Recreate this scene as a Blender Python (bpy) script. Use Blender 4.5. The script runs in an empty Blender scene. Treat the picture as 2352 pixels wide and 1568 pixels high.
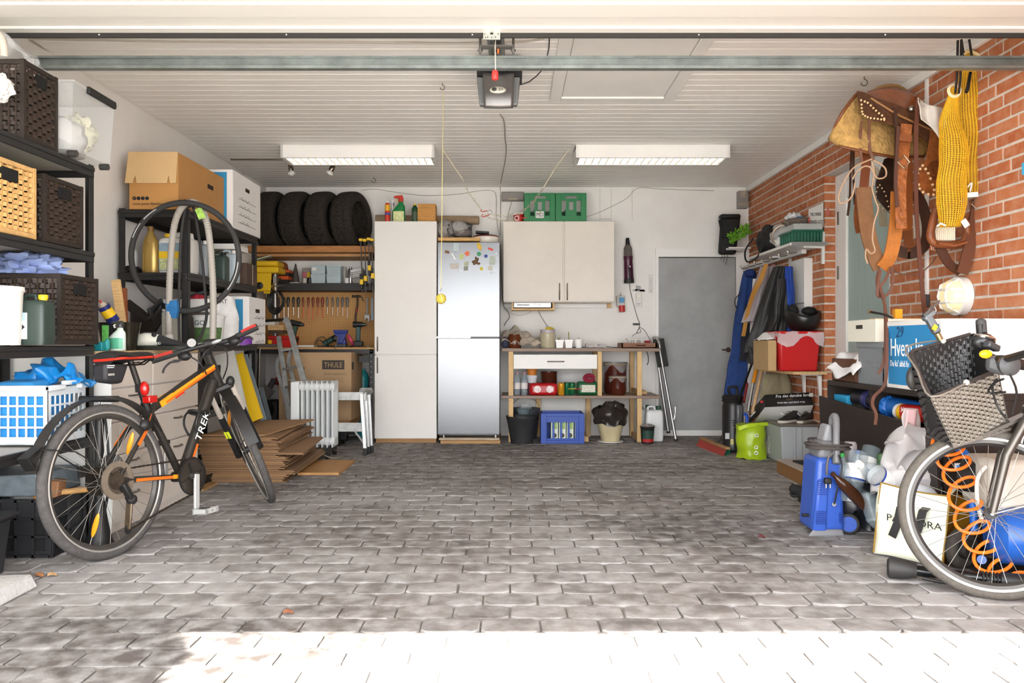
import bpy,math,random
from mathutils import Vector as V,Matrix as M,Euler
from math import sin,cos,pi,radians as rad
random.seed(11)
SC=bpy.context.scene
COL=SC.collection
# ------------------------------------------------------------------ camera, sky, sun, exposure
FPX,EYE=1790.0,0.97
cam=bpy.data.cameras.new('camera');camo=bpy.data.objects.new('camera',cam);COL.objects.link(camo)
camo.location=(0,0,EYE);camo.rotation_euler=(pi/2,0,0)
cam.sensor_width=36;cam.lens=FPX/2352*36;cam.clip_start=.05;cam.clip_end=200
SC.camera=camo
wd=bpy.data.worlds.new('world');SC.world=wd;wd.use_nodes=True
wn=wd.node_tree.nodes;bg=wn['Background']
bg.inputs[0].default_value=(.95,.97,1,1);bg.inputs[1].default_value=5.7
sun=bpy.data.lights.new('sun','SUN');suno=bpy.data.objects.new('sun',sun);COL.objects.link(suno)
sun.energy=15;sun.angle=rad(.6);sun.color=(1,.965,.91)
suno.rotation_euler=(rad(37.7),0,rad(-2))
SC.view_settings.view_transform='Standard';SC.view_settings.look='None'
SC.view_settings.gamma=1;SC.view_settings.exposure=.95;SC.view_settings.use_curve_mapping=False
TUBE_LIGHT=2.5

# ------------------------------------------------------------------ helpers
def P(px,py,d):return V(((px-1176)/FPX*d,d,EYE-(py-784)/FPX*d))
def X(px,d):return(px-1176)/FPX*d
def Z(py,d):return EYE-(py-784)/FPX*d
def lin(h):
    h=h.lstrip('#');r=[]
    for i in(0,2,4):
        c=int(h[i:i+2],16)/255
        r.append(c/12.92 if c<=.04045 else((c+.055)/1.055)**2.4)
    return r
MATS={}
def mat(h,rough=.55,metal=0,var=0,sc=6,bump=0,bs=60,alpha=1,trans=0,emit=0,coat=0,stretch=None,spec=.5,name=None,ior=1.45):
    key=(h,rough,metal,var,sc,bump,bs,alpha,trans,emit,coat,stretch,spec)
    if key in MATS:return MATS[key]
    m=bpy.data.materials.new(name or 'mat_'+h.strip('#'));m.use_nodes=True;MATS[key]=m
    nt=m.node_tree;n=nt.nodes;L=nt.links;b=n['Principled BSDF'];c=lin(h)
    I=b.inputs
    I['Base Color'].default_value=(*c,1);I['Roughness'].default_value=rough;I['Metallic'].default_value=metal
    I['Specular IOR Level'].default_value=spec;I['Alpha'].default_value=alpha;I['IOR'].default_value=ior
    I['Transmission Weight'].default_value=trans;I['Coat Weight'].default_value=coat
    if emit:I['Emission Color'].default_value=(*c,1);I['Emission Strength'].default_value=emit
    if var or bump:
        tc=n.new('ShaderNodeTexCoord');mp=n.new('ShaderNodeMapping');L.new(tc.outputs['Object'],mp.inputs[0])
        if stretch:mp.inputs['Scale'].default_value=stretch
        if var:
            t=n.new('ShaderNodeTexNoise');t.inputs['Scale'].default_value=sc;t.inputs['Detail'].default_value=5;t.inputs['Roughness'].default_value=.65
            L.new(mp.outputs[0],t.inputs['Vector'])
            r=n.new('ShaderNodeValToRGB');e=r.color_ramp.elements
            e[0].position=.3;e[1].position=.7
            e[0].color=(*[x*(1-var)for x in c],1);e[1].color=(*[min(1,x*(1+var*.6))for x in c],1)
            L.new(t.outputs['Fac'],r.inputs[0]);L.new(r.outputs[0],I['Base Color'])
        if bump:
            t2=n.new('ShaderNodeTexNoise');t2.inputs['Scale'].default_value=bs;t2.inputs['Detail'].default_value=3
            L.new(mp.outputs[0],t2.inputs['Vector'])
            bp=n.new('ShaderNodeBump');bp.inputs['Strength'].default_value=min(1,bump);bp.inputs['Distance'].default_value=.01
            L.new(t2.outputs['Fac'],bp.inputs['Height']);L.new(bp.outputs[0],I['Normal'])
    return m
def wood(h,sc=(3,30,30),var=.28,rough=.6):return mat(h,rough,0,var,3,.15,30,stretch=sc)
def metal(h,rough=.35,var=0):return mat(h,rough,1,var,20)
def wavemat(h,h2,scale,direction='X',rough=.5,bump=.4,metal=0):
    key=('wave',h,h2,scale,direction,rough,bump)
    if key in MATS:return MATS[key]
    m=mat(h,rough,metal).copy();MATS[key]=m;n=m.node_tree.nodes;L=m.node_tree.links;b=n['Principled BSDF']
    tc=n.new('ShaderNodeTexCoord');w=n.new('ShaderNodeTexWave');w.bands_direction=direction;w.inputs['Scale'].default_value=scale
    L.new(tc.outputs['Object'],w.inputs[0]);r=n.new('ShaderNodeValToRGB');e=r.color_ramp.elements
    e[0].color=(*lin(h2),1);e[1].color=(*lin(h),1);e[0].position=.2;e[1].position=.6
    L.new(w.outputs['Fac'],r.inputs[0]);L.new(r.outputs[0],b.inputs['Base Color'])
    bp=n.new('ShaderNodeBump');bp.inputs['Strength'].default_value=bump;bp.inputs['Distance'].default_value=.004
    L.new(w.outputs['Fac'],bp.inputs['Height']);L.new(bp.outputs[0],b.inputs['Normal'])
    return m
BLACK=mat('#1c1b1b',.5,name='black_plastic');RUB=mat('#262524',.85,0,.2,30,name='rubber');STEEL=mat('#2b2a2a',.42,.3,.15,12,name='black_steel')
CHROME=metal('#d8d8d8',.18);ALU=metal('#c9c9c8',.42,.12);GALV=metal('#a9adab',.45,.25)
WHITE=mat('#dddbd6',.5,name='white_plastic');CARD=mat('#b98d5c',.8,0,.1,5,name='cardboard');CARDD=mat('#9a7856',.85,0,.12,8,name='cardboard_edge')
PINE=wood('#d9b27c');PINEV=mat('#dcb780',.6,0,.2,3,.1,30,stretch=(25,25,2));GLASS=mat('#ffffff',.05,0,trans=1,name='clear_plastic')
FILM=mat('#e9ecee',.2,0,alpha=.22,spec=.8,name='plastic_film');PET=mat('#a9b8bf',.06,0,alpha=.26,spec=.9,name='pet_plastic')
INK=mat('#1d1d1d',.7,name='ink');WINK=mat('#f4f4f2',.6,name='white_print')
LEATHER=mat('#7a4322',.45,0,.3,14,.25,60,name='leather');LEATHD=mat('#45291b',.5,0,.3,14,.25,60,name='dark_leather');TAN=mat('#b06a2b',.45,0,.25,10,.2,60,name='tan_leather')

def rot(rx=0,ry=0,rz=0):return Euler((rad(rx),rad(ry),rad(rz))).to_matrix()
def basis(x,y,z):return M((x,y,z)).transposed()
def perp(a):
    a=a.normalized();u=a.cross(V((0,0,1)))
    if u.length<.01:u=V((1,0,0))
    u.normalize();return u,a.cross(u)
def rr(*a):return random.uniform(*a)

class B:
    """collects faces; build() links them as one mesh object"""
    def __init__(s):s.v=[];s.f=[];s.m=[];s.k=0
    def add(s,vs,fs):
        o=len(s.v);s.v+=[V(v)for v in vs];s.f+=[tuple(i+o for i in f)for f in fs];s.m+=[s.k]*len(fs);return s
    def box(s,c,d,R=None):
        c=V(c);x,y,z=[e/2 for e in d]
        vs=[V((a,b,e))for a in(-x,x)for b in(-y,y)for e in(-z,z)]
        if R:vs=[R@v for v in vs]
        return s.add([v+c for v in vs],[(0,1,3,2),(4,6,7,5),(0,4,5,1),(2,3,7,6),(0,2,6,4),(1,5,7,3)])
    def bx(s,x0,x1,y0,y1,z0,z1):return s.box(((x0+x1)/2,(y0+y1)/2,(z0+z1)/2),(abs(x1-x0),abs(y1-y0),abs(z1-z0)))
    def hexa(s,q):  # 8 corners: bottom 4 ccw, top 4 ccw
        return s.add(q,[(3,2,1,0),(4,5,6,7),(0,1,5,4),(1,2,6,5),(2,3,7,6),(3,0,4,7)])
    def bar(s,a,b,w,t,up=(0,0,1)):  # rectangular bar from a to b
        a=V(a);b=V(b);d=(b-a).normalized();u=V(up);sd=d.cross(u)
        if sd.length<1e-4:sd=d.cross(V((1,0,0)))
        sd.normalize();u=sd.cross(d)
        e=[p+sd*(i*w/2)+u*(j*t/2)for p in(a,b)for i,j in((-1,-1),(1,-1),(1,1),(-1,1))]
        return s.add(e,[(3,2,1,0),(4,5,6,7),(0,1,5,4),(1,2,6,5),(2,3,7,6),(3,0,4,7)])
    def cyl(s,a,b,r,r2=None,n=16,cap=True):return s.tube([a,b],r,n,rr=[r,r if r2 is None else r2],cap=cap)
    def tube(s,pts,r,n=8,closed=False,rr=None,cap=True):
        pts=[V(p)for p in pts];N=len(pts);o=len(s.v);u=None;vs=[]
        for i,p in enumerate(pts):
            a=pts[(i-1)%N]if closed or i else p;c=pts[(i+1)%N]if closed or i<N-1 else p
            t=(c-a)
            if t.length<1e-9:t=V((0,0,1))
            t.normalize()
            if u is None:u=perp(t)[0]
            u=u-t*u.dot(t)
            if u.length<1e-5:u=perp(t)[0]
            u.normalize();w=t.cross(u);q=rr[i]if rr else r
            vs+=[p+u*(q*cos(2*pi*j/n))+w*(q*sin(2*pi*j/n))for j in range(n)]
        fs=[(i*n+j,i*n+(j+1)%n,((i+1)%N)*n+(j+1)%n,((i+1)%N)*n+j)for i in range(N if closed else N-1)for j in range(n)]
        if cap and not closed:fs+=[tuple(range(n-1,-1,-1)),tuple((N-1)*n+j for j in range(n))]
        return s.add(vs,fs)
    def strap(s,pts,w,t,wd,taper=None):  # flat band; wd = width direction (vector or list)
        pts=[V(p)for p in pts];N=len(pts);vs=[]
        for i,p in enumerate(pts):
            a=pts[max(0,i-1)];c=pts[min(N-1,i+1)];d=(c-a).normalized();q=V(wd[i]if isinstance(wd,list)else wd)
            q=q-d*q.dot(d);q.normalize();nn=d.cross(q);ww=w*(taper[i]if taper else 1)
            vs+=[p+q*ww/2+nn*t/2,p-q*ww/2+nn*t/2,p-q*ww/2-nn*t/2,p+q*ww/2-nn*t/2]
        fs=[(i*4+j,i*4+(j+1)%4,i*4+4+(j+1)%4,i*4+4+j)for i in range(N-1)for j in range(4)]
        return s.add(vs,fs+[(3,2,1,0),tuple((N-1)*4+j for j in range(4))])
    def lathe(s,prof,c=(0,0,0),n=24,R=None,sx=1,sy=1,cap=True):
        c=V(c);vs=[];k=len(prof)
        for r,z in prof:
            for j in range(n):
                q=V((r*sx*cos(2*pi*j/n),r*sy*sin(2*pi*j/n),z));vs.append((R@q if R else q)+c)
        fs=[(i*n+j,i*n+(j+1)%n,i*n+n+(j+1)%n,i*n+n+j)for i in range(k-1)for j in range(n)]
        if not cap or k==2 and prof[0][0]==prof[1][0]:return s.add(vs,fs)
        if prof[0][0]>1e-5:fs.append(tuple(range(n-1,-1,-1)))
        if prof[-1][0]>1e-5:fs.append(tuple((k-1)*n+j for j in range(n)))
        return s.add(vs,fs)
    def shell(s,prof,c=(0,0,0),n=24,R=None,t=.003):  # open vessel: outer profile then inner
        inner=[(max(.001,r-t),z)for r,z in reversed(prof)];inner[-1]=(inner[-1][0],inner[-1][1]+t)
        return s.lathe([(0,prof[0][1])]+list(prof)+inner+[(0,inner[-1][1])],c,n,R)
    def sph(s,c,r,n=16,k=10,R=None,fn=None):
        c=V(c);r=V(r)if not isinstance(r,(int,float))else V((r,r,r));vs=[]
        for i in range(k+1):
            for j in range(n):
                a=pi*i/k;b=2*pi*j/n;q=V((sin(a)*cos(b),sin(a)*sin(b),cos(a)))
                if fn:q=q*fn(q)
                q=V((q.x*r.x,q.y*r.y,q.z*r.z));vs.append((R@q if R else q)+c)
        return s.add(vs,[(i*n+j,i*n+n+j,i*n+n+(j+1)%n,i*n+(j+1)%n)for i in range(k)for j in range(n)])
    def torus(s,c,ax,R,r,n=32,m=8,a0=0,a1=2*pi,sz=1):
        u,w=perp(V(ax));c=V(c);full=abs(a1-a0-2*pi)<1e-6;k=n if full else n+1
        return s.tube([c+u*(R*cos(a0+(a1-a0)*i/n))+w*(R*sz*sin(a0+(a1-a0)*i/n))for i in range(k)],r,m,closed=full)
    def grid(s,fn,nu,nv,cu=False,cv=False):
        vs=[V(fn(i/(nu if cu else nu-1),j/(nv if cv else nv-1)))for i in range(nu)for j in range(nv)]
        fs=[(i*nv+j,((i+1)%nu)*nv+j,((i+1)%nu)*nv+(j+1)%nv,i*nv+(j+1)%nv)for i in range(nu if cu else nu-1)for j in range(nv if cv else nv-1)]
        return s.add(vs,fs)
    def prism(s,poly,ext):  # polygon (3D pts) extruded by vector
        poly=[V(p)for p in poly];e=V(ext);n=len(poly)
        return s.add(poly+[p+e for p in poly],[tuple(range(n-1,-1,-1)),tuple(range(n,2*n))]+[(i,(i+1)%n,n+(i+1)%n,n+i)for i in range(n)])
    def text(s,st,size,c,R=None,ext=.0006,align='LEFT',sx=1,shear=0):
        cu=bpy.data.curves.new('lettering','FONT');cu.body=st;cu.size=size;cu.extrude=ext;cu.align_x=align;cu.resolution_u=2;cu.shear=shear
        o=bpy.data.objects.new('lettering',cu);me=o.to_mesh();c=V(c)
        if R is None:R=rot(90)
        s.add([R@V((v.co.x*sx,v.co.y,v.co.z))+c for v in me.vertices],[tuple(p.vertices)for p in me.polygons])
        o.to_mesh_clear();bpy.data.objects.remove(o);bpy.data.curves.remove(cu);return s
    def move(s,fn):s.v=[V(fn(v))for v in s.v];return s
    def build(s,name,m,par=None,smooth=True,bev=0,ang=38,local=False,seg=2,solid=0):
        vs=s.v;o=bpy.data.objects.new(name,None)if not vs else None
        if par is not None and not local:
            inv=MW[par].inverted();vs=[inv@v for v in vs]
        loc=V((0,0,0))
        if par is None:
            lo=[min(v[i]for v in vs)for i in range(3)];hi=[max(v[i]for v in vs)for i in range(3)]
            loc=V(((lo[0]+hi[0])/2,(lo[1]+hi[1])/2,lo[2]));vs=[v-loc for v in vs]
        me=bpy.data.meshes.new(name);me.from_pydata([tuple(v)for v in vs],[],s.f);me.validate()
        for q in(m if isinstance(m,(list,tuple))else[m]):me.materials.append(q)
        if max(s.m):
            if len(me.polygons)==len(s.m):me.polygons.foreach_set('material_index',s.m)
        if smooth:me.shade_smooth();me.set_sharp_from_angle(angle=rad(ang))
        o=bpy.data.objects.new(name,me);COL.objects.link(o);o.location=loc
        if par is not None:o.parent=par
        MW[o]=(MW[par]if par is not None else M.Identity(4))@M.Translation(loc)
        if bev:
            bm=o.modifiers.new('bevel','BEVEL');bm.width=bev;bm.segments=seg;bm.limit_method='ANGLE';bm.angle_limit=rad(40)
        if solid:
            sm=o.modifiers.new('solidify','SOLIDIFY');sm.thickness=solid;sm.offset=0
        return o
MW={}
def tag(o,label,cat,group=None,kind=None):
    o['label']=label;o['category']=cat
    if group:o['group']=group
    if kind:o['kind']=kind
    return o
def thing(name,label,cat,loc=(0,0,0),rz=0,group=None,R=None,kind=None):
    o=bpy.data.objects.new(name,None);COL.objects.link(o);o.empty_display_size=.05
    m=M.Translation(V(loc))@(R.to_4x4()if R else M.Rotation(rad(rz),4,'Z'));o.matrix_basis=m;MW[o]=m
    return tag(o,label,cat,group,kind)
def solo(b,name,m,label,cat,group=None,kind=None,**k):return tag(b.build(name,m,**k),label,cat,group,kind)
def struct(b,name,m,par=None,label=None,**k):
    o=b.build(name,m,par,**k)
    if par is None:
        o['kind']='structure'
        if label:o['label']=label
    return o
def copyto(o,loc,rz=None,label=None,group=None,par=None):
    c=o.copy();COL.objects.link(c)
    if par is None:c.location=loc
    else:c.parent=par
    if rz is not None:c.rotation_euler=(0,0,rad(rz))
    if label:c['label']=label
    if group:c['group']=group
    MW[c]=M.Translation(V(loc))
    for ch in[q for q in o.children]:
        k=ch.copy();COL.objects.link(k);k.parent=c
        for g in[q for q in ch.children]:
            e=g.copy();COL.objects.link(e);e.parent=k
    return c
def blob(c,r,seed=0,amp=.2,fr=2.5,n=28,k=18,flat=None,R=None):
    """lumpy, creased soft shape"""
    from mathutils import noise
    b=B();off=V((seed*3.7,seed*1.3,seed*2.1))
    def fn(q):
        w=noise.noise(q*fr+off)*amp+abs(noise.noise(q*fr*2.3+off))*amp*.5
        return 1+w
    b.sph(c,r,n,k,R,fn)
    if flat is not None:b.move(lambda v:V((v.x,v.y,max(v.z,flat))))
    return b
def ncrumple(v,s,a,seed=0):
    from mathutils import noise
    q=v*s+V((seed,seed*2.3,-seed));return v+V((noise.noise(q),noise.noise(q+V((9,3,1))),noise.noise(q+V((2,8,5)))))*a
# ================================================================== the room
XL,XR,YB,CEIL,YF=-2.54,2.44,8.04,2.56,1.15
# --- materials of the shell
def paver_mat():
    m=bpy.data.materials.new('paver');m.use_nodes=True;n=m.node_tree.nodes;L=m.node_tree.links;b=n['Principled BSDF']
    b.inputs['Roughness'].default_value=.85
    g=n.new('ShaderNodeNewGeometry');oi=n.new('ShaderNodeObjectInfo')
    ad=n.new('ShaderNodeMath');ad.operation='ADD';L.new(g.outputs['Random Per Island'],ad.inputs[0]);L.new(oi.outputs['Random'],ad.inputs[1])
    fr=n.new('ShaderNodeMath');fr.operation='FRACT';L.new(ad.outputs[0],fr.inputs[0])
    r=n.new('ShaderNodeValToRGB');e=r.color_ramp.elements
    e[0].color=(*lin('#7b7673'),1);e[1].color=(*lin('#9b9795'),1);L.new(fr.outputs[0],r.inputs[0])
    # large worn / damp patches in world space
    t=n.new('ShaderNodeTexNoise');t.inputs['Scale'].default_value=.8;t.inputs['Detail'].default_value=4;L.new(g.outputs['Position'],t.inputs['Vector'])
    r2=n.new('ShaderNodeValToRGB');r2.color_ramp.elements[0].position=.42;r2.color_ramp.elements[1].position=.62
    r2.color_ramp.elements[0].color=(*lin('#c6bfba'),1);r2.color_ramp.elements[1].color=(1,1,1,1);L.new(t.outputs['Fac'],r2.inputs[0])
    mx=n.new('ShaderNodeMix');mx.data_type='RGBA';mx.blend_type='MULTIPLY';mx.inputs[0].default_value=1
    L.new(r.outputs[0],mx.inputs[6]);L.new(r2.outputs[0],mx.inputs[7]);cur=mx.outputs[2]
    # oil-dark stains with a shape of their own (world positions, sizes)
    for(sx,sy,wx,wy,amt)in((1.05,4.05,.68,.52,.72),(-1.3,2.45,1.0,.42,.78),(-.75,3.05,.5,.2,.25),(.2,5.9,1.2,.5,.2),(1.2,5.2,.8,.6,.2),(-1.0,6.6,1.6,.8,.3)):
        vm=n.new('ShaderNodeVectorMath');vm.operation='SUBTRACT';vm.inputs[1].default_value=(sx,sy,0);L.new(g.outputs['Position'],vm.inputs[0])
        vs=n.new('ShaderNodeVectorMath');vs.operation='MULTIPLY';vs.inputs[1].default_value=(1/wx,1/wy,0);L.new(vm.outputs[0],vs.inputs[0])
        ln=n.new('ShaderNodeVectorMath');ln.operation='LENGTH';L.new(vs.outputs[0],ln.inputs[0])
        t3=n.new('ShaderNodeTexNoise');t3.inputs['Scale'].default_value=5;L.new(g.outputs['Position'],t3.inputs['Vector'])
        s1=n.new('ShaderNodeMath');s1.operation='MULTIPLY_ADD';s1.inputs[1].default_value=1.3;L.new(t3.outputs['Fac'],s1.inputs[0]);L.new(ln.outputs['Value'],s1.inputs[2])
        mr=n.new('ShaderNodeMapRange');mr.inputs[1].default_value=1.25;mr.inputs[2].default_value=1.65;mr.inputs[3].default_value=amt;mr.inputs[4].default_value=0;L.new(s1.outputs[0],mr.inputs[0])
        m2=n.new('ShaderNodeMix');m2.data_type='RGBA';m2.inputs[7].default_value=(*lin('#423a35'),1);L.new(mr.outputs[0],m2.inputs[0]);L.new(cur,m2.inputs[6]);cur=m2.outputs[2]
    # fine mottling / lime bloom
    t4=n.new('ShaderNodeTexNoise');t4.inputs['Scale'].default_value=14;t4.inputs['Detail'].default_value=7;L.new(g.outputs['Position'],t4.inputs['Vector'])
    mr=n.new('ShaderNodeMapRange');mr.inputs[1].default_value=.38;mr.inputs[2].default_value=.72;mr.inputs[3].default_value=0;mr.inputs[4].default_value=.5;L.new(t4.outputs['Fac'],mr.inputs[0])
    m3=n.new('ShaderNodeMix');m3.data_type='RGBA';m3.inputs[7].default_value=(*lin('#b9b6b4'),1);L.new(mr.outputs[0],m3.inputs[0]);L.new(cur,m3.inputs[6]);L.new(m3.outputs[2],b.inputs['Base Color'])
    t5=n.new('ShaderNodeTexNoise');t5.inputs['Scale'].default_value=90;t5.inputs['Detail'].default_value=6;L.new(g.outputs['Position'],t5.inputs['Vector'])
    bp=n.new('ShaderNodeBump');bp.inputs['Strength'].default_value=.35;bp.inputs['Distance'].default_value=.006;L.new(t5.outputs['Fac'],bp.inputs['Height']);L.new(bp.outputs[0],b.inputs['Normal'])
    return m
PAVER=paver_mat()
def brick_mat():
    m=bpy.data.materials.new('brick');m.use_nodes=True;n=m.node_tree.nodes;L=m.node_tree.links;b=n['Principled BSDF'];b.inputs['Roughness'].default_value=.9
    g=n.new('ShaderNodeNewGeometry');oi=n.new('ShaderNodeObjectInfo')
    ad=n.new('ShaderNodeMath');ad.operation='ADD';L.new(g.outputs['Random Per Island'],ad.inputs[0]);L.new(oi.outputs['Random'],ad.inputs[1])
    fr=n.new('ShaderNodeMath');fr.operation='FRACT';L.new(ad.outputs[0],fr.inputs[0])
    r=n.new('ShaderNodeValToRGB');e=r.color_ramp.elements;e[0].color=(*lin('#a5582f'),1);e[1].color=(*lin('#b9744c'),1);L.new(fr.outputs[0],r.inputs[0])
    t=n.new('ShaderNodeTexNoise');t.inputs['Scale'].default_value=16;t.inputs['Detail'].default_value=7;L.new(g.outputs['Position'],t.inputs['Vector'])
    mr=n.new('ShaderNodeMapRange');mr.inputs[1].default_value=.4;mr.inputs[2].default_value=.75;mr.inputs[4].default_value=.45;L.new(t.outputs['Fac'],mr.inputs[0])
    mx=n.new('ShaderNodeMix');mx.data_type='RGBA';mx.inputs[7].default_value=(*lin('#cc9c7c'),1);L.new(mr.outputs[0],mx.inputs[0]);L.new(r.outputs[0],mx.inputs[6]);L.new(mx.outputs[2],b.inputs['Base Color'])
    t5=n.new('ShaderNodeTexNoise');t5.inputs['Scale'].default_value=60;t5.inputs['Detail'].default_value=5;L.new(g.outputs['Position'],t5.inputs['Vector'])
    bp=n.new('ShaderNodeBump');bp.inputs['Strength'].default_value=.4;bp.inputs['Distance'].default_value=.006;L.new(t5.outputs['Fac'],bp.inputs['Height']);L.new(bp.outputs[0],b.inputs['Normal'])
    return m
BRICK=brick_mat();MORTAR=mat('#cdc3b8',.95,0,.15,20,.3,90,name='mortar')
PLASTER=mat('#e9e6e1',.8,0,.05,3,.08,40,name='white_plaster')
PLANKM=mat('#faf6f1',.55,0,.1,2.2,.1,14,stretch=(1,12,12),name='painted_plank');WPAINT=mat('#edebe7',.45,0,.04,4,name='white_paint')
SAND=mat('#7f7870',.95,0,.35,25,.3,80,name='joint_sand')
# --- floor of pavers
fl=struct(B().bx(XL-.3,XR+.3,1.0,YB+.2,-.05,-.009),'floor',SAND,label='grey concrete paving stones laid in running bond')
struct(B().bx(-9,9,-9,1.0,-.06,-.004),'ground',mat('#b9b4ac',.9,0,.15,3),label='sunlit paved driveway outside the garage')
PD,PL=.1357,.2035
def paver_mesh(seed):
    random.seed(seed);b=B();hx,hy=PL/2-.0028,PD/2-.0028;c=.022
    ring=[(hx-c,-hy),(hx,-hy+c),(hx,hy-c),(hx-c,hy),(-hx+c,hy),(-hx,hy-c),(-hx,-hy+c),(-hx+c,-hy)]
    j=lambda:rr(-.002,.002)
    top=[(x*.955+j(),y*.94+j(),rr(-.0006,.0006))for x,y in ring];mid=[(x+j(),y+j(),-.003)for x,y in ring];bot=[(x,y,-.03)for x,y in ring]
    b.add(top+mid+bot,[tuple(range(8))]+[(8+i,8+(i+1)%8,(i+1)%8,i)for i in range(8)]+[(16+i,16+(i+1)%8,8+(i+1)%8,8+i)for i in range(8)])
    return b
pav=[paver_mesh(i)for i in range(6)]
cells=[]
for k in range(-8,41):
    y=2.598+(k+.5)*PD
    if y>YB-.05:break
    off=-.108 if k%2==0 else-.008
    for i in range(-13,14):
        x=off+(i+.5)*PL
        if XL-.05<x<XR+.05:cells.append((x,y))
vis=sorted((c for c in cells if c[1]>2.15 and abs(c[0])<1176/FPX*c[1]+.1),key=lambda c:c[1])
near=set(vis[:296]);rest=B();protos=[None]*6;random.seed(5)
for c in cells:
    q=random.randrange(6);dz=rr(-.002,.002)
    if c in near:
        if protos[q]is None:
            o=pav[q].build('paver',PAVER,fl,local=True,ang=25);protos[q]=o
        else:
            o=protos[q].copy();COL.objects.link(o)
        o.location=V((c[0],c[1],dz))-MW[fl].translation;o.rotation_euler=(0,0,rr(-.008,.008))
    else:
        rest.add([v+V((c[0],c[1],dz))for v in pav[q].v],pav[q].f)
o=rest.build('distant_pavers',PAVER,fl,ang=25);o['kind']='stuff'
# --- walls
struct(B().bx(XL-.2,XL,YF,YB+.2,0,CEIL+.1),'wall_left',PLASTER,label='white painted left garage wall')
DX0,DX1,DH=X(1508,YB),X(1692,YB),Z(572,YB)
b=B();b.bx(XL,DX0,YB,YB+.2,0,CEIL+.1);b.bx(DX1,XR+.2,YB,YB+.2,0,CEIL+.1);b.bx(DX0,DX1,YB,YB+.2,DH,CEIL+.1);b.bx(DX0,DX1,YB+.1,YB+.2,0,DH)
wb=struct(b,'wall_back',PLASTER,label='white panelled rear wall',smooth=False)
b=B()
for px in(1150,1378,1404,1452):b.box((X(px,YB),YB-.001,Z(505,YB)+.16),(.006,.004,.33))
b.box((X(1391,YB),YB-.001,Z(503,YB)),(.12,.004,.006));b.build('panel_seam',mat('#cfcac4',.8),wb)
# right brick wall with side door opening
OY0,OY1,OZ0,OZ1=5.03,6.09,.10,2.255
b=B();x0,x1=XR+.0035,XR+.24
b.bx(x0,x1,YF,OY0-.002,-.02,CEIL+.1);b.bx(x0,x1,OY1+.002,YB+.2,-.02,CEIL+.1);b.bx(x0,x1,OY0-.01,OY1+.01,OZ1+.008,CEIL+.1);b.bx(x0,x1,OY0-.01,OY1+.01,-.02,OZ0)
wr=struct(b,'wall_right',MORTAR,label='orange brick side wall with pale mortar',smooth=False)
bricks=[];CH=.0667
for k in range(39):
    z=k*CH+CH/2;y=2.2+(.3 if k%2 else 0)+(.12 if k%4>1 else 0)-.6;i=0
    while y<YB:
        Ln=.1065 if i%3==2 else .2265
        y0,y1=y,min(y+Ln,YB-.002);i+=1;y+=Ln+.0135
        segs=[(y0,y1)]
        if z>OZ0 and z<OZ1+.02:
            segs=[]
            if y0<OY0:segs.append((y0,min(y1,OY0)))
            if y1>OY1:segs.append((max(y0,OY1),y1))
        for a,c in segs:
            if OY1<a<OY1+.06:a=OY1
            if OY0-.06<c<OY0:c=OY0
            if c-a>.004 and a>YF:bricks.append((a,c,z))
def brick_verts(ln,d):return B().box((0,0,0),(.1,ln,CH-.0135))
rk=sorted([q for q in bricks if q[1]<7.9 and abs(XR/q[0]*FPX)<1200 and abs((q[2]-EYE)/q[0]*FPX)<790],key=lambda q:q[0])
nearb=set(rk[:296]);rest=B();pm={}
random.seed(3)
for q in bricks:
    ln=round(q[1]-q[0],3);c=V((XR+.05+rr(-.002,.002),(q[0]+q[1])/2,q[2]+rr(-.0015,.0015)))
    if q in nearb:
        if ln not in pm:
            o=brick_verts(ln,.1).build('brick',BRICK,wr,local=True,smooth=False);pm[ln]=o
        else:o=pm[ln].copy();COL.objects.link(o)
        o.location=c-MW[wr].translation;o.rotation_euler=(0,0,rr(-.004,.004))
    else:
        rest.box(c,(.1,ln,CH-.0135))
o=rest.build('distant_bricks',BRICK,wr,smooth=False);o['kind']='stuff'
# --- front of the garage: posts and header over the opening (behind the camera)
struct(B().bx(XL-.2,-2.42,YF-.25,YF,0,CEIL+.1).bx(2.4,XR+.24,YF-.25,YF,0,CEIL+.1).bx(-2.42,2.4,YF-.25,YF,2.2,CEIL+.1),'wall_front',PLASTER,smooth=False,label='front wall around the garage opening')
# --- ceiling planks
ce=struct(B().bx(XL-.2,XR+.24,YF-.3,YB+.2,CEIL+.018,CEIL+.12),'ceiling',mat('#c9c3bc',.9),label='white painted plank ceiling')
pl=B().box((0,0,0),(XR-XL,.0975,.02));y=YB-.05;first=None
HX0,HX1,HY1=.245,1.06,5.12
while y>1.2:
    if first is None:o=first=pl.build('plank',PLANKM,ce,local=True,bev=.004,seg=1)
    else:o=first.copy();COL.objects.link(o)
    o.location=V(((XL+XR)/2,y,CEIL+.01+rr(0,.001)))-MW[ce].translation;y-=.1
hat=thing('ceiling_hatch','white framed attic hatch set in the plank ceiling','hatch',((HX0+HX1)/2,4.3,CEIL-.03))
B().bx(HX0,HX0+.075,3.4,HY1,CEIL-.018,CEIL+.005).build('frame',WPAINT,hat,bev=.004);B().bx(HX1-.075,HX1,3.4,HY1,CEIL-.018,CEIL+.005).build('frame',WPAINT,hat,bev=.004)
B().bx(HX0+.075,HX1-.075,HY1-.075,HY1,CEIL-.018,CEIL+.005).build('frame',WPAINT,hat,bev=.004);B().bx(HX0+.08,HX1-.08,3.4,HY1-.08,CEIL-.008,CEIL+.005).build('panel',WPAINT,hat)
struct(B().bx(XR-.03,XR,2.2,YB,CEIL-.055,CEIL),'trim_1',WPAINT,label='white ceiling trim above the brick wall',bev=.004)
struct(B().bx(DX0-.02,DX1+.02,YB-.015,YB,0,.055),'baseboard_back',WPAINT,label='white board along the rear door sill')
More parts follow.
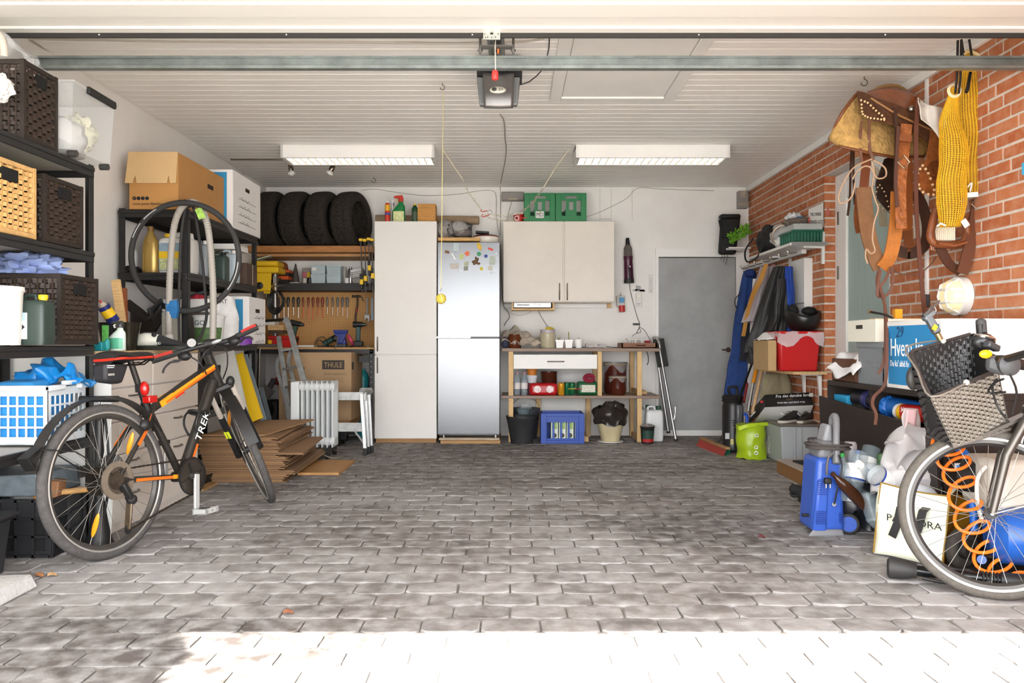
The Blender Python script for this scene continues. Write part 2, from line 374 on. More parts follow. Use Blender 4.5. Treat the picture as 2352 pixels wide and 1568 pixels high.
# --- grey rear door
GREY=mat('#a0a1a0',.5,0,.18,2.5,.05,30,name='grey_door_paint')
d1=thing('door_1','scuffed grey steel door in the rear wall','door',((DX0+DX1)/2,YB,0),kind='structure')
B().bx(X(1512,YB),X(1689,YB),YB-.004,YB+.05,.045,Z(592,YB)).build('leaf',GREY,d1,bev=.004)
B().bx(X(1508,YB)-.012,X(1512,YB),YB-.018,YB+.06,.0,DH).build('jamb',WPAINT,d1);B().bx(X(1690,YB),X(1722,YB),YB-.018,YB+.06,0,DH-.002).build('jamb',WPAINT,d1)
B().bx(X(1512,YB),X(1690,YB),YB-.018,YB+.06,Z(590,YB),DH).build('head_board',WPAINT,d1)
hz=Z(803,YB);b=B();b.cyl((X(1672,YB),YB,hz),(X(1672,YB),YB-.05,hz),.009);b.cyl((X(1672,YB)+.002,YB-.05,hz),(X(1655,YB),YB-.05,hz),.009);b.cyl((X(1672,YB),YB-.004,hz),(X(1672,YB),YB-.012,hz),.025);b.build('handle',CHROME,d1)
# --- white glazed side door
d2=thing('door_2','white side door with frosted glass in the brick wall','door',(XR+.1,(OY0+OY1)/2,OZ0),kind='structure')
DX=XR+.085;FR=mat('#e6e3df',.4,name='door_white')
B().bx(DX,DX+.08,OY1-.07,OY1,OZ0,OZ1).build('jamb',FR,d2,bev=.004);B().bx(DX,DX+.08,OY0,OY0+.05,OZ0,OZ1).build('jamb',FR,d2,bev=.004);B().bx(DX,DX+.08,OY0+.05,OY1-.07,OZ1-.06,OZ1).build('head',FR,d2,bev=.004)
lf=B().bx(DX-.005,DX+.04,OY1-.21,OY1-.075,OZ0,OZ1-.065).bx(DX-.005,DX+.04,OY0+.055,OY0+.18,OZ0,OZ1-.065).bx(DX-.005,DX+.04,OY0+.18,OY1-.21,OZ1-.2,OZ1-.065).bx(DX-.005,DX+.04,OY0+.18,OY1-.21,.68,.82).bx(DX-.005,DX+.04,OY0+.18,OY1-.21,OZ0,.22).build('leaf',FR,d2,bev=.005)
B().bx(DX+.012,DX+.022,OY0+.17,OY1-.2,.8,OZ1-.19).build('pane',mat('#9fb3ae',.35,0,.12,6,.25,120,stretch=(1,10,.4),name='frosted_glass'),lf);B().bx(DX+.008,DX+.02,OY0+.17,OY1-.2,.2,.7).build('panel',FR,lf)
for z in(1.87,1.45,.7):B().bx(DX-.012,DX+.02,OY1-.085,OY1-.065,z,z+.1).build('hinge',metal('#8a8a88',.4),lf)
# --- raised sectional garage door, its cross beam and the opener
gz,gy=2.354,3.5
gd=thing('garage_door','white sectional garage door raised flat under the ceiling','garage door',(0,2.4,gz))
GW=mat('#d9d6cf',.4,name='door_panel_white');GW2=mat('#ccd0d0',.4,name='door_joint');y=gy
for i,w in enumerate((.055,.115,.13,.115,.12,.06,.055,.115,.13,.115,.12,.06,.055,.115,.13,.115,.12,.06,.12,.12)):
    B().bx(-2.4,2.4,y-w+.003,y,gz+(.009 if i%2 else 0),gz+.04).build('door_section',GW if i%6<4 else GW2,gd,bev=.003);y-=w
B().bx(-2.4,2.4,gy-.004,gy+.006,gz-.021,gz+.02).build('seal',mat('#23201e',.6),gd)
for px in(228,658,1085,1605,2033):B().sph(P(px,80,gy-.006),.005,8,6).build('screw',CHROME,gd)
by=3.68;b=B();z0,z1=Z(162,by),Z(133,by);xa=X(78,by)
b.bx(xa,XR,by,by+.004,z0,z1);b.bx(xa,XR,by-.03,by,z1-.004,z1);b.bx(xa,XR,by-.03,by,z0,z0+.004);b.bx(xa,XR,by-.03,by-.027,z0,z0+.014);b.bx(xa,XR,by-.03,by-.027,z1-.01,z1)
solo(b,'cross_beam',mat('#8f9592',.42,.75,.3,9,name='galvanised'),'galvanised steel cross beam spanning the garage under the ceiling','beam',smooth=False)
# opener
my=4.28;op=thing('door_opener','grey garage door opener with red pull handle on the ceiling','door opener',P(1145,250,my))
s=my/FPX;dk=mat('#3d3c3c',.4);sg=mat('#8f8f8f',.35,.5);ms=mat('#77797a',.35,.3)
cx=X(1145,my)
def ring(w,t,b_,d):return[V((cx-w/2,my,t))]
zt,zb=Z(172,my),Z(252,my)
B().hexa([(cx-.105,my+.02,zb+.02),(cx+.105,my+.02,zb+.02),(cx+.11,my+.3,zb+.15),(cx-.11,my+.3,zb+.15),(cx-.122,my+.02,zt),(cx+.122,my+.02,zt),(cx+.122,my+.3,CEIL-.03),(cx-.122,my+.3,CEIL-.03)]).build('housing',dk,op,bev=.012)
for sx in(-1,1):
    B().hexa([(cx+sx*.07,my-.005,zb+.025),(cx+sx*.104,my-.005,zb+.025),(cx+sx*.104,my+.04,zb+.025),(cx+sx*.07,my+.04,zb+.025),(cx+sx*.07,my-.005,zt-.012),(cx+sx*.118,my-.005,zt-.012),(cx+sx*.118,my+.04,zt-.012),(cx+sx*.07,my+.04,zt-.012)]).build('side_panel',ms,op,bev=.006)
fp=B().grid(lambda u,v:(cx+(u-.5)*(.158+.012*v),my-.02-.012*cos((u-.5)*3)-.015*sin(v*pi),zb-.008*cos((u-.5)*2.6)+v*(zt-zb)+.004),12,10).build('front_panel',mat('#6f6c6a',.3,.6),op,solid=.006)
B().sph((cx-.003,my-.047,zb+.093),(.045,.008,.02),20,8).build('control_oval',mat('#b9b4a8',.35,.2),op)
B().sph((cx-.022,my-.053,zb+.095),(.014,.005,.011),14,6).build('button',mat('#3a3a38',.5),op)
for q in((.008,.1),(.02,.096),(.008,.09)):B().sph((cx+q[0],my-.054,zb+q[1]),.0035,8,5).build('button',mat('#55544f',.5),op)
b=B().add([(cx-.045,my-.042,zb+.045),(cx-.03,my-.042,zb+.045),(cx-.036,my-.042,zb+.053)],[(0,1,2)]);b.build('emblem',mat('#e2622a',.5),op)
for i in range(10):B().box((cx-.022+i*.006,my-.042,zb+.047),(.004,.001,.004)).build('lettering',mat('#a09c98',.5),op)
b=B();b.bx(cx-.12,cx+.13,my+.02,my+.16,zt,CEIL-.02);b.build('mounting_plate',BLACK,op)
rl=B();za=Z(85,3.56)
for sx in(-.032,.032):rl.bar((X(1137,3.6)+sx,3.56,2.40),(cx+sx,my+.1,2.47),.018,.03)
rl.bar((X(1137,3.6),3.56,2.415),(cx,my+.1,2.485),.07,.008);rl.build('rail',GALV,op,bev=.003)
B().bar((X(1139,3.6)+.006,3.58,2.385),(X(1139,3.8)+.005,3.8,2.40),.03,.04).build('trolley',BLACK,op,bev=.004);B().box((X(1145,3.7),3.62,Z(118,3.62)),(.008,.02,.016)).build('latch',mat('#e8622a',.5),op)
b=B();pz=Z(92,3.49);b.bx(X(1110,3.49),X(1126,3.49),3.485,3.492,pz,Z(72,3.49));b.bx(X(1133,3.49),X(1149,3.49),3.485,3.492,pz,Z(72,3.49));b.bx(X(1110,3.49),X(1149,3.49),3.486,3.493,pz,Z(80,3.49));br=b.build('door_bracket',metal('#b9bcb6',.4),op)
for px,py in((1113,78),(1144,78),(1115,86),(1120,85),(1129,86),(1138,85)):B().sph(P(px,py,3.484),.003,8,5).build('bolt',metal('#6d6d6b'),br)
for sx in(1103,1179):
    xx=X(sx,3.62);b=B();b.cyl((xx,3.62,CEIL),(xx,3.62,Z(124,3.62)),.006,n=10);b.cyl((xx,3.62,Z(118,3.62)),(xx,3.62,Z(114,3.62)),.012,n=6);b.bx(min(xx,cx-.03),max(xx,cx-.03)if sx<1140 else xx,3.6,3.64,Z(110,3.62),Z(106,3.62));b.build('hanger',metal('#9a9690',.4),op)
hx=X(1137,3.46);b=B().tube([(hx,3.6,2.39),(hx,3.5,Z(110,3.5)),(hx+.002,3.46,Z(160,3.46))],.0025,6);b.build('release_cord',mat('#cfc7b8',.8),op)
B().lathe([(.012,0),(.015,.004),(.0145,.03),(.011,.04),(.004,.042)],(hx,3.46,Z(183,3.46)),14).build('pull_handle',mat('#d8322c',.45),op)
B().tube([P(1195,195,my+.02),P(1215,188,my),P(1232,175,my-.1),P(1243,163,my-.2)],.003,6).build('cable',BLACK,op)
# --- fluorescent fixtures
def fixture(px0,label):
    d=6.3;x0,x1=X(px0,d),X(px0+354,d);z1,z0=CEIL,Z(362,d)
    t=thing('fluorescent_fixture',label,'ceiling light',((x0+x1)/2,d+.14,z0),group='fluorescent ceiling lights')
    b=B();b.bx(x0,x1,d,d+.02,z0,z1);b.bx(x0,x1,d+.26,d+.28,z0,z1);b.bx(x0,x0+.02,d,d+.28,z0,z1);b.bx(x1-.02,x1,d,d+.28,z0,z1);b.bx(x0,x1,d,d+.28,z1-.015,z1);b.build('housing',WPAINT,t)
    n=21
    lv=B()
    for i in range(n):
        x=x0+.03+(x1-x0-.06)*i/(n-1);lv=B().hexa([(x-.002,d+.02,z0+.002),(x+.002,d+.02,z0+.002),(x+.002,d+.26,z0+.002),(x-.002,d+.26,z0+.002),(x-.002,d+.02,z0+.045),(x+.002,d+.02,z0+.045),(x+.002,d+.26,z0+.045),(x-.002,d+.26,z0+.045)]);lv.build('louvre',WPAINT,t,smooth=False)
    for y in(d+.095,d+.185):B().cyl((x0+.03,y,z0+.052),(x1-.03,y,z0+.052),.013,n=10).build('tube',mat('#fff6ea',.4,emit=TUBE_LIGHT,name='tube_glow'),t)
    for y in(d+.14,):B().bx(x0+.02,x1-.02,y-.003,y+.003,z0+.002,z0+.045).build('louvre_rail',WPAINT,t)
fixture(644,'white louvred fluorescent light above the spare tyres and tall cabinet');fixture(1323,'white louvred fluorescent light above the green crates and grey door')
# ================================================================== shared builders
def holed(b,O,U,W,N,w,h,t,holes):
    """plate w x h in directions U,W (thickness t along N) with rectangular holes (u0,u1,v0,v1)"""
    O,U,W,N=V(O),V(U),V(W),V(N)
    us=sorted({0,w,*[q for e in holes for q in e[:2]]});vs=sorted({0,h,*[q for e in holes for q in e[2:]]})
    for i in range(len(us)-1):
        for j in range(len(vs)-1):
            a,c,e,f=us[i],us[i+1],vs[j],vs[j+1];mu,mv=(a+c)/2,(e+f)/2
            if c-a<1e-6 or f-e<1e-6 or any(q[0]<mu<q[1]and q[2]<mv<q[3]for q in holes):continue
            b.hexa([O+U*p+W*r+N*k for k in(0,t)for p,r in((a,e),(c,e),(c,f),(a,f))])
    return b
FX,FXR=rot(90,0,90),rot(90,0,-90)  # lettering planes facing +x / -x
def carton(name,label,cat,x0,x1,y0,y1,z0,z1,m=CARD,group=None,rz=0,openflap=False):
    c=V(((x0+x1)/2,(y0+y1)/2,z0));t=thing(name,label,cat,c,rz,group);hx,hy,h=(x1-x0)/2,(y1-y0)/2,z1-z0
    B().bx(-hx,hx,-hy,hy,0,h).build('body',m,t,local=True,bev=.004,seg=1)
    return t,hx,hy,h
def jerrycan(name,label,x,y,z,w,dp,h,m,capm,rz=0,cat='canister',liquid=None,group=None):
    t=thing(name,label,cat,(x,y,z),rz,group);a,c=w/2,dp/2
    b=B();hh=h*.78
    prof=[(a*.94,0),(a,.02),(a,hh),(a*.93,h*.86),(a*.75,h*.9)]
    def sup(r,k):
        return[V((math.copysign(abs(cos(q))**.35,cos(q))*r,math.copysign(abs(sin(q))**.35,sin(q))*r*c/a,k))for q in[2*pi*(i+.5)/24 for i in range(24)]]
    vs=[];
    for r,k in prof:vs+=sup(r,k)
    n=24;fs=[(i*n+j,i*n+(j+1)%n,i*n+n+(j+1)%n,i*n+n+j)for i in range(len(prof)-1)for j in range(n)]+[tuple(range(n-1,-1,-1)),tuple((len(prof)-1)*n+j for j in range(n))]
    b.add(vs,fs).build('body',m,t,local=True,ang=50)
    B().tube([(-a*.72,0,h*.84),(-a*.7,0,h*.97),(-a*.45,0,h),(a*.02,0,h*.99),(a*.1,0,h*.88)],w*.075,8).build('handle',m,t,local=True)
    B().lathe([(w*.13,h*.88),(w*.13,h*.93),(w*.15,h*.93),(w*.15,h*1.0),(w*.14,h*1.01)],(a*.5,0,0),16).build('cap',capm,t,local=True)
    return t
def lathed(name,label,cat,prof,c,m,group=None,n=24,parts=(),shell=None):
    """thing turned on a lathe: body + extra (name, profile, material)"""
    t=thing(name,label,cat,c,0,group);b=B()
    (b.shell(prof,n=n,t=shell)if shell else b.lathe(prof,n=n)).build('body',m,t,local=True)
    for nm,pr,mm in parts:B().lathe(pr,n=n).build(nm,mm,t,local=True)
    return t
def weave(b,O,U,W,N,w,h,nx,ny,th=.004,gap=.12):
    """over-under woven panel: flat horizontal strands round upright stakes"""
    O,U,W,N=V(O),V(U),V(W),V(N);px,pz=w/nx,h/ny
    for i in range(nx+1):
        c=O+U*(px*i);e=px*.12;b.hexa([c+U*p+W*r+N*k for k in(-th*.3,th*.3)for p,r in((-e,0),(e,0),(e,h),(-e,h))])
    for j in range(ny):
        z0,z1=pz*(j+gap),pz*(j+1-gap);vs=[];K=nx*2
        for k in range(K+1):
            a=th*(1.0 if(k//2+j)%2 else-1.0)if k%2==0 else th*.0
            if k%2==1:a=th*1.7*(1 if(k//2+j)%2 else-1)
            else:a=0
            p=O+U*(w*k/K)+N*a;vs+=[p+W*z0,p+W*z1]
        b.add(vs,[(2*k,2*k+2,2*k+3,2*k+1)for k in range(K)])
    return b
def basket(name,label,x0,x1,y0,y1,z0,z1,m,rimm,nx=9,ny=14,dense=1,handle=True,group=None,sides='fr',cat='basket'):
    """rectangular woven basket; walls: f = facing -y, r = +x, l = -x, b = +y"""
    t=thing(name,label,cat,((x0+x1)/2,(y0+y1)/2,z0),0,group);h=z1-z0;rim=.022
    def wall(key,O,U,N,w):
        b=B();n=max(4,int(nx*w/.3));weave(b,O,U,(0,0,1),N,w,h-rim,n,ny,.0045,.1);b.build('woven_side',m,t)
        bb=B();e=V(O)+V(U)*w/2
        for q,r_,nm in((h-rim/2,rim,'rim'),(.012,.024,'base_band')):B().bar(V(O)+V((0,0,q)),V(O)+V(U)*w+V((0,0,q)),.016,r_).build(nm,rimm,t,bev=.004)
        if handle and key in 'r':
            q=V(O)+V(U)*(w*.5)+V((0,0,h-.062))+V(N)*.006;B().box(q,(.012,w*.3,.05)if abs(V(N).x)>.5 else(w*.3,.012,.05)).build('hand_hole',mat('#0c0b0a',.9),t)
    wall('f',(x0,y0,z0),(1,0,0),(0,-1,0),x1-x0);wall('r',(x1,y0,z0),(0,1,0),(1,0,0),y1-y0)
    wall('b',(x0,y1,z0),(1,0,0),(0,1,0),x1-x0);wall('l',(x0,y0,z0),(0,1,0),(-1,0,0),y1-y0)
    [B().bx(xx-.009,xx+.009,yy-.009,yy+.009,z0,z1).build('corner_post',rimm,t)for xx in(x0,x1)for yy in(y0,y1)]
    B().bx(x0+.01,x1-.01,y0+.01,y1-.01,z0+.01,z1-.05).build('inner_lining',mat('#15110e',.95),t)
    return t
def plainbottle(name,label,c,r,h,m,capm,cat='bottle',neck=.3,group=None,lab=None,sx=1):
    t=thing(name,label,cat,c,0,group);k=h*(1-neck*.55)
    B().lathe([(r*.9,0),(r,h*.03),(r,k*.85),(r*.85,k*.93),(r*.4,h*.9),(r*.36,h*.93)],n=20,sx=sx).build('body',m,t,local=True)
    B().lathe([(r*.42,h*.92),(r*.42,h*.995),(r*.36,h)],n=14).build('cap',capm,t,local=True)
    if lab:B().lathe([(r*1.012,h*.15),(r*1.012,k*.7)],n=20,sx=sx).build('paper_label',lab,t,local=True)
    return t
def spraybottle(name,label,c,w,dp,h,m,headm,trigm,group=None,rz=0,lab=None):
    t=thing(name,label,'spray bottle',c,rz,group);a,e=w/2,dp/2
    b=B();ring=lambda sx,z,o=0:[V((cos(q)*a*sx+o,sin(q)*e*min(1,sx*1.1),z))for q in[2*pi*i/16 for i in range(16)]]
    pr=[(.92,0,0),(1,.02*h,0),(1,.45*h,0),(.72,.6*h,.12*w),(.38,.7*h,.16*w),(.34,.78*h,.16*w)];vs=[]
    for q in pr:vs+=ring(*q)
    b.add(vs,[(i*16+j,i*16+(j+1)%16,i*16+16+(j+1)%16,i*16+16+j)for i in range(5)for j in range(16)]+[tuple(range(15,-1,-1)),tuple(80+j for j in range(16))]).build('body',m,t,local=True)
    x=.16*w
    B().hexa([(x-w*.55,-.012,h*.9),(x+w*.22,-.014,h*.86),(x+w*.22,.014,h*.86),(x-w*.55,.012,h*.9),(x-w*.5,-.01,h*.97),(x+w*.12,-.012,h),(x+w*.12,.012,h),(x-w*.5,.01,h*.97)]).build('spray_head',headm,t,local=True,bev=.004)
    B().cyl((x,0,h*.76),(x,0,h*.88),w*.2,n=14).build('collar',headm,t,local=True)
    B().strap([(x-w*.22,0,h*.9),(x-w*.36,0,h*.84),(x-w*.3,0,h*.76)],.014,.006,(0,1,0)).build('trigger',trigm,t,local=True)
    if lab:B().grid(lambda u,v:(cos(-pi/2+(u-.5)*1.9)*a*1.01,sin(-pi/2+(u-.5)*1.9)*e*1.02,h*(.06+.36*v)),8,2).build('paper_label',lab,t,local=True)
    return t
def bucket(name,label,c,r0,r1,h,m,rimm=None,handlem=None,group=None,cat='bucket',drop=True):
    t=thing(name,label,cat,c,0,group);B().shell([(r0,0),(r1*.985,h*.94),(r1,h*.95),(r1,h)],n=28,t=.006).build('body',m,t,local=True)
    if rimm:B().torus((0,0,h),(0,0,1),r1,.006,28,6).build('rim',rimm,t,local=True)
    if handlem:B().tube([(r1*cos(a),-abs(sin(a))*r1*.75 if drop else 0,h-.02+(abs(sin(a))*.02 if drop else abs(sin(a))*r1*.9))for a in[pi*i/14 for i in range(15)]],.004,6).build('handle',handlem,t,local=True)
    return t
def sheetcloth(name,label,fn,m,nu=24,nv=24,t=.004,cat='cloth',group=None):
    return solo(B().grid(fn,nu,nv),name,m,label,cat,group,solid=t)
def cable(name,label,pts,r=.003,m=None,cat='cable',n=6):
    return solo(B().tube(smooth(pts),r,n),name,m or mat('#b9b2a8',.6),label,cat)
def smooth(pts,k=4):
    pts=[V(p)for p in pts];out=[]
    for i in range(len(pts)-1):
        a,b,c,d=pts[max(0,i-1)],pts[i],pts[i+1],pts[min(len(pts)-1,i+2)]
        for j in range(k):
            t=j/k;out.append(.5*((2*b)+(c-a)*t+(2*a-5*b+4*c-d)*t*t+(-a+3*b-3*c+d)*t**3))
    return out+[pts[-1]]
# ================================================================== along the rear wall
CABF=mat('#e6e2dc',.45,0,.03,3,name='cabinet_white');BOW=metal('#b9b5ae',.25)
def bow(px,y0,y1,d,t,horiz=False):
    pts=[(px,y0),(px,y0),(px,(y0+y1)/2),(px,y1),(px,y1)];q=[]
    for i,(a,e)in enumerate(pts):
        dd=d-(.0,.012,.028,.012,.0)[i];q.append(P(a,e,dd)if not horiz else P(e,a,dd))
    return B().tube(smooth(q),.006,8,rr=None).build('handle',BOW,t)
d=7.44
tc=thing('tall_cabinet','tall white cabinet with two doors beside the steel fridge','cabinet',(X(931,d),7.74,0))
B().bx(X(861,d),X(1002,d),d+.02,8.03,.06,Z(507,d)).build('body',CABF,tc,bev=.003)
dr=B().bx(X(860,d),X(1003,d),d,d+.02,Z(813.5,d),Z(508,d)).build('door',CABF,tc,bev=.003);bow(867,775,805,d,dr)
dr=B().bx(X(860,d),X(1003,d),d,d+.02,Z(1007,d),Z(816,d)).build('door',CABF,tc,bev=.003);bow(867,822,855,d,dr)
B().bx(X(862,d),X(1001,d),d+.03,8.0,0,.06).build('plinth',wood('#a97f52'),tc)
# fridge
fd=7.42;STL=mat('#747577',.26,.85,.06,3,.04,200,stretch=(.2,1,60),name='brushed_steel')
fr=thing('fridge','tall stainless steel fridge covered with magnets','fridge',(X(1076,fd),7.72,.055))
B().bx(X(1006,fd),X(1147,fd),fd+.05,8.02,.07,Z(557,fd)).build('body',mat('#8d8e8f',.5,.3),fr,bev=.005)
B().bx(X(1005,fd),X(1148,fd),fd,fd+.045,Z(774,fd),Z(556,fd)).build('door',STL,fr,bev=.004);B().bx(X(1005,fd),X(1148,fd),fd,fd+.045,Z(997,fd),Z(776.5,fd)).build('door',STL,fr,bev=.004)
B().bx(X(1003,fd),X(1081,fd),fd-.02,fd,Z(776,fd),Z(773,fd)).build('handle',metal('#e2e2e2',.25),fr)
for px in(1018,1138):B().cyl((X(px,fd),fd+.06,.05),(X(px,fd),fd+.06,.075),.018,n=12).build('foot',metal('#a8a8a8'),fr)
solo(B().bx(X(1012,fd),X(1149,fd),fd-.01,8.0,0,.028),'floor_plank',wood('#b58a58'),'wooden plank lying on the floor under the fridge','plank')
solo(B().bx(X(1008,fd),X(1147,fd),fd+.01,8.0,.03,.05),'support_board',wood('#b9a78f'),'grey-brown board between floor plank and fridge feet','board')
# magnets
md=fd-.004
def mag(kind,px,py,w,h,m,label,a=0):
    c=P(px,py,md);s=md/FPX;R=rot(0,a,0)
    if kind=='r':b=B().box(c,(w*s,.005,h*s),R)
    elif kind=='o':b=B().lathe([(w*s/2,0),(w*s/2,.004),(w*s*.4,.006)],c+V((0,.003,0)),18,rot(90))
    elif kind=='leaf':b=B().prism([c+R@V((math.cos(t)*w*s/2*(1 if i%2 else .5),.002,math.sin(t)*h*s/2*(1 if i%2 else .5)))for i,t in enumerate([2*pi*k/10 for k in range(10)])],(0,-.005,0))
    elif kind=='bird':b=B().sph(c,(w*s*.22,.006,h*s*.5),10,8,rot(0,35,0)).sph(c+V((-w*s*.22,0,-h*s*.05)),(w*s*.25,.006,h*s*.18),10,8).sph(c+V((w*s*.3,0,-h*s*.25)),(w*s*.22,.006,h*s*.15),10,8).sph(c+V((.0,0,h*s*.35)),(w*s*.12,.006,h*s*.2),10,8)
    elif kind=='figure':b=B().sph(c,(w*s*.35,.005,h*s*.42),12,8,rot(0,-20,0)).sph(c+V((-w*s*.2,0,h*s*.36)),(w*s*.22,.005,h*s*.16),10,6).sph(c+V((w*s*.2,0,-h*s*.36)),(w*s*.15,.005,h*s*.2),10,6)
    elif kind=='wire':b=B().tube([c+V((.02*cos(q*1.7)*s*250,0,.016*sin(q*2.3)*s*250))for q in range(12)],.0012,5)
    solo(b,'fridge_magnet',m,label,'magnet','magnets on the fridge door')
mg=lambda h:mat(h,.5)
mag('r',1048,567.5,13,19,mat('#b9c6c8',.4,0,.3,90),'pale grey photo magnet near the top of the fridge');mag('figure',1101,566,14,17,mg('#e0b83a'),'yellow toy figure magnet on the fridge')
mag('r',1127,572,12,5,mg('#d5483c'),'red and white striped magnet near the fridge corner',20);mag('r',1027,578.5,10,6,mg('#7a4a2a'),'small brown magnet at the left of the fridge door',15)
mag('r',1042,589,3.5,17,mg('#f2f2ef'),'white stick magnet tilted on the fridge',-28);mag('r',1060,589,10,12,mat('#c9cf8d',.5,0,.5,120),'green picture magnet next to the orange leaf',10)
mag('leaf',1073,582,16,16,mg('#e2662c'),'orange maple leaf magnet on the fridge');mag('o',1100,583,10,10,mg('#3f9a6a'),'round green magnet on the fridge');mag('o',1116,588,8,8,mg('#3d4c9a'),'round blue magnet on the fridge')
mag('o',1140,582.5,4,4,mg('#eeeeee'),'tiny round white magnet by the fridge edge');mag('bird',1093,600,20,20,mat('#6e5237',.6,0,.4,80),'brown bird shaped magnet on the fridge');mag('r',1131,598,13,19,mat('#b6c0b0',.5,0,.4,90),'tall grey-green photo magnet at the fridge edge',6)
mag('r',1071,605,10,10,mat('#b3b99a',.5,0,.4,120),'upper of two square picture magnets on the fridge',12);mag('r',1070,616,10,10,mat('#8d9280',.5,0,.5,120),'lower of two square picture magnets on the fridge');mag('o',1106,617,8,8,mg('#d9c22c'),'round yellow smiley magnet on the fridge')
mag('r',1126,615,10,10,mat('#c9c5b0',.5,0,.4,120),'cream square magnet above the wire magnet at the edge');mag('r',1044,611,20,13,mat('#c4bcb2',.5,0,.25,60),'wide grey card magnet on the left of the fridge',4);mag('wire',1130,626,10,8,metal('#9a9a9a'),'small wire figure magnet below the cream square')
mag('wire',1056,623,10,8,metal('#b0b0b0'),'small silver chain magnet below the grey card')
# on the fridge
solo(B().bx(X(1006,7.5),X(1102,7.5),7.5,7.85,Z(553,7.5),Z(545,7.5)),'wooden_board',wood('#d7a968'),'thick wooden board on top of the fridge','board',bev=.003)
t=thing('gear_bag','grey crumpled bag with black straps on the fridge top','bag',P(1035,545,7.65));z=Z(545,7.5)
blob(P(1022,526,7.62),(.08,.1,.088),3,.25,3,flat=z).build('pouch',mat('#97928e',.75,0,.2,9),t);blob(P(1055,522,7.64),(.085,.09,.06),5,.2,3,flat=z).build('fold',mat('#aaa6a3',.75,0,.15,9),t);blob(P(1060,535,7.7),(.1,.1,.05),8,.2,3,flat=z).build('base',mat('#77716d',.75),t)
B().strap(smooth([P(1018,508,7.58),P(1030,515,7.54),P(1028,530,7.53),P(1036,543,7.54)]),.014,.003,(1,0,0)).build('strap',BLACK,t)
t=thing('roasting_pot','cream roasting pot with dark red lid on the fridge','pot',P(1116,555,7.62));z=Z(556,7.5)
B().lathe([(.1,0),(.118,.02),(.125,.065),(.122,.07)],V((X(1116,7.62),7.66,z)),28,sx=1,sy=.8).build('body',mat('#e2dccf',.35),t);B().lathe([(.128,.068),(.128,.075),(.1,.088),(.05,.094),(0,.095)],V((X(1116,7.62),7.66,z)),28,sx=1,sy=.8).build('lid',mat('#6e2a24',.35),t)
B().box(V((X(1108,7.62),7.62,z+.108)),(.13,.1,.02),rot(0,4,0)).build('tray',BLACK,t)
t=thing('cardboard_tube','long brown cardboard tube lying across cabinet and fridge tops','tube',P(980,515,7.85));q=P(863,503,7.9);e=P(1100,506,7.9);B().cyl(q,e,.043,n=24).build('tube',mat('#9c8469',.8,0,.12,20),t);B().cyl(e,e+V((.003,0,0)),.038,n=20).build('end_cap',mat('#6d5b48',.8),t)
b=B().bar(P(1070,512,7.8),P(1085,518,7.8),.02,.02).bx(X(1070,7.8),X(1084,7.8),7.75,7.82,Z(545,7.75),Z(520,7.75));solo(b,'tripod_head',BLACK,'black tripod head lying behind the grey bag','tripod')
# on the tall cabinet
z=Z(507,d);dd=7.6
t=lathed('insecticide_can','yellow and red spray can on the tall cabinet','spray can',[(.024,0),(.025,.005),(.025,.18),(.018,.195),(.013,.2)],(X(890,dd),dd,z),mat('#cf3b2a',.35),parts=(('band',[(.0255,.12),(.0255,.178)],mat('#e8b02d',.35)),('stripe',[(.0256,.08),(.0256,.1)],mat('#3a4b8f',.4)),('cap',[(.014,.198),(.014,.215),(.008,.222)],mat('#e9e7e2',.4))))
spraybottle('spray_bottle','white spray bottle with navy trigger behind green sprayer',(X(902,7.7),7.72,z),.05,.04,.25,mat('#e6e2da',.4),WHITE,mat('#26324f',.4),rz=180)
spraybottle('spray_bottle','green weed spray bottle with red head on tall cabinet',(X(916,dd),dd,z),.125,.05,.275,mat('#1e7a42',.35),mat('#c9382a',.4),mat('#e6b92c',.4),lab=mat('#dfe3a4',.5,0,.35,40))
plainbottle('fertiliser_bottle','dark green bottle with yellow cap next to wooden box',(X(953,dd),dd,z),.033,.19,mat('#1d4a2b',.3),mat('#e6b92c',.4),lab=mat('#4d5f48',.5,0,.4,60))
t=thing('wooden_box','small square plywood box with screws on tall cabinet','box',(X(980,dd),dd,z));B().bx(X(960,dd),X(1001,dd),dd-.03,dd+.13,z,Z(469,dd)).build('body',wood('#c98f45'),t,bev=.002)
for px in(964,997):
    for py in(474,498):B().cyl(P(px,py,dd-.03),P(px,py,dd-.032),.004,n=8).build('screw',metal('#554c40'),t)
# --- wall cabinet
wd_=7.69;wc=thing('hanging_cabinet','white two-door wall cabinet above the wooden shelf unit','cabinet',(X(1283,wd_),7.86,Z(695,wd_)))
CB2=mat('#dfd7cc',.5,0,.06,3,name='aged_cabinet')
B().bx(X(1157,wd_),X(1409,wd_),wd_+.02,8.035,Z(694,wd_),Z(508,wd_)).build('body',CB2,wc,bev=.003)
dr=B().bx(X(1156,wd_),X(1293,wd_),wd_,wd_+.02,Z(692,wd_),Z(508,wd_)).build('door',CB2,wc,bev=.003);bow(1285,652,687,wd_,dr)
dr=B().bx(X(1297,wd_),X(1411,wd_),wd_,wd_+.02,Z(692,wd_),Z(508,wd_)).build('door',CB2,wc,bev=.003);bow(1303,652,687,wd_,dr)
B().bx(X(1160,8),X(1408,8),7.99,8.03,Z(706,8),Z(694,8)).build('hanging_rail',WPAINT,wc);B().bx(X(1395,7.95),X(1404,7.95),7.93,8.03,Z(706,7.95),Z(693,7.95)).build('end_block',PINE,wc)
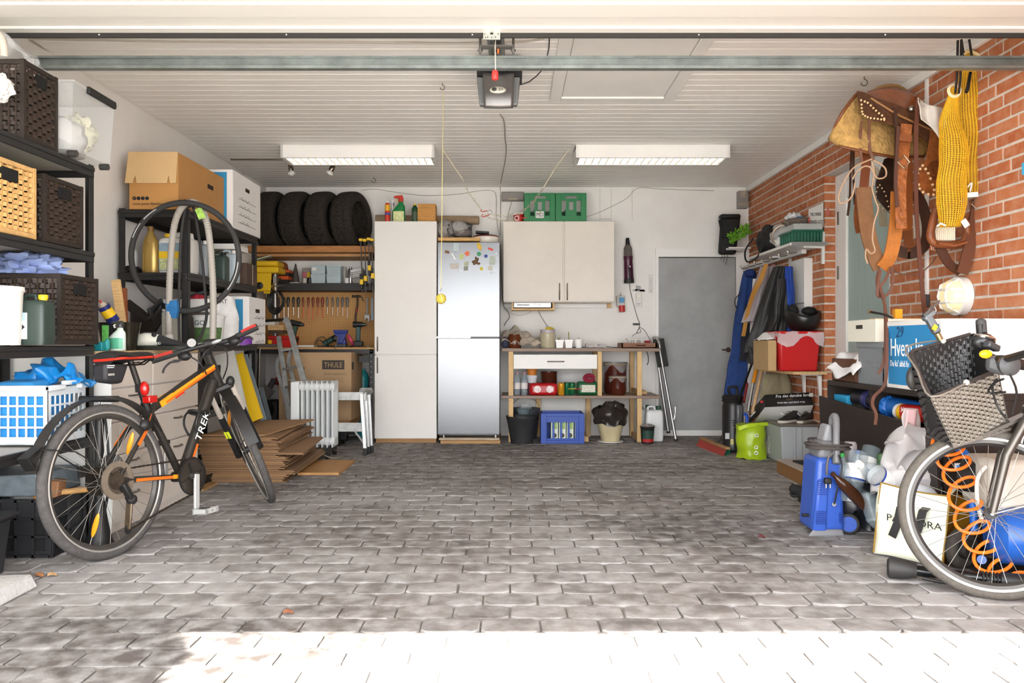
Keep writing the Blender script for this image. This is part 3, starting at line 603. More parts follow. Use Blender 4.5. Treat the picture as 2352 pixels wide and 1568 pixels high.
# shelf radio under it
t=thing('shelf_radio','silver radio in a wooden cradle under the wall cabinet','radio',P(1225,712,7.78));dd=7.76
B().bx(X(1175,dd),X(1274,dd),dd,8.0,Z(712,dd),Z(708,dd)).build('cradle_base',PINE,t);B().bx(X(1175,dd),X(1179,dd),dd,8.0,Z(708,dd),Z(695,dd)).build('cradle_side',PINE,t);B().bx(X(1269,dd),X(1273,dd),dd,8.0,Z(708,dd),Z(695,dd)).build('cradle_side',PINE,t)
B().bx(X(1180,dd),X(1266,dd),dd+.02,7.98,Z(706,dd),Z(694.5,dd)).build('body',mat('#c7c7c8',.35,.5),t,bev=.004);B().bx(X(1187,dd),X(1216,dd),dd+.016,dd+.02,Z(701,dd),Z(699,dd)).build('disc_slot',BLACK,t);B().bx(X(1225,dd),X(1243,dd),dd+.016,dd+.02,Z(702,dd),Z(697,dd)).build('display',mat('#eef0f0',.3),t);B().lathe([(.014,0),(.013,.008)],P(1254,699.5,dd+.02),16,rot(90)).build('knob',metal('#dddddd',.3),t)
# on the wall cabinet
z=Z(508,wd_);GRN=mat('#1f7a45',.45,0,.08,20,name='green_crate')
def beercrate(px0,px1,label,badge):
    dd=wd_+.03;x0,x1=X(px0,dd),X(px1,dd);h=Z(443,dd)-z;w=x1-x0;t=thing('bottle_crate',label,'crate',((x0+x1)/2,dd+.15,z),group='green crates on the wall cabinet')
    k=w/71
    b=holed(B(),(x0,dd,z),(1,0,0),(0,0,1),(0,1,0),w,h,.012,[(23*k,49*k,h-.075*1-0*k+.02,h-.03),(14*k,24*k,.06,h-.075),(48*k,58*k,.06,h-.075),(31*k,41*k,.115,h-.085)]);b.build('front_panel',GRN,t)
    b=B();b.bx(x0+.008*0,x0+14*k-.008,dd-.006,dd,z+.01,z+h-.01);b.bx(x1-14*k+.008,x1,dd-.006,dd,z+.01,z+h-.01);b.bx(x0+16*k,x1-16*k,dd-.005,dd,z+h-.012,z+h);b.bx(x0+16*k,x1-16*k,dd-.005,dd,z,z+.012);b.build('ribs',GRN,t,bev=.002)
    b=B();b.bx(x0,x0+.012,dd,dd+.28,z,z+h);b.bx(x1-.012,x1,dd,dd+.28,z,z+h);b.bx(x0,x1,dd+.268,dd+.28,z,z+h*.5);b.bx(x0,x1,dd,dd+.28,z,z+.012);b.build('walls',GRN,t)
    for i in(1,2):B().bx(x0+w*i/3-.004,x0+w*i/3+.004,dd+.02,dd+.27,z+.01,z+h*.45).build('divider',GRN,t)
    if badge:
        B().bx(x0+26*k,x0+45*k,dd-.012,dd-.004,z+.035,z+.103).build('badge',WHITE,t,bev=.003);B().text('MD',.055,(x0+35.5*k,dd-.0135,z+.05),align='CENTER',sx=.8).build('lettering',INK,t);B().box((x0+36*k,dd-.013,z+.095),(.018,.002,.006)).build('crown_mark',mat('#c9a23a',.5),t)
beercrate(1204,1275,'green plastic bottle crate with a white badge',True);beercrate(1276,1347,'plain green plastic bottle crate on wall cabinet',False)
t=lathed('red_tub','small red plastic tub with white lid beside green crate','tub',[(.045,0),(.054,.085)],(X(1191,7.76),7.78,z),mat('#a8241f',.4),parts=(('lid',[(.056,.08),(.056,.098),(.05,.102)],WHITE),))
t=thing('network_extender','grey wall-mounted network box above the red tub','network device',P(1177,460,7.9));B().bx(X(1152,7.95),X(1203,7.95),7.95,8.03,Z(460,7.95),Z(440,7.95)).build('body',mat('#8b8581',.5),t,bev=.008);B().bx(X(1168,7.94),X(1188,7.94),7.945,7.95,Z(457,7.94),Z(455.5,7.94)).build('logo_strip',mat('#c9b58c',.4),t)
B().tube(smooth([P(1177,460,7.97),P(1172,475,7.98),P(1168,490,7.99),P(1164,507,8.0)]),.003,6).build('cord',mat('#8a847c',.6),t)
# --- wall fittings
t=thing('handheld_vacuum','dark purple handheld vacuum hung on the rear wall','vacuum',P(1445,650,7.95));dd=7.96
def vring(pts):return B().lathe([(r*dd/FPX,(649-y)*dd/FPX)for r,y in pts],V((X(1445,dd),dd,Z(649,dd))),16,rot(0,-2,0),sy=.8)
vring([(11,649),(11,640),(10.5,615),(10,600),(11,590),(10.5,588)]).build('motor_body',mat('#4a1e35',.25),t);vring([(10.5,590),(10,580),(9.5,570),(6,562)]).build('dust_bowl',mat('#6a625c',.15,alpha=.75),t);vring([(5.5,564),(3.8,547),(3,546)]).build('nozzle',BLACK,t);B().tube(smooth([P(1445,613,7.92),P(1447,625,7.9),P(1447,642,7.915)]),.009,8).build('handle',BLACK,t);vring([(12,650),(11.5,640)]).build('base',BLACK,t);B().sph(P(1447,612,7.905),(.006,.004,.01),10,6).build('switch',WHITE,t)
t=thing('power_socket','red and grey industrial power socket on rear wall','socket',P(1428,716,7.98));dd=7.97
B().bx(X(1417,dd),X(1435,dd),dd,8.035,Z(704,dd),Z(679,dd)).build('box',mat('#c3bfb8',.5),t,bev=.006);B().bx(X(1422,dd),X(1434,dd),dd-.008,dd,Z(695,dd),Z(683,dd)).build('switch_cover',mat('#2f83b5',.4),t,bev=.002);B().cyl(P(1428,702,dd-.01),P(1429,716,dd-.015),.033,.03,n=20).build('socket',mat('#b8302a',.4),t);B().cyl(P(1426,679,dd+.02),P(1426,673,dd+.03),.008,n=10).build('gland',mat('#c3bfb8',.5),t)
t=thing('thermometer','white strip thermometer on the rear wall near the door','thermometer',P(1495,672,8.03));B().bx(X(1490.5,8.03),X(1500,8.03),8.025,8.035,Z(672,8.03),Z(630,8.03)).build('plate',WHITE,t,bev=.002);B().cyl(P(1495,668,8.024),P(1495,637,8.024),.0025,n=6).build('tube',mat('#b9b6b2',.3),t)
for k in range(9):
    for sx in(-3,3):B().box(P(1495+sx,666-k*3.4,8.024),(.006,.001,.0018)).build('scale_mark',INK,t)
B().sph(P(1495,669,8.024),.005,8,6).build('bulb',mat('#8a3a30',.4),t)
t=thing('mains_socket','white stacked switch and mains socket plate by grey tape','socket',P(1467,705,8.03));B().bx(X(1460.5,8.03),X(1474,8.03),8.022,8.038,Z(705,8.03),Z(672,8.03)).build('plate',WHITE,t,bev=.003);B().bx(X(1462,8.02),X(1472,8.02),8.014,8.024,Z(684,8.02),Z(674,8.02)).build('switch',mat('#e3dfd2',.4),t,bev=.002)
for px,py in((1464.5,697),(1469.5,697),(1467,700)):B().cyl(P(px,py,8.022),P(px,py,8.018),.004,n=8).build('pin_hole',INK,t)
b=B();[b.box(P(px,py,8.032),(w,.003,h),rot(0,a,0))for px,py,w,h,a in((1466,661,.05,.045,10),(1470,667,.1,.02,4),(1459,666,.05,.018,-8),(1475,667,.05,.02,-6))];solo(b,'duct_tape',mat('#8e8c89',.45,.4,.2,40),'patch of grey duct tape above the wall sockets','tape')
t=thing('black_clip','small black clip screwed to the wall above the tray','clip',P(1461,747,8.03));B().bx(X(1453.5,8.03),X(1468,8.03),8.02,8.038,Z(746.5,8.03),Z(742,8.03)).build('plate',BLACK,t);[B().sph(P(px,744.3,8.02),.003,6,5).build('screw',CHROME,t)for px in(1455,1466.5)]
t=thing('door_intercom','grey wall chime box in the rear corner under the ceiling','chime',P(1706,480,7.97));B().bx(X(1695.5,7.97),X(1718,7.97),7.96,8.037,Z(478,7.97),Z(438,7.97)).build('body',mat('#86817d',.5),t,bev=.006);B().bx(X(1702,7.95),X(1713,7.95),7.953,7.962,Z(453,7.95),Z(437,7.95)).build('button_plate',mat('#a49a88',.5),t,bev=.002);B().lathe([(.014,0),(.012,.01)],P(1707,447.5,7.955),14,rot(90)).build('lens',CHROME,t);B().bx(X(1696,7.95),X(1716,7.95),7.956,7.962,Z(469,7.95),Z(467.5,7.95)).build('stripe',mat('#b9a36c',.5),t)
# thin cables along the wall
cable('thin_cable','thin cable running along rear wall behind the spray bottles',[P(830,437,8.02),P(862,434,8.02),P(900,440,8.02),P(975,449,8.02),P(1050,446,8.02),P(1100,438,8.02),P(1130,438,8.02),P(1140,452,8.02),P(1140,500,8.02),P(1148,545,8.02)],.0022,mat('#8d867c',.7))
cable('thin_cable','thin cable slanting down from the ceiling to green crate',[P(1640,438,8.02),P(1520,434,8.02),P(1466,432,8.02),P(1440,455,8.02),P(1405,474,8.02),P(1370,490,8.02),P(1340,500,8.02)],.0022,mat('#8d867c',.7))
cable('thin_cable','black lead from hand vacuum down to the wooden tray',[P(1446,650,7.99),P(1448,668,8.02),P(1456,700,8.02),P(1464,730,8.02),P(1469,742,8.02),P(1468,752,8.02),P(1462,765,8.0)],.0025,mat('#3a3734',.6))
cable('thin_cable','black aerial lead from the radio to the worktop',[P(1236,712,7.95),P(1242,725,8.02),P(1250,738,8.02),P(1260,752,7.98)],.0025,mat('#3a3734',.6))
cable('thin_cable','tangle of thin wires between fridge and wall cabinet',[P(1150,560,7.9),P(1152,640,7.9),P(1156,700,7.92),P(1166,715,7.95),P(1170,728,7.95),P(1162,740,7.95),P(1158,748,7.95)],.004,mat('#7b736a',.7))
cable('thin_cable','pale wire looped under the shelf radio',[P(1160,705,7.95),P(1175,720,7.95),P(1195,724,7.95),P(1215,718,7.95),P(1222,711,7.95)],.0025,mat('#b3a893',.7))
# ceiling cable coming forward, and surface cables
zc=CEIL-.004
cp=lambda px,py:P(px,py,(zc-EYE)*FPX/(784-py))
cable('ceiling_cable','wavy cable tacked across the planks behind the opener',[cp(1148,262),cp(1158,280),cp(1160,320),cp(1163,345),cp(1158,380),cp(1151,415),P(1149,430,8.02),P(1150,470,8.02),P(1149,540,8.02)],.004,mat('#a79f95',.7))
cable('ceiling_cable','grey conduit clipped along the front ceiling planks',[cp(180,165),cp(78,98),cp(84,90),cp(210,92),cp(500,96),cp(800,97),cp(1050,99),cp(1200,95),cp(1250,88)],.006,mat('#b1a99f',.6))
cable('ceiling_cable','grey conduit running back along the left ceiling edge',[cp(176,162),cp(240,202),cp(330,258),cp(420,318),cp(505,370),cp(560,400)],.007,mat('#8f877d',.6))
cable('ceiling_cable','black wire beside the ceiling hatch frame',[cp(1262,88),cp(1260,115),cp(1254,138)],.003,BLACK)
b=B().cyl(cp(530,366),cp(660,366),.008,n=8);solo(b,'spot_rail',metal('#8b7d70',.4),'thin metal rail carrying the ceiling spotlights','rail')
def spot(px,py,a,label):
    t=thing('spotlight',label,'spotlight',P(px,py,6.75),group='ceiling spotlights');top=cp(px,378);c=P(px,py,6.75);ax=rot(0,a,0)
    B().tube([top,top+V((0,0,-.05)),c+V((0,0,.05))],.007,8).build('stem',metal('#8a8078',.3),t);B().lathe([(.004,.05),(.018,.035),(.024,0),(.02,-.02)],c,16,ax).build('lamp_body',metal('#7d736a',.3),t);B().lathe([(.02,-.02),(.032,-.035),(.032,-.05),(.024,-.05),(.02,-.04),(0,-.04)],c,18,ax).build('lamp_glass',WHITE,t)
spot(668,388,-10,'small ceiling spotlight above the left spare tyre');spot(762,388,28,'small tilted ceiling spotlight above the right spare tyres')
def hook(px,py,label,r=.02):
    c=cp(px,py-6);solo(B().tube([c+V((0,0,0)),c+V((0,0,-.015))]+[c+V((r*sin(q),0,-.015-r+r*cos(q)))for q in[pi*1.5*i/8 for i in range(9)]],.0028,6),'ceiling_hook',metal('#7d7468',.4),label,'hook')
hook(1985,182,'bent metal hook in the ceiling before the saddle');hook(1016,196,'screw hook holding the yellow string',.014);hook(858,412,'ring hook in the ceiling above the tall cabinet')
# tennis ball on a string
bd=4.83;t=thing('tennis_ball','tennis ball on a yellow string hanging from the ceiling','tennis ball',P(1013,698,bd));c=P(1013,686,bd)
B().sph(c,.0325,20,14).build('ball',mat('#c9b447',.95,0,.15,60,.3,200),t);B().torus(c,(1,.25,.3),.0322,.0016,32,5).build('seam',mat('#ece6d2',.8),t)
B().tube([cp(1018,205),P(1016,400,bd),P(1013,662,bd)],.0018,6).build('string',mat('#d9c97d',.8),t);B().tube([P(1013,660,bd)+V((.006*sin(q*.8),0,-.003*q))for q in range(9)],.0015,5).build('wire_hook',CHROME,t)
# chains of a trapeze hung slack above the fridge
CH_M=mat('#b3a993',.4,.4)
def chain(pts,t,step=.028):
    pts=[V(p)for p in pts];b=B();k=0
    for a,e in zip(pts,pts[1:]):
        n=max(1,int((e-a).length/step));dr_=(e-a).normalized();u,w=perp(dr_)
        for i in range(n):
            c=a+(e-a)*((i+.5)/n);q=u if k%2 else w;k+=1;L2=step*.62
            b.tube([c+dr_*(L2*cos(g))+q*(.007*sin(g))for g in[2*pi*m_/10 for m_ in range(10)]],.0027,5,closed=True)
    return b.build('chain',CH_M,t)
t=thing('swing_chain','slack swing chain with red carabiners above the fridge','chain',P(1140,495,6.55));cd=6.5
B().tube([cp(1016,343),P(1040,378,cd),P(1062,410,cd)],.004,6).build('rope',mat('#d8ccb2',.8),t);B().tube([cp(1306,345),P(1276,385,cd),P(1247,433,cd)],.004,6).build('rope',mat('#d8ccb2',.8),t)
chain([P(1062,410,cd),P(1076,442,cd),P(1106,482,cd)],t);chain([P(1247,433,cd),P(1225,465,cd),P(1195,490,cd),P(1160,497,cd),P(1130,492,cd)],t);chain([P(1108,492,cd),P(1128,502,cd),P(1160,507,cd),P(1185,504,cd)],t)
B().torus(P(1125,487,cd),(0,1,0),.018,.0025,18,6).build('ring',CHROME,t);B().torus(P(1187,501,cd),(0,1,0),.018,.003,18,6).build('ring',WHITE,t)
for q in([P(1106,480,cd),P(1104,484,cd),P(1108,486,cd),P(1119,484,cd)],[P(1108,492,cd),P(1106,497,cd),P(1110,498,cd),P(1124,493,cd)],[P(1192,502,cd),P(1205,500,cd),P(1210,499,cd)]):B().tube(q,.004,6).build('carabiner',mat('#b5352c',.4),t)
# --- wooden shelf unit with drawer
SH=7.5;LAM=mat('#8f7868',.5,0,.12,8,stretch=(1,8,8),name='laminate');z1=Z(799,SH)
su=thing('shelf_unit','pine shelf unit with laminate tops and a white drawer','shelf unit',(X(1334,SH),7.75,0))
B().bx(X(1153,SH),X(1516,SH),SH,8.03,Z(807,SH),Z(799.5,SH)).build('worktop',LAM,su,bev=.003);B().bx(X(1152,SH),X(1517,SH),SH,8.03,Z(915,SH),Z(908.5,SH)).build('shelf',LAM,su,bev=.003)
for px0,px1 in((1168,1179),(1373,1383),(1464,1475)):
    for y0,y1 in((807,908.5),(915,1017)):
        if px0==1373 and y0>900:continue
        u=B().bx(X(px0,SH),X(px1,SH),SH+.01,SH+.055,max(0,Z(y1,SH)),Z(y0,SH)).build('upright',PINEV,su,bev=.003)
        for yy in(y0+6,y1-6):
            if yy<1005:B().cyl(P((px0+px1)/2,yy,SH+.01),P((px0+px1)/2,yy,SH+.005),.006,n=8).build('bolt',mat('#a39d94',.6),u)
for px0,px1,y0 in((1231,1242,915),(1346,1357,915),(1447,1457,915),(1362,1371,807),(1447,1457,807)):
    B().bx(X(px0,7.95),X(px1,7.95),7.95,8.0,0 if y0>900 else Z(908,7.6),Z(y0,SH)).build('rear_upright',PINEV,su,bev=.003)
for px in(1342,1464):B().bx(X(px,SH+.05),X(px+10,SH+.05),SH+.055,7.95,.0,.05).build('foot_rail',PINE,su,bev=.003)
B().bx(X(1464,SH+.05),X(1474,SH+.05),SH+.055,7.95,Z(908,SH),Z(908,SH)+.05).build('foot_rail',PINE,su,bev=.003)
dw=B().bx(X(1179.5,SH),X(1372,SH),SH+.004,SH+.022,Z(847,SH),Z(814,SH)).build('drawer',WPAINT,su,bev=.003);bow(830,1259,1294,SH+.004,dw,True);B().bx(X(1184,SH),X(1368,SH),SH+.022,7.95,Z(845,SH),Z(818,SH)).build('drawer_box',mat('#5a5148',.7),dw)
# on its top
z=Z(799.5,SH)+.001
def top(px,dd):return V((X(px,dd),dd,z))
lathed('pickle_jar','brown glazed jar under the dirty cloth','jar',[(.06,0),(.068,.02),(.068,.1),(.055,.12),(.055,.135)],top(1182,7.62),mat('#5e2f17',.2))
fn=lambda u,v:V((X(1153+u*98,7.62),7.53+v*.25+.02*sin(u*9),z+.012+max(0,.19*(1-abs(u-.3)*1.05)*(.35+.65*v)+.016*sin(u*23+v*7)+.012*sin(v*19+u*5))*(1 if u<.92 else .5)-(.06*(1-v)*(u>.2)*max(0,sin(u*4)))*.6))
sheetcloth('dust_cloth','stained beige cloth heaped over a brown jar',fn,mat('#b3a797',.9,0,.4,9,.4,30),40,22)
solo(blob(top(1160,7.6)+V((0,0,.05)),(.035,.06,.055),4,.3,3,flat=z),'navy_rag',mat('#3c3f55',.9),'small navy rag beside the brown jar on the worktop','rag')
t=lathed('stoneware_crock','beige stoneware crock with lilac rim on the worktop','crock',[(.07,0),(.075,.01),(.078,.14),(.07,.15),(.066,.18)],top(1258,7.63),mat('#b3aa90',.3),shell=.006,parts=(('lilac_band',[(.071,.148),(.073,.155),(.073,.178),(.07,.18)],mat('#b7abb0',.4)),))
solo(blob(top(1262,7.6)+V((0,0,.19)),(.04,.03,.016),2,.2,3),'yellow_sponge',mat('#c9b236',.9),'yellow sponge lying on the beige crock','sponge')
POTM=mat('#efeeeb',.35)
for i,(px,lb)in enumerate(((1285,'square white plant pot nearest the beige crock'),(1306,'square white plant pot with tall sprouts'))):
    t=thing('plant_pot',lb,'plant pot',top(px,7.58),group='white plant pots on the worktop');a=.032;h=.078
    B().hexa([(-a,-a,0),(a,-a,0),(a,a,0),(-a,a,0),(-a*1.15,-a*1.15,h),(a*1.15,-a*1.15,h),(a*1.15,a*1.15,h),(-a*1.15,a*1.15,h)]).build('pot',POTM,t,local=True,bev=.003);B().bx(-a*1.3,a*1.3,-a*1.3,a*1.3,h-.016,h+.003).build('rim',POTM,t,local=True,bev=.002)
    for k in range(3):B().tube([(rr(-.01,.01),0,h),(rr(-.02,.02),0,h+(.03 if i==0 else .09)*rr(.7,1.1))],.003,5).build('sprout',mat('#8a8240',.7),t,local=True)
t=lathed('plant_pot','round white plant pot with a stub of stem','plant pot',[(.03,0),(.042,.075),(.043,.085)],top(1329,7.58),POTM,group='white plant pots on the worktop',shell=.004);B().cyl((0,0,.06),(.002,0,.1),.004,n=6).build('sprout',mat('#8a8240',.7),t,local=True)
sheetcloth('crumpled_paper','crumpled white paper bag lying on the worktop',lambda u,v:V((X(1345+u*48,7.6),7.55+v*.16,z+.006+abs(.03*sin(u*8+v*3)*sin(v*pi)+.012*sin(u*21)))),mat('#d9d6d6',.8),20,12)
cable('worktop_cord','black cord lying on the worktop behind the paper',[top(1312,7.8)+V((0,0,.005)),top(1340,7.82)+V((0,0,.006)),top(1390,7.8)+V((0,0,.012)),top(1405,7.75)+V((0,0,.006)),top(1420,7.72)+V((0,0,.004))],.0035,BLACK)
t=thing('serving_tray','wooden serving tray with oval handle slot on the worktop','tray',top(1468,7.65));dd=7.58;x0,x1=X(1428,dd),X(1508,dd);b=holed(B(),(x0,dd,z),(1,0,0),(0,0,1),(0,1,0),x1-x0,.05,.012,[((x1-x0)*.42,(x1-x0)*.7,.017,.032)]);b.build('front',wood('#8a5f47'),t)
b=B().bx(x0,x0+.012,dd,dd+.3,z,z+.05).bx(x1-.012,x1,dd,dd+.3,z,z+.05).bx(x0,x1,dd+.29,dd+.3,z,z+.05);b.build('sides',wood('#8a5f47'),t);B().bx(x0,x1,dd,dd+.3,z,z+.008).build('base',wood('#6d4a37'),t)
t=thing('egg_tray','white plastic tray of small pots on the wooden tray','tray',P(1462,788,7.68));zz=z+.05
B().bx(X(1441,7.68),X(1483,7.68),7.66,7.8,zz+.03,zz+.042).build('plate',WHITE,t,bev=.003)
for px in(1447,1460,1474):B().lathe([(.012,0),(.02,.032)],V((X(px,7.68),7.69,zz)),12).build('cup',WHITE,t)
solo(B().box(V((X(1487,7.72),7.72,zz+.012)),(.05,.05,.024)),'red_sponge',mat('#a32b3d',.8),'small red sponge on the wooden tray','sponge',bev=.004)
cable('charger_wire','tangle of grey wires on the egg tray',[P(1452,772,7.72),P(1460,766,7.72),P(1472,762,7.74),P(1468,752,7.8),P(1480,758,7.8),P(1490,775,7.74),P(1496,786,7.7)],.003,mat('#55504a',.6))
cable('plug_lead','black lead with a plug hanging below the worktop',[P(1484,806,7.6),P(1488,815,7.6),P(1489,830,7.6),P(1486,838,7.6)],.004,BLACK)
# middle shelf
z=Z(908.5,SH)+.001
t=thing('water_bottle_pack','shrink-wrapped pack of clear water bottles on the shelf','bottle pack',top(1196,7.6))
for ix in(-1,1):
    for iy in(0,1):
        o=B().lathe([(.03,0),(.034,.01),(.033,.08),(.034,.13),(.022,.19),(.012,.205)],(ix*.036,iy*.075,0),14).build('bottle',PET,t,local=True);B().cyl((ix*.036,iy*.075,.2),(ix*.036,iy*.075,.222),.014,n=12).build('cap',mat('#b98a95',.4),t,local=True);B().lathe([(.0345,.06),(.0345,.12)],(ix*.036,iy*.075,0),14).build('paper_label',mat('#d8d2d2',.5,0,.2,40),t,local=True)
POTG='flower pots stacked on the shelf'
lathed('flower_pot','burgundy flower pot at the bottom of the pot stack','flower pot',[(.045,0),(.06,.09),(.064,.09),(.064,.115)],top(1222,7.66),mat('#6d3a40',.5),POTG)
lathed('flower_pot','blue and white ceramic pot in the middle of the stack','flower pot',[(.04,.116),(.06,.185),(.062,.19)],top(1222,7.66),mat('#d9dce4',.3,0,.25,30),POTG);lathed('flower_pot','orange clay pot on top of the pot stack','flower pot',[(.04,.19),(.05,.235),(.054,.236),(.055,.255)],top(1222,7.66),mat('#cc7a2e',.6),POTG,shell=.004)
SHR=mat('#b5161c',.3,0,.1,14)
t=thing('drink_pack','red shrink-wrapped pack of drink cans on the shelf','can pack',top(1248,7.58));w=X(1281,7.55)-X(1217,7.55)
B().bx(-w/2,w/2,-.06,.1,0,.118).build('wrap',SHR,t,local=True,bev=.03,seg=3)
for sx in(-.06,.06):B().lathe([(.036,0),(.034,.003)],(sx,-.062,.06),18,rot(90)).build('wrap_hole',mat('#e3c9c9',.25,0,.4,40),t,local=True)
lathed('brown_jar','brown glazed jar standing behind the red can pack','jar',[(.075,0),(.08,.02),(.08,.2),(.083,.205),(.083,.222)],top(1261,7.76),mat('#4a2417',.2),shell=.006)
def can(px,dd,m,label,txt=None):
    t=lathed('drink_can',label,'can',[(.026,0),(.032,.008),(.032,.112),(.025,.12)],top(px,dd),m,'drink cans on the shelf',parts=(('rim',[(.026,.12),(.027,.124),(.024,.122),(0,.12)],ALU),))
    if txt:B().text(txt,.024,(0,-.033,.055),align='CENTER').build('lettering',mat('#e2cf4a',.5),t,local=True)
can(1289,7.56,mat('#d3951f',.3,.3,.15,40),'orange drink can beside the red can pack');can(1302,7.62,mat('#1f6a43',.3,.3),'green drink can next to the orange can');can(1314,7.6,mat('#1f6a43',.3,.3),'front green drink can with yellow lettering','KONDI')
t=thing('drink_pack','green and red wrapped can pack with a price sheet','can pack',top(1349,7.6));B().bx(-.105,.105,-.06,.1,0,.13).build('wrap',mat('#1f5b36',.3,0,.15,14),t,local=True,bev=.03,seg=3);B().bx(-.106,.106,-.061,.1,.05,.072).build('red_band',mat('#8c2330',.4),t,local=True,bev=.01);B().bx(-.06,.07,-.066,-.06,.03,.1).build('sheet',mat('#d5d2c2',.5,0,.35,60),t,local=True)
b=B()
for k in range(3):b.tube(smooth([top(1352,7.6)+V((cos(q)*(.05-.014*k),-.05+.01*k,.165+sin(q)*(.036-.01*k)))for q in[2*pi*i/10 for i in range(10)]]),.01,8)
b.grid(lambda u,v:top(1352,7.6)+V(((u-.5)*.1+.02*v,-.06+v*.14,.135+.05*sin(u*pi)+.01*sin(v*12))),10,10);solo(b,'burgundy_cloth',mat('#8a1f38',.9,0,.2,20),'rolled burgundy cloth on the green can pack','cloth',solid=.004)
BRN=mat('#4d2015',.15,0,.15,6)
def brownjar(px,dd,r,h,label):
    t=lathed('stone_jar',label,'jar',[(r*.82,0),(r*.95,h*.1),(r,h*.4),(r*.97,h*.85),(r*1.02,h*.95),(r*1.03,h)],top(px,dd),BRN,shell=.008)
    b=B().grid(lambda u,v:(cos(2*pi*u)*r*(1.05+.05*sin(u*40)*v),sin(2*pi*u)*r*(1.05+.05*sin(u*40)*v),h*(1.01-v*(.22+.12*sin(u*25)))),48,8,cu=True);b.lathe([(r*1.03,h*1.005),(0,h*1.005)],n=24);b.build('cling_film',FILM,t,local=True);B().torus((0,0,h*.94),(0,0,1),r*1.06,.003,28,5).build('rubber_band',mat('#b59d5a',.6),t,local=True)
brownjar(1413,7.78,.118,.315,'large dark brown stoneware jar sealed with film');brownjar(1419,7.6,.082,.185,'small dark brown jar sealed with film, in front')
solo(B().bx(X(1466,7.75),X(1484,7.75),7.7,7.95,z,z+.03),'pine_offcut',PINE,'short pine offcut on the shelf end','offcut')
# floor under the unit
t=bucket('galvanised_bucket','galvanised metal bucket with a clear plastic bag inside',(X(1207,7.8),7.8,0),.11,.145,.3,mat('#7f868a',.4,.7,.2,15),GALV,GALV,drop=False);blob((0,0,.3),(.06,.05,.05),3,.5,3).build('plastic_bag',FILM,t,local=True)
t=bucket('black_bucket','large black mason bucket with wire handle',(X(1199,7.42),7.45,0),.105,.15,.255,mat('#2d2d2f',.6,0,.15,12),mat('#2d2d2f',.6),CHROME)
solo(B().lathe([(.05,0),(.075,.05),(.07,.05),(.045,.01)],(X(1202,7.6),7.62,.262),20),'grey_bowl',mat('#6f7d80',.4),'grey-blue bowl behind the black bucket','bowl')
BLU=mat('#1f47a3',.4,0,.08,15,name='blue_crate');t=thing('blue_crate','blue plastic milk crate holding juice cartons','crate',(X(1291,7.4),7.56,0));dd=7.4;x0,x1=X(1243,dd),X(1341,dd);w=x1-x0;h=Z(949,dd);k=w/98
b=holed(B(),(x0,dd,.0),(1,0,0),(0,0,1),(0,1,0),w,h,.015,[(a*k,(a+13)*k,.05,h-.085)for a in(13,30.5,48,65.5)]);b.build('front',BLU,t)
b=B().bx(x0-.004,x0+12*k,dd-.01,dd,0,h).bx(x1-12*k,x1+.004,dd-.01,dd,0,h).bx(x0,x1,dd-.008,dd,h-.03,h).bx(x0,x1,dd-.008,dd,0,.035);b.build('ribs',BLU,t,bev=.003);b=B().bx(x0,x0+.015,dd,dd+.3,0,h).bx(x1-.015,x1,dd,dd+.3,0,h).bx(x0,x1,dd+.285,dd+.3,0,h).bx(x0,x1,dd,dd+.3,0,.015);b.build('walls',BLU,t)
for i,px in enumerate((1274,1292,1310,1329)):
    t=thing('juice_carton',('first','second','third','fourth')[i]+' juice carton from the left inside the blue crate','carton',(X(px,dd),dd+.065,.015),group='cartons in the blue crate');B().bx(-.033,.033,-.033,.033,0,.2).build('body',mat('#dbe3cf',.5),t,local=True,bev=.002);B().hexa([(-.033,-.033,.2),(.033,-.033,.2),(.033,.033,.2),(-.033,.033,.2),(-.033,-.003,.235),(.033,-.003,.235),(.033,.003,.235),(-.033,.003,.235)]).build('gable',WHITE,t,local=True);B().bx(-.025,.025,-.0345,-.033,.12,.19).build('print',mat('#9fbf62',.5,0,.4,60),t,local=True);B().cyl((0,-.033,.06),(0,-.0345,.06),.022,n=16).build('fruit_print',mat('#4b4438',.5,0,.4,50),t,local=True)
t=thing('planter_bin','cream glazed planter lined with a black bin bag','planter',(X(1405,7.4),7.5,0));c=(0,0,0)
B().lathe([(.1,.0),(.122,.008),(.122,.016),(.08,.016)],n=28).build('saucer',mat('#d9d6cd',.3),t,local=True);B().shell([(.085,.016),(.128,.17),(.142,.26)],n=28,t=.008).build('pot',mat('#cbbd97',.3,0,.2,8,stretch=(1,1,.4)),t,local=True)
b=B().grid(lambda u,v:ncrumple(V((cos(2*pi*u)*(.147+.012*sin(v*pi)-.05*max(0,v-.75)*4*.5),sin(2*pi*u)*(.147+.012*sin(v*pi)-.05*max(0,v-.75)*2),.175+v*.17)),12,.035,2),44,14,cu=True);b.build('bin_bag',mat('#2e2826',.28,0,.2,20),t,local=True);blob((.02,0,.3),(.12,.12,.09),7,.35,3).build('bag_contents',mat('#2e2826',.28),t,local=True)
jerrycan('jerrycan','tall white jerrycan by the folded steps',X(1503,7.62),7.64,0,.17,.13,.335,mat('#dfe0e0',.4),mat('#284b35',.5));jerrycan('jerrycan','white jerrycan with green cap behind pine upright',X(1480,7.8),7.82,0,.15,.12,.33,mat('#d3d6d5',.4),mat('#1f5b36',.5))
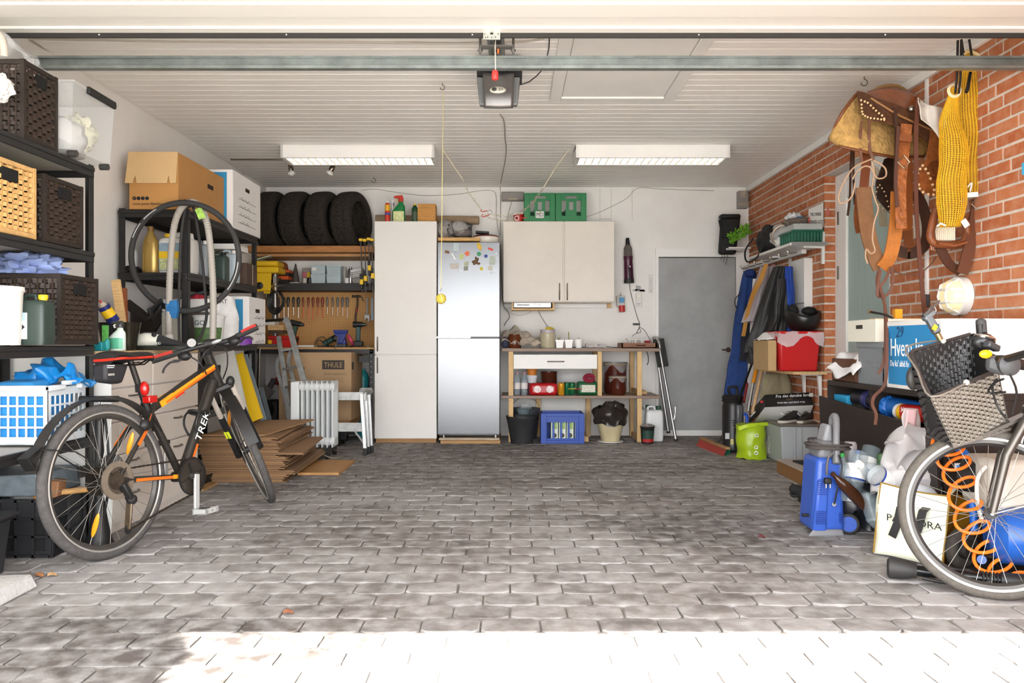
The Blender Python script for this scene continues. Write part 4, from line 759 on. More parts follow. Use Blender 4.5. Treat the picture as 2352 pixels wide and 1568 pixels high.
t=bucket('paint_pot','small black tub with label topped with plastic',(X(1487,7.4),7.4,0),.055,.066,.16,BLACK,BLACK);B().grid(lambda u,v:(cos(-pi/2+(u-.5)*2)*(.0575+.01*v),sin(-pi/2+(u-.5)*2)*(.0575+.01*v),.02+.11*v),10,2).build('paper_label',mat('#2c4a3f',.5,0,.5,50),t,local=True);B().grid(lambda u,v:(cos(-pi/2+(u-.5)*2)*(.0585+.01*v*.3),sin(-pi/2+(u-.5)*2)*(.0585+.01*v*.3),.02+.03*v),10,2).build('red_band',mat('#b02a28',.5),t,local=True);blob((0,0,.165),(.055,.05,.02),3,.6,4).build('plastic',mat('#8b8380',.3),t,local=True)
# folded step ladder with black tread
t=thing('folded_steps','folded aluminium steps with black treads leaning by the door','step ladder',P(1535,1015,7.6));
for(a,e,m_)in((P(1503,778,7.85),P(1535,990,7.8),ALU),(P(1512,785,7.75),P(1552,1008,7.55),ALU)):
    B().tube([a,e],.014,10).build('leg',m_,t);B().cyl(e,e+(e-a).normalized()*.02,.018,n=10).build('foot',BLACK,t)
B().tube(smooth([P(1500,776,7.88),P(1508,775,7.82),P(1513,784,7.75),P(1516,800,7.73)]),.014,10).build('top_bend',ALU,t);B().bar(P(1512,778,7.82),P(1523,842,7.75),.02,.11,(1,0,0)).build('tread',BLACK,t,bev=.006);B().cyl(P(1513,832,7.82),P(1519,828,7.72),.012,n=8).build('hinge',CHROME,t);B().tube(smooth([P(1545,930,7.62),P(1551,935,7.6),P(1550,955,7.6),P(1546,965,7.6)]),.004,6).build('stay_wire',CHROME,t)
# ================================================================== tool corner (rear left)
SHW=wood('#a8713c')
TS=7.46;zt_=Z(564,TS)
solo(B().bx(XL+.01,X(858,TS),TS,8.03,Z(579,TS),zt_),'tyre_shelf',SHW,'thick wooden shelf beam carrying the spare tyres','shelf',bev=.004)
solo(B().bx(XL+.02,X(850,7.6),7.6,8.0,Z(589,7.6),Z(582,7.6)),'lower_board',wood('#b98a58'),'thinner wooden board just below the tyre shelf','board',bev=.003)
RT,WT=.283,.205
def tyre_mesh():
    b=B();NA,NW=200,26;prof=[]
    def fn(u,v):
        a=2*pi*u;k=-1+2*v;w=k*WT/2;r=RT-.03*abs(k)**6-.004*k*k
        g=(u*46+abs(k)*1.6)%1
        if abs(k)<.8 and g<.26:r-=.009
        if abs(abs(k)-.42)<.045:r-=.008
        return(w,r*cos(a),r*sin(a))
    b.grid(fn,NA,NW,cu=True)
    for sx in(-1,1):
        pr=[(RT-.034,WT/2),(RT-.06,WT/2*1.06),(RT-.085,WT/2*1.02),(RT-.098,WT/2*.9),(RT-.1,WT/2*.8)]
        b.grid(lambda u,v:(sx*pr[int(round(v*4))][1],pr[int(round(v*4))][0]*cos(2*pi*u),pr[int(round(v*4))][0]*sin(2*pi*u)),48,5,cu=True)
    b.lathe([(.186,-.08),(.176,0),(.186,.08)],n=40,R=rot(0,90))if False else None
    return b
tb=tyre_mesh();TYM=mat('#2c2620',.85,0,.3,40,.2,90,name='dusty_tyre');first=None
for i,(px,rz_,lb)in enumerate(((617,6,'leftmost spare tyre on the wooden shelf'),(679,12,'second spare tyre from the left on shelf'),(739,12,'third spare tyre from the left on shelf'),(801,16,'rightmost spare tyre on the wooden shelf, sidewall showing'))):
    if first is None:o=first=tb.build('spare_tyre',TYM,ang=30)
    else:o=first.copy();COL.objects.link(o)
    o.location=(X(px,7.6),7.735,zt_);o.rotation_euler=(0,0,rad(-rz_));tag(o,lb,'tyre','spare tyres on the shelf')
# tool shelf, pegboard
TSH=7.74;ts=solo(B().bx(X(622,TSH),X(859,TSH),TSH,8.03,Z(667,TSH),Z(650,TSH)),'tool_shelf',mat('#2a2826',.5),'black shelf of tool boxes above the pegboard','shelf',bev=.003)
def peg_mat():
    m=mat('#b98b54',.75,0,.08,4).copy();n=m.node_tree.nodes;L=m.node_tree.links;b=n['Principled BSDF'];src=b.inputs['Base Color'].links[0].from_socket
    tc=n.new('ShaderNodeTexCoord');mp=n.new('ShaderNodeMapping');mp.inputs['Scale'].default_value=(40,0,40);L.new(tc.outputs['Object'],mp.inputs[0]);v=n.new('ShaderNodeTexVoronoi');v.inputs['Randomness'].default_value=0;v.inputs['Scale'].default_value=1;L.new(mp.outputs[0],v.inputs['Vector'])
    lt=n.new('ShaderNodeMath');lt.operation='LESS_THAN';lt.inputs[1].default_value=.13;L.new(v.outputs['Distance'],lt.inputs[0]);mx=n.new('ShaderNodeMix');mx.data_type='RGBA';mx.inputs[7].default_value=(*lin('#6d4b28'),1);L.new(lt.outputs[0],mx.inputs[0]);L.new(src,mx.inputs[6]);L.new(mx.outputs[2],b.inputs['Base Color']);return m
solo(B().bx(X(560,8.02),X(860,8.02),8.012,8.035,Z(812,8.02),Z(667,8.02)),'pegboard',peg_mat(),'brown perforated hardboard behind the hand tools','pegboard')
z=Z(650,TSH)+.001
def tp(px,dd=7.85):return V((X(px,dd),dd,z))
ORG=mat('#c9551f',.45);
t=thing('tool_case','orange and black tool case lowest on the tool shelf','tool case',tp(648,7.86));B().bx(-.09,.09,-.1,.1,0,.035).build('base',BLACK,t,local=True,bev=.008);B().bx(-.092,.092,-.102,.102,.035,.075).build('lid',ORG,t,local=True,bev=.01);B().bx(-.02,.02,-.108,-.1,.025,.05).build('latch',BLACK,t,local=True)
t=thing('tool_case','smaller orange case with handle stacked on tool case','tool case',tp(650,7.86)+V((0,0,.077)));B().bx(-.08,.085,-.09,.09,0,.03).build('base',BLACK,t,local=True,bev=.006);B().bx(-.082,.087,-.092,.092,.03,.06).build('lid',ORG,t,local=True,bev=.01);B().tube(smooth([(-.03,-.09,.055),(-.03,-.11,.075),(.03,-.11,.075),(.03,-.09,.055)]),.006,6).build('handle',BLACK,t,local=True)
solo(blob(tp(645,7.93)+V((0,0,.18)),(.07,.06,.05),3,.2,3),'rust_bag',mat('#8c4a24',.7,0,.3,20),'rust-brown pouch on top of the orange cases','pouch')
lathed('rubber_cone','dark grey rubber cone standing on the tool shelf','cone',[(.038,0),(.034,.04),(.02,.12),(.008,.18),(.006,.19)],tp(679,7.84)+V((0,0,.012)),mat('#45403d',.6));solo(B().bx(X(668,7.84),X(689,7.84),7.8,7.88,z,z+.012),'cone_base',mat('#cfc9c2',.5),'flat white and red box under the grey cone','box')
t=thing('nut_jar','glass jar of pink and yellow plugs on tool shelf','jar',tp(705,7.9));B().bx(-.045,.045,-.03,.03,.055,.165).build('jar',mat('#a79f95',.2,alpha=.45),t,local=True,bev=.006);B().bx(-.04,.003,-.034,.02,.06,.125).build('pink_plugs',mat('#b5616c',.7,0,.4,60),t,local=True,bev=.01);B().bx(.004,.042,-.034,.02,.06,.12).build('yellow_plugs',mat('#d3ae2c',.7,0,.3,60),t,local=True,bev=.01);B().bx(-.05,.05,-.03,.03,0,.052).build('tin',mat('#8d857a',.5,0,.3,30),t,local=True)
lathed('tape_roll','black roll standing before the jar of plugs','roll',[(.022,0),(.024,.01),(.024,.05),(.02,.055)],tp(711,7.79),BLACK);lathed('small_tin','small pale tin standing before the jar of plugs','tin',[(.02,0),(.02,.05),(.018,.052)],tp(700,7.79),mat('#b3aca0',.4))
BXM=mat('#a9b7ba',.35,0,.06,15);LID=mat('#b9cdd0',.3)
for i,(px,lv,lb)in enumerate(((734,0,'lower left grey storage box of four on tool shelf'),(769.5,0,'lower right grey storage box of four on tool shelf'),(734,1,'upper left grey storage box of four, white label'),(769.5,1,'upper right grey storage box of four on tool shelf'))):
    t=thing('parts_box',lb,'storage box',tp(px,7.84)+V((0,0,lv*.0905)),group='grey storage boxes on the tool shelf');B().hexa([(-.068,-.06,0),(.068,-.06,0),(.068,.1,0),(-.068,.1,0),(-.073,-.065,.078),(.073,-.065,.078),(.073,.105,.078),(-.073,.105,.078)]).build('body',BXM,t,local=True,bev=.004);B().bx(-.075,.075,-.068,.108,.078,.09).build('lid',LID,t,local=True,bev=.003)
    if i==2:B().bx(-.06,-.015,-.0675,-.064,.035,.068).build('paper_label',WHITE,t,local=True)
lathed('clear_tube','clear plastic tube beside the grey storage boxes','tube',[(.02,0),(.02,.17),(.018,.172)],tp(791,7.9),mat('#b3aca0',.2,alpha=.6));lathed('spray_can','silver spray can on the tool shelf','spray can',[(.026,0),(.027,.004),(.027,.135),(.018,.15),(.012,.152),(.012,.17)],tp(805,7.86),metal('#a9a6a2',.3));lathed('glue_pot','small white pot beside the silver spray can','pot',[(.022,0),(.022,.05),(.018,.055)],tp(797,7.79),WHITE)
t=thing('mesh_basket','white perforated plastic basket tilted on tool shelf','basket',tp(824,7.88),R=rot(0,-10,0));b=holed(B(),(-.055,-.05,.06),(1,0,0),(0,0,1),(0,1,0),.12,.09,.006,[(.012+i*.017,.022+i*.017,.012+j*.02,.024+j*.02)for i in range(6)for j in range(3)]);b.bx(-.055,.065,-.05,.06,.06,.066);b.bx(-.055,-.05,-.05,.06,.06,.15);b.bx(.06,.065,-.05,.06,.06,.15);b.build('body',WHITE,t,local=True);B().bx(-.05,.06,-.05,.05,.0,.06).build('tin_below',mat('#7a746c',.4,.5),t,local=True)
# bar clamps
YEL=mat('#dfb51c',.45)
for i,(px,y0,y1,hb,lb)in enumerate(((831,548,672,648,'first bar clamp from the left by the tall cabinet'),(840,549,676,640,'second bar clamp from the left by the tall cabinet'),(849,546,664,616,'third bar clamp from the left by the tall cabinet'),(856.5,548,690,634,'bar clamp touching the tall cabinet'))):
    dd=7.42;t=thing('bar_clamp',lb,'clamp',P(px,y1,dd),group='yellow and black bar clamps');B().bar(P(px-2,y0,dd),P(px+1,y1,dd),.008,.014,(0,1,0)).build('bar',mat('#3d3a37',.4,.6),t);B().box(P(px-2,y0+3,dd),(.034,.05,.026)).build('top_jaw',YEL,t,bev=.004);B().box(P(px-2,y0+10,dd-.005),(.024,.04,.02)).build('jaw_pad',BLACK,t,bev=.004);B().box(P(px,hb,dd),(.032,.05,.055)).build('grip',YEL,t,bev=.006);B().box(P(px,hb+11,dd-.005),(.026,.05,.05)).build('trigger',BLACK,t,bev=.006);B().box(P(px-2,hb-13,dd),(.02,.04,.05)).build('slider',BLACK,t,bev=.006)
# screwdrivers
SX=(629.4,641,652.3,662,674.3,685.5,696.7,708.5,719.4,730.4,741,752,764.3,775.8,787,797.7);SYB=(720,728,729,729,724,730,730,731,735.5,725,731,720,723,724.5,725,730);SWd=(2.3,2.4,3,3.8,3,3.8,2.2,2.5,3,3,3.6,2.4,2.4,2.9,3,3.8)
ords=('first','second','third','fourth','fifth','sixth');DK=mat('#3b3836',.4);RDH=mat('#8a3d2c',.4);GRH=mat('#6c6864',.35)
for i,px in enumerate(SX):
    dd=7.985;k=0 if i<6 else 1 if i<11 else 2;n_=i-(0,6,11)[k]
    lb=ord_=ords[n_]+(' black-handled screwdriver from the left on the pegboard',' red-handled screwdriver from the left on the pegboard',' grey-handled screwdriver from the left on the pegboard')[k]
    t=thing('screwdriver',lb,'screwdriver',P(px,SYB[i],dd),group='screwdrivers hung in a row on the pegboard');r=SWd[i]*dd/FPX;zt2=Z(681,dd);zb2=Z(705,dd);x=X(px,dd);b=B().lathe([(r*.5,zb2),(r*.75,zb2+.01),(r*.6,zb2+.025),(r,zb2+.05),(r,zt2-.025),(r*.6,zt2-.006),(0,zt2)],(x,dd,0),12);b.build('grip',(DK,RDH,GRH)[k],t);B().cyl((x,dd,zb2),P(px,SYB[i],dd),.0032,n=8).build('shaft',metal('#a34b38' if k==1 else '#b5b1ac',.35),t);B().cyl((x,dd,zt2-.004),(x,8.012,zt2-.004),.002,n=6).build('peg',CHROME,t)
t=thing('claw_hammer','claw hammer with red-black handle on the pegboard','hammer',P(820,738,7.97));dd=7.97;B().tube(smooth([P(821,682,dd),P(821,700,dd),P(817,725,dd),P(817,742,dd)]),.009,8,rr=None).build('handle',mat('#3a2a26',.5),t);B().cyl(P(820,706,dd),P(818,718,dd),.0115,n=10).build('grip_band',mat('#7a2c24',.5),t);B().tube(smooth([P(809,680,dd),P(815,681,dd),P(822,680,dd),P(830,682,dd),P(835,691,dd)]),.012,8,rr=[.014,.014,.013,.012,.011,.012,.013,.013,.012,.011,.01,.009,.008,.007,.006,.005,.003]).build('head',metal('#8f8983',.35),t)
t=thing('adjustable_wrench','adjustable wrench hanging head down by the hammer','wrench',P(843,738,7.98));dd=7.98;B().bar(P(843.5,683,dd),P(843,722,dd),.018,.01,(0,1,0)).build('shank',metal('#6f6a65',.4),t,bev=.003);b=B();b.prism([P(837,722,dd),P(849,722,dd),P(850,731,dd),P(848,739,dd),P(845,738,dd),P(845,731,dd),P(841,731,dd),P(840,738,dd),P(837,736,dd)],(0,-.012,0)).build('head',metal('#7f7a74',.4),t,bev=.002);b=B().cyl(P(843.5,726,dd-.012),P(843.5,726,dd-.016),.006,n=8).build('screw',metal('#55504c'),t)
solo(B().prism([P(853,684,8.0),P(857,684,8.0),P(859,735,8.0),P(852,735,8.0)],(0,-.01,0)),'hand_file',mat('#6d7478',.4,.5),'blue-grey file hanging at the pegboard edge','file')
# workbench
BF=7.36;zb_=Z(797.5,BF)
wbn=thing('workbench','steel workbench with a wooden top under the pegboard','workbench',(X(720,BF),7.7,0))
B().bx(X(560,BF),X(858,BF),BF,8.01,Z(802,BF),zb_).build('top',wood('#b08a5c'),wbn,bev=.003);B().bx(X(560,BF),X(857,BF),BF+.01,BF+.03,Z(812,BF),Z(802,BF)).build('front_rail',STEEL,wbn)
for px in(560,848):
    l=B().bx(X(px,BF),X(px+9,BF),BF+.01,BF+.05,0,Z(800,BF)).build('leg',STEEL,wbn,bev=.003)
    for k in range(10):B().cyl(P(px+4.5,806+k*12,BF+.01),P(px+4.5,806+k*12,BF+.008),.004,n=6).build('slot',mat('#a8a39c',.5),l)
for px in(560,848):B().bx(X(px,7.95),X(px+9,7.95),7.95,7.99,0,Z(800,BF)).build('leg',STEEL,wbn)
B().bx(X(560,BF),X(636,BF),BF+.03,8.0,.2,.22).build('lower_shelf',mat('#4b4038',.7),wbn);B().bx(X(824,BF),X(848,BF),BF+.012,BF+.03,Z(832,BF),Z(818,BF)).build('side_brace',STEEL,wbn)
zw=zb_+.001
def wp(px,dd=7.65):return V((X(px,dd),dd,zw))
VBL=mat('#27347a',.35);t=thing('bench_vise','blue bench vise with steel screw bar on the workbench','vise',wp(784,7.5));B().bx(-.05,.05,-.03,.07,0,.03).build('base',mat('#3a3a3c',.5),t,local=True,bev=.006);B().hexa([(-.035,-.02,.03),(.045,-.02,.03),(.045,.06,.03),(-.035,.06,.03),(-.03,-.015,.12),(.035,-.015,.12),(.035,.05,.12),(-.03,.05,.12)]).build('body',VBL,t,local=True,bev=.006);B().hexa([(-.06,-.045,.13),(.062,-.045,.13),(.062,.0,.13),(-.06,.0,.13),(-.07,-.05,.165),(.068,-.05,.165),(.068,0,.165),(-.07,0,.165)]).build('jaw',VBL,t,local=True,bev=.004);B().hexa([(-.025,-.05,.04),(.02,-.05,.04),(.02,0,.04),(-.025,0,.04),(-.055,-.045,.13),(.055,-.045,.13),(.055,0,.13),(-.055,0,.13)]).build('slide',VBL,t,local=True,bev=.004);B().tube([P(776,772,7.38),P(768,808,7.34)],.006,8).build('screw_bar',CHROME,t);B().cyl((-.03,-.05,.09),(-.035,-.1,.085),.016,n=12).build('screw',metal('#77716a'),t,local=True)
def drill(px,py0,py1,dd,label,a=0,tealm=mat('#24423f',.45),name='cordless_drill'):
    t=thing(name,label,'drill',P(px,py1,dd),R=rot(0,a,0));h=(py1-py0)*dd/FPX;B().bx(-.045,.045,-.035,.035,0,.05).build('battery',BLACK,t,local=True,bev=.008);B().hexa([(-.024,-.018,.05),(.02,-.018,.05),(.02,.018,.05),(-.024,.018,.05),(-.02,-.018,h-.05),(.022,-.018,h-.05),(.022,.018,h-.05),(-.02,.018,h-.05)]).build('grip',tealm,t,local=True,bev=.008);B().tube([(-.05,0,h-.03),(.045,0,h-.03)],.03,12,rr=[.03,.026]).build('motor_housing',BLACK,t,local=True);B().cyl((.045,0,h-.03),(.08,0,h-.03),.02,.014,n=12).build('chuck',mat('#3d3a38',.4,.5),t,local=True);B().box((.02,0,h-.075),(.012,.02,.02)).build('trigger',BLACK,t,local=True)
    return t
drill(823,738,795,7.62,'teal cordless drill standing on the bench by the cabinet')
t=thing('angle_grinder','dark green power tool with coiled flex beside the vise','power tool',wp(757,7.62));B().tube([P(744,790,7.62),P(768,776,7.62)],.03,12).build('body',mat('#27423c',.5),t);B().cyl(P(768,778,7.62),P(776,772,7.6),.035,.03,n=14).build('gear_head',BLACK,t);B().tube(smooth([P(744,790,7.6),P(735,780,7.58),P(728,785,7.58),P(735,796,7.58),P(755,796,7.56),P(745,775,7.6),P(728,778,7.6),P(722,795,7.58)]),.004,6).build('flex',BLACK,t)
b=B().sph(P(804,778,7.66),(.02,.02,.05),10,8,rot(0,-30,0)).sph(P(812,790,7.66),(.025,.02,.02),10,8);solo(b,'pink_pliers',mat('#c2395b',.45),'pink gripped pliers lying beside the vise','pliers')
b=B()
for i in range(9):b.box(wp(735+i*9,7.5+.05*(i%3))+V((0,0,.006+.004*(i%2))),(.05,.012,.012),rot(0,0,40*i))
solo(b,'bench_clutter',mat('#3b3530',.6,.2,.3,30),'scattered bits and chisels on the workbench top','hand tools',kind='stuff')
solo(B().bx(X(680,7.5),X(722,7.5),7.48,7.54,zw,zw+.02),'spirit_level',mat('#cfcac0',.5),'pale spirit level lying at the bench edge','level',bev=.002)
solo(B().lathe([(.02,0),(.022,.012)],wp(845,7.5),16),'tape_measure',mat('#8f8b84',.4,.4),'small grey tape measure beside the drill','tape measure')
# yellow drill press + red toolbox + timber
t=thing('drill_press','yellow bench drill press beside the black rack','drill press',P(612,790,7.45));dd=7.4
B().bx(X(572,dd),X(639,dd),dd,dd+.25,Z(626,dd),Z(612,dd)).build('belt_cover',YEL,t,bev=.012);B().bx(X(574,dd),X(637,dd),dd+.01,dd+.24,Z(611,dd),Z(598,dd)).build('cover_lid',YEL,t,bev=.02);B().hexa([P(588,670,dd+.02),P(622,668,dd+.02),P(622,668,dd+.18),P(588,670,dd+.18),P(586,626,dd+.02),P(624,626,dd+.02),P(624,626,dd+.18),P(586,626,dd+.18)]).build('head',YEL,t,bev=.01);B().hexa([P(606,674,dd+.05),P(620,674,dd+.05),P(620,674,dd+.12),P(606,674,dd+.12),P(604,660,dd+.03),P(622,660,dd+.03),P(622,660,dd+.13),P(604,660,dd+.13)]).build('quill',YEL,t);B().cyl(P(612,672,dd+.08),P(611,684,dd+.08),.018,.012,n=12).build('chuck',metal('#5b5753'),t);B().lathe([(.032,0),(.034,.015),(.02,.022),(.01,.022)],P(597,656,dd+.02),18,rot(90)).build('knob',BLACK,t)
for k in range(3):B().cyl(P(622,658,dd+.1),P(622,658,dd+.1)+V((.1*cos(k*2.1)*.3+.1,-.02,.08*sin(k*2.1+.1))),.005,n=8).build('feed_lever',CHROME,t)
B().cyl(P(632,800,dd+.2),P(632,610,dd+.2),.03,n=14).build('column',metal('#8a8580',.4),t);B().bx(X(590,dd),X(640,dd),dd,dd+.3,zw-.0,zw+.03).build('base',mat('#6b6763',.5,.4),t);B().bx(X(626,dd),X(632,dd),dd+.018,dd+.03,Z(650,dd),Z(634,dd)).build('plate',mat('#8f8b86',.4),t)
solo(B().box(P(608,592,7.5),(.13,.12,.006),rot(0,-16,10)),'pale_sheet',mat('#cfd8c3',.6,0,.2,20),'pale green sheet lying on the drill press cover','sheet')
b=B();[b.torus(P(632,695,7.5)+V((0,.02*k,.01*k)),(.3,1,0),.085-.006*k,.008,28,6,sz=1.25)for k in range(4)];solo(b,'cable_coil',BLACK,'coil of black cable hanging below the drill press','cable')
t=thing('red_toolbox','red metal toolbox on the workbench behind the ladder','toolbox',wp(648,7.5));B().bx(-.12,.13,-.05,.12,0,.11).build('body',mat('#c4201c',.35),t,local=True,bev=.006);B().bx(-.12,.13,-.052,.12,.075,.08).build('lid_gap',BLACK,t,local=True);B().cyl((-.1,-.06,.05),(-.1,-.05,.05),.02,n=14).build('yellow_knob',YEL,t,local=True)
for i,(py,w,lb)in enumerate(((752,.07,'thick pine block stacked above the red toolbox'),(763,.02,'dark strip under the stacked pine blocks'),(744,.05,'white painted block above the pine block'))):
    dd=7.42;h0=(758,765,746)[i];h1=(746,759,738)[i];solo(B().bx(X(615 if i<2 else 600,dd),X(651 if i<2 else 631,dd),dd,dd+.15,Z(h0,dd),Z(h1,dd)),('pine_block','dark_strip','white_block')[i],(PINE,mat('#4a3b30',.6),WHITE)[i],lb,'wood block',bev=.002)
drill(672,735,785,7.5,'navy and green power drill hanging over the ladder',10,mat('#2e4a3c',.5))
# under the bench
t,hx,hy,h=carton('large_carton','large brown carton with black print under the workbench','carton',X(640,7.2),X(807,7.2),7.2,7.72,Z(966,7.2),Z(809,7.2),mat('#ab8c69',.8,0,.08,4))
sc=7.2/FPX;B().bx((740-723.5)*sc,(791-723.5)*sc,-hy-.002,-hy,h-(848-809)*sc,h-(827-809)*sc).build('print_panel',mat('#3d362f',.7),t,local=True);B().text('THULE',17*sc,((765.5-723.5)*sc,-hy-.004,h-(843.5-809)*sc),align='CENTER',sx=.82).build('lettering',mat('#ab8c69',.8),t,local=True);B().text('Thule EasyFold 2',7.5*sc,((744-723.5)*sc,-hy-.001,h-(861-809)*sc)).build('lettering',mat('#6b5844',.8),t,local=True)
for k in range(5):B().bx((745-723.5)*sc,(788-723.5)*sc,-hy-.001,-hy,h-(868+k*2.6-809)*sc,h-(867.3+k*2.6-809)*sc).build('print_line',mat('#8a7257',.8),t,local=True)
B().bx(hx-.0,hx+.001,-hy+.02,-hy+.1,h-.16,h-.09).build('print_panel',mat('#3d362f',.7),t,local=True);B().box((-.12,-hy-.001,h-.15),(.045,.002,.03)).build('hand_hole',mat('#3a2d20',.9),t,local=True)
t=thing('carton_dolly','wooden dolly with black wheels under the large carton','dolly',(X(723,7.2),7.45,0));zc_=Z(966,7.2);B().bx(X(645,7.2),X(803,7.2),7.22,7.7,zc_-.05,zc_-.002).build('deck',wood('#b98f60'),t)
for px,dd in((772,7.24),(784,7.4),(660,7.24),(660,7.6),(790,7.62)):B().cyl((X(px,dd),dd,.075),(X(px,dd)+.035,dd,.075),.075,n=20).build('wheel',BLACK,t);
B().bx(X(655,7.24),X(795,7.24),7.25,7.29,.06,zc_-.05).build('axle_block',BLACK,t);B().bx(X(655,7.24),X(795,7.24),7.58,7.64,.06,zc_-.05).build('axle_block',BLACK,t)
lathed('teal_canister','teal plastic canister between carton and bench leg','canister',[(.05,0),(.055,.02),(.055,.6),(.045,.65),(.02,.68),(.02,.7)],(X(832,7.75),7.8,0),mat('#1f7f83',.4))
t=thing('chainsaw','black garden machine standing in the dark under bench','machine',P(605,950,7.3));B().bar(P(600,925,7.3),P(630,870,7.35),.05,.03,(0,1,0)).build('guide',BLACK,t,bev=.006);B().box(P(612,900,7.28),(.12,.01,.1),rot(0,35,0)).build('guard',mat('#55524e',.4,.5),t);B().sph(P(606,940,7.35),(.1,.12,.1),14,10).build('engine',mat('#1c1a19',.6),t);B().sph(P(638,875,7.4),(.04,.04,.04),10,8).build('red_cap',mat('#7a1f1a',.4),t)
solo(B().bx(X(600,7.4),X(640,7.4),7.35,7.7,.222,.4),'tool_crate',mat('#2a2624',.7),'dark open crate on the lower bench shelf','crate',bev=.004)
# --- oil radiator
RD=6.5;RW=mat('#d9dcdc',.4,0,.06,8);t=thing('oil_radiator','white oil-filled radiator with seven fins','radiator',(X(719,RD),RD+.08,0));s_=RD/FPX;zb2=.09;zt2=Z(875,RD)
B().bx(X(668,RD),X(688,RD),RD-.02,RD+.17,zb2-.02,zt2-.005).build('control_housing',mat('#e3e5e5',.4),t,bev=.01);B().bx(X(671,RD),X(683,RD),RD-.024,RD-.018,Z(1000,RD),Z(988,RD)).build('switch',BLACK,t)
for i in range(7):
    x=X(695+i*11.6,RD);b=B().bx(x-.0045,x+.0045,RD-.03,RD+.18,zb2,zt2);b.cyl((x-.02,RD+.0,zt2-.05),(x+.02,RD+.0,zt2-.05),.034,n=14);b.cyl((x-.02,RD+.0,zb2+.05),(x+.02,RD+.0,zb2+.05),.034,n=14)
    for yy in(RD-.015,RD+.03,RD+.075,RD+.12):b.cyl((x,yy,zb2+.07),(x,yy,zt2-.07),.011,n=6)
    b.build('fin',RW,t)
for px in(676,756):b=B().bx(X(px,RD)-.015,X(px,RD)+.015,RD-.07,RD+.22,.05,.09);b.cyl((X(px,RD)-.014,RD-.05,.03),(X(px,RD)+.014,RD-.05,.03),.03,n=14);b.cyl((X(px,RD)-.014,RD+.2,.03),(X(px,RD)+.014,RD+.2,.03),.03,n=14);b.build('wheel_bracket',BLACK,t)
B().tube(smooth([P(738,1030,RD),P(745,1045,6.3),P(770,1052,6.3),P(790,1045,6.45),P(785,1035,6.6),P(760,1033,6.7)]),.006,6).build('power_cord',mat('#7a6f60',.7),t)
# --- aluminium trestle steps
AD=6.72;t=thing('trestle_steps','low aluminium step platform beside the radiator','step stool',(X(810,AD),AD+.1,0));PAI=mat('#b9bab8',.5,.7,.35,14)
B().bx(X(700,AD),X(840,AD),AD,AD+.26,Z(917,AD),Z(907,AD)).build('platform',PAI,t,bev=.004);B().bx(X(700,AD),X(842,AD),AD-.004,AD+.01,Z(919,AD),Z(900,AD)).build('platform_edge',PAI,t,bev=.003)
B().bx(X(700,AD),X(830,AD),AD-.02,AD+.1,Z(990,AD),Z(981,AD)).build('step',PAI,t,bev=.003);B().bx(X(700,AD),X(832,AD),AD-.024,AD-.015,Z(990,AD),Z(970,AD)).build('step_edge',PAI,t)
for(a,e,ft)in((P(830,903,AD-.01),P(839,1030,AD-.06),1),(P(846,897,AD+.12),P(853,1026,AD+.1),1),(P(838,897,AD+.05),P(846,1028,AD+.03),1),(P(690,903,AD+.1),P(683,1026,AD+.1),0)):
    e=V((e.x,e.y,.03));B().bar(a,e,.032,.022,(0,1,0)).build('leg',ALU,t,bev=.003);B().bar(e+V((0,0,.03)),V((e.x,e.y,0)),.038,.03,(0,1,0)).build('foot',BLACK,t,bev=.003)
B().cyl(P(832,898,AD),P(850,898,AD+.13),.03,n=16).build('hinge',PAI,t);B().bar(P(815,990,AD),P(836,1018,AD-.03),.014,.006,(0,1,0)).build('brace',ALU,t)
# --- aluminium ladder
LD=6.95;t=thing('folding_ladder','paint-spattered folding aluminium ladder behind the radiator','ladder',(X(670,LD),LD,0));PA2=mat('#a9a9a6',.45,.8,.3,14)
R1=smooth([P(652,732,LD),P(659,738,LD),P(667,760,LD-.02),P(683,820,LD-.08),P(702,890,LD-.15),P(725,990,LD-.25)]);B().strap(R1,.05,.022,(1,0,0)).build('rail',PA2,t);B().strap([P(640,772,LD+.05),P(652,850,LD+.0),P(662,930,LD-.08),P(672,1010,LD-.15)],.04,.022,(1,0,0)).build('rail',PA2,t)
B().strap(smooth([P(646,812,LD+.1),P(637,835,LD+.1),P(640,860,LD+.08),P(652,900,LD+.06),P(662,960,LD)]),.032,.02,(1,0,0)).build('rear_rail',PA2,t);B().strap(smooth([P(668,806,LD+.1),P(663,830,LD+.08),P(668,850,LD+.05),P(676,880,LD+.02),P(690,940,LD)]),.032,.02,(1,0,0)).build('rear_rail',PA2,t)
for k in range(4):
    y=800+k*42;B().bar(P(646+k*6,y+5,LD-.02*k),P(676+k*10,y,LD-.05*k),.05,.02).build('rung',PA2,t)
B().cyl(P(646,870,LD),P(668,873,LD),.008,n=8).build('spreader',ALU,t);B().cyl(P(600,737,LD+.12),P(651,734,LD),.014,n=10).build('top_bar',BLACK,t)
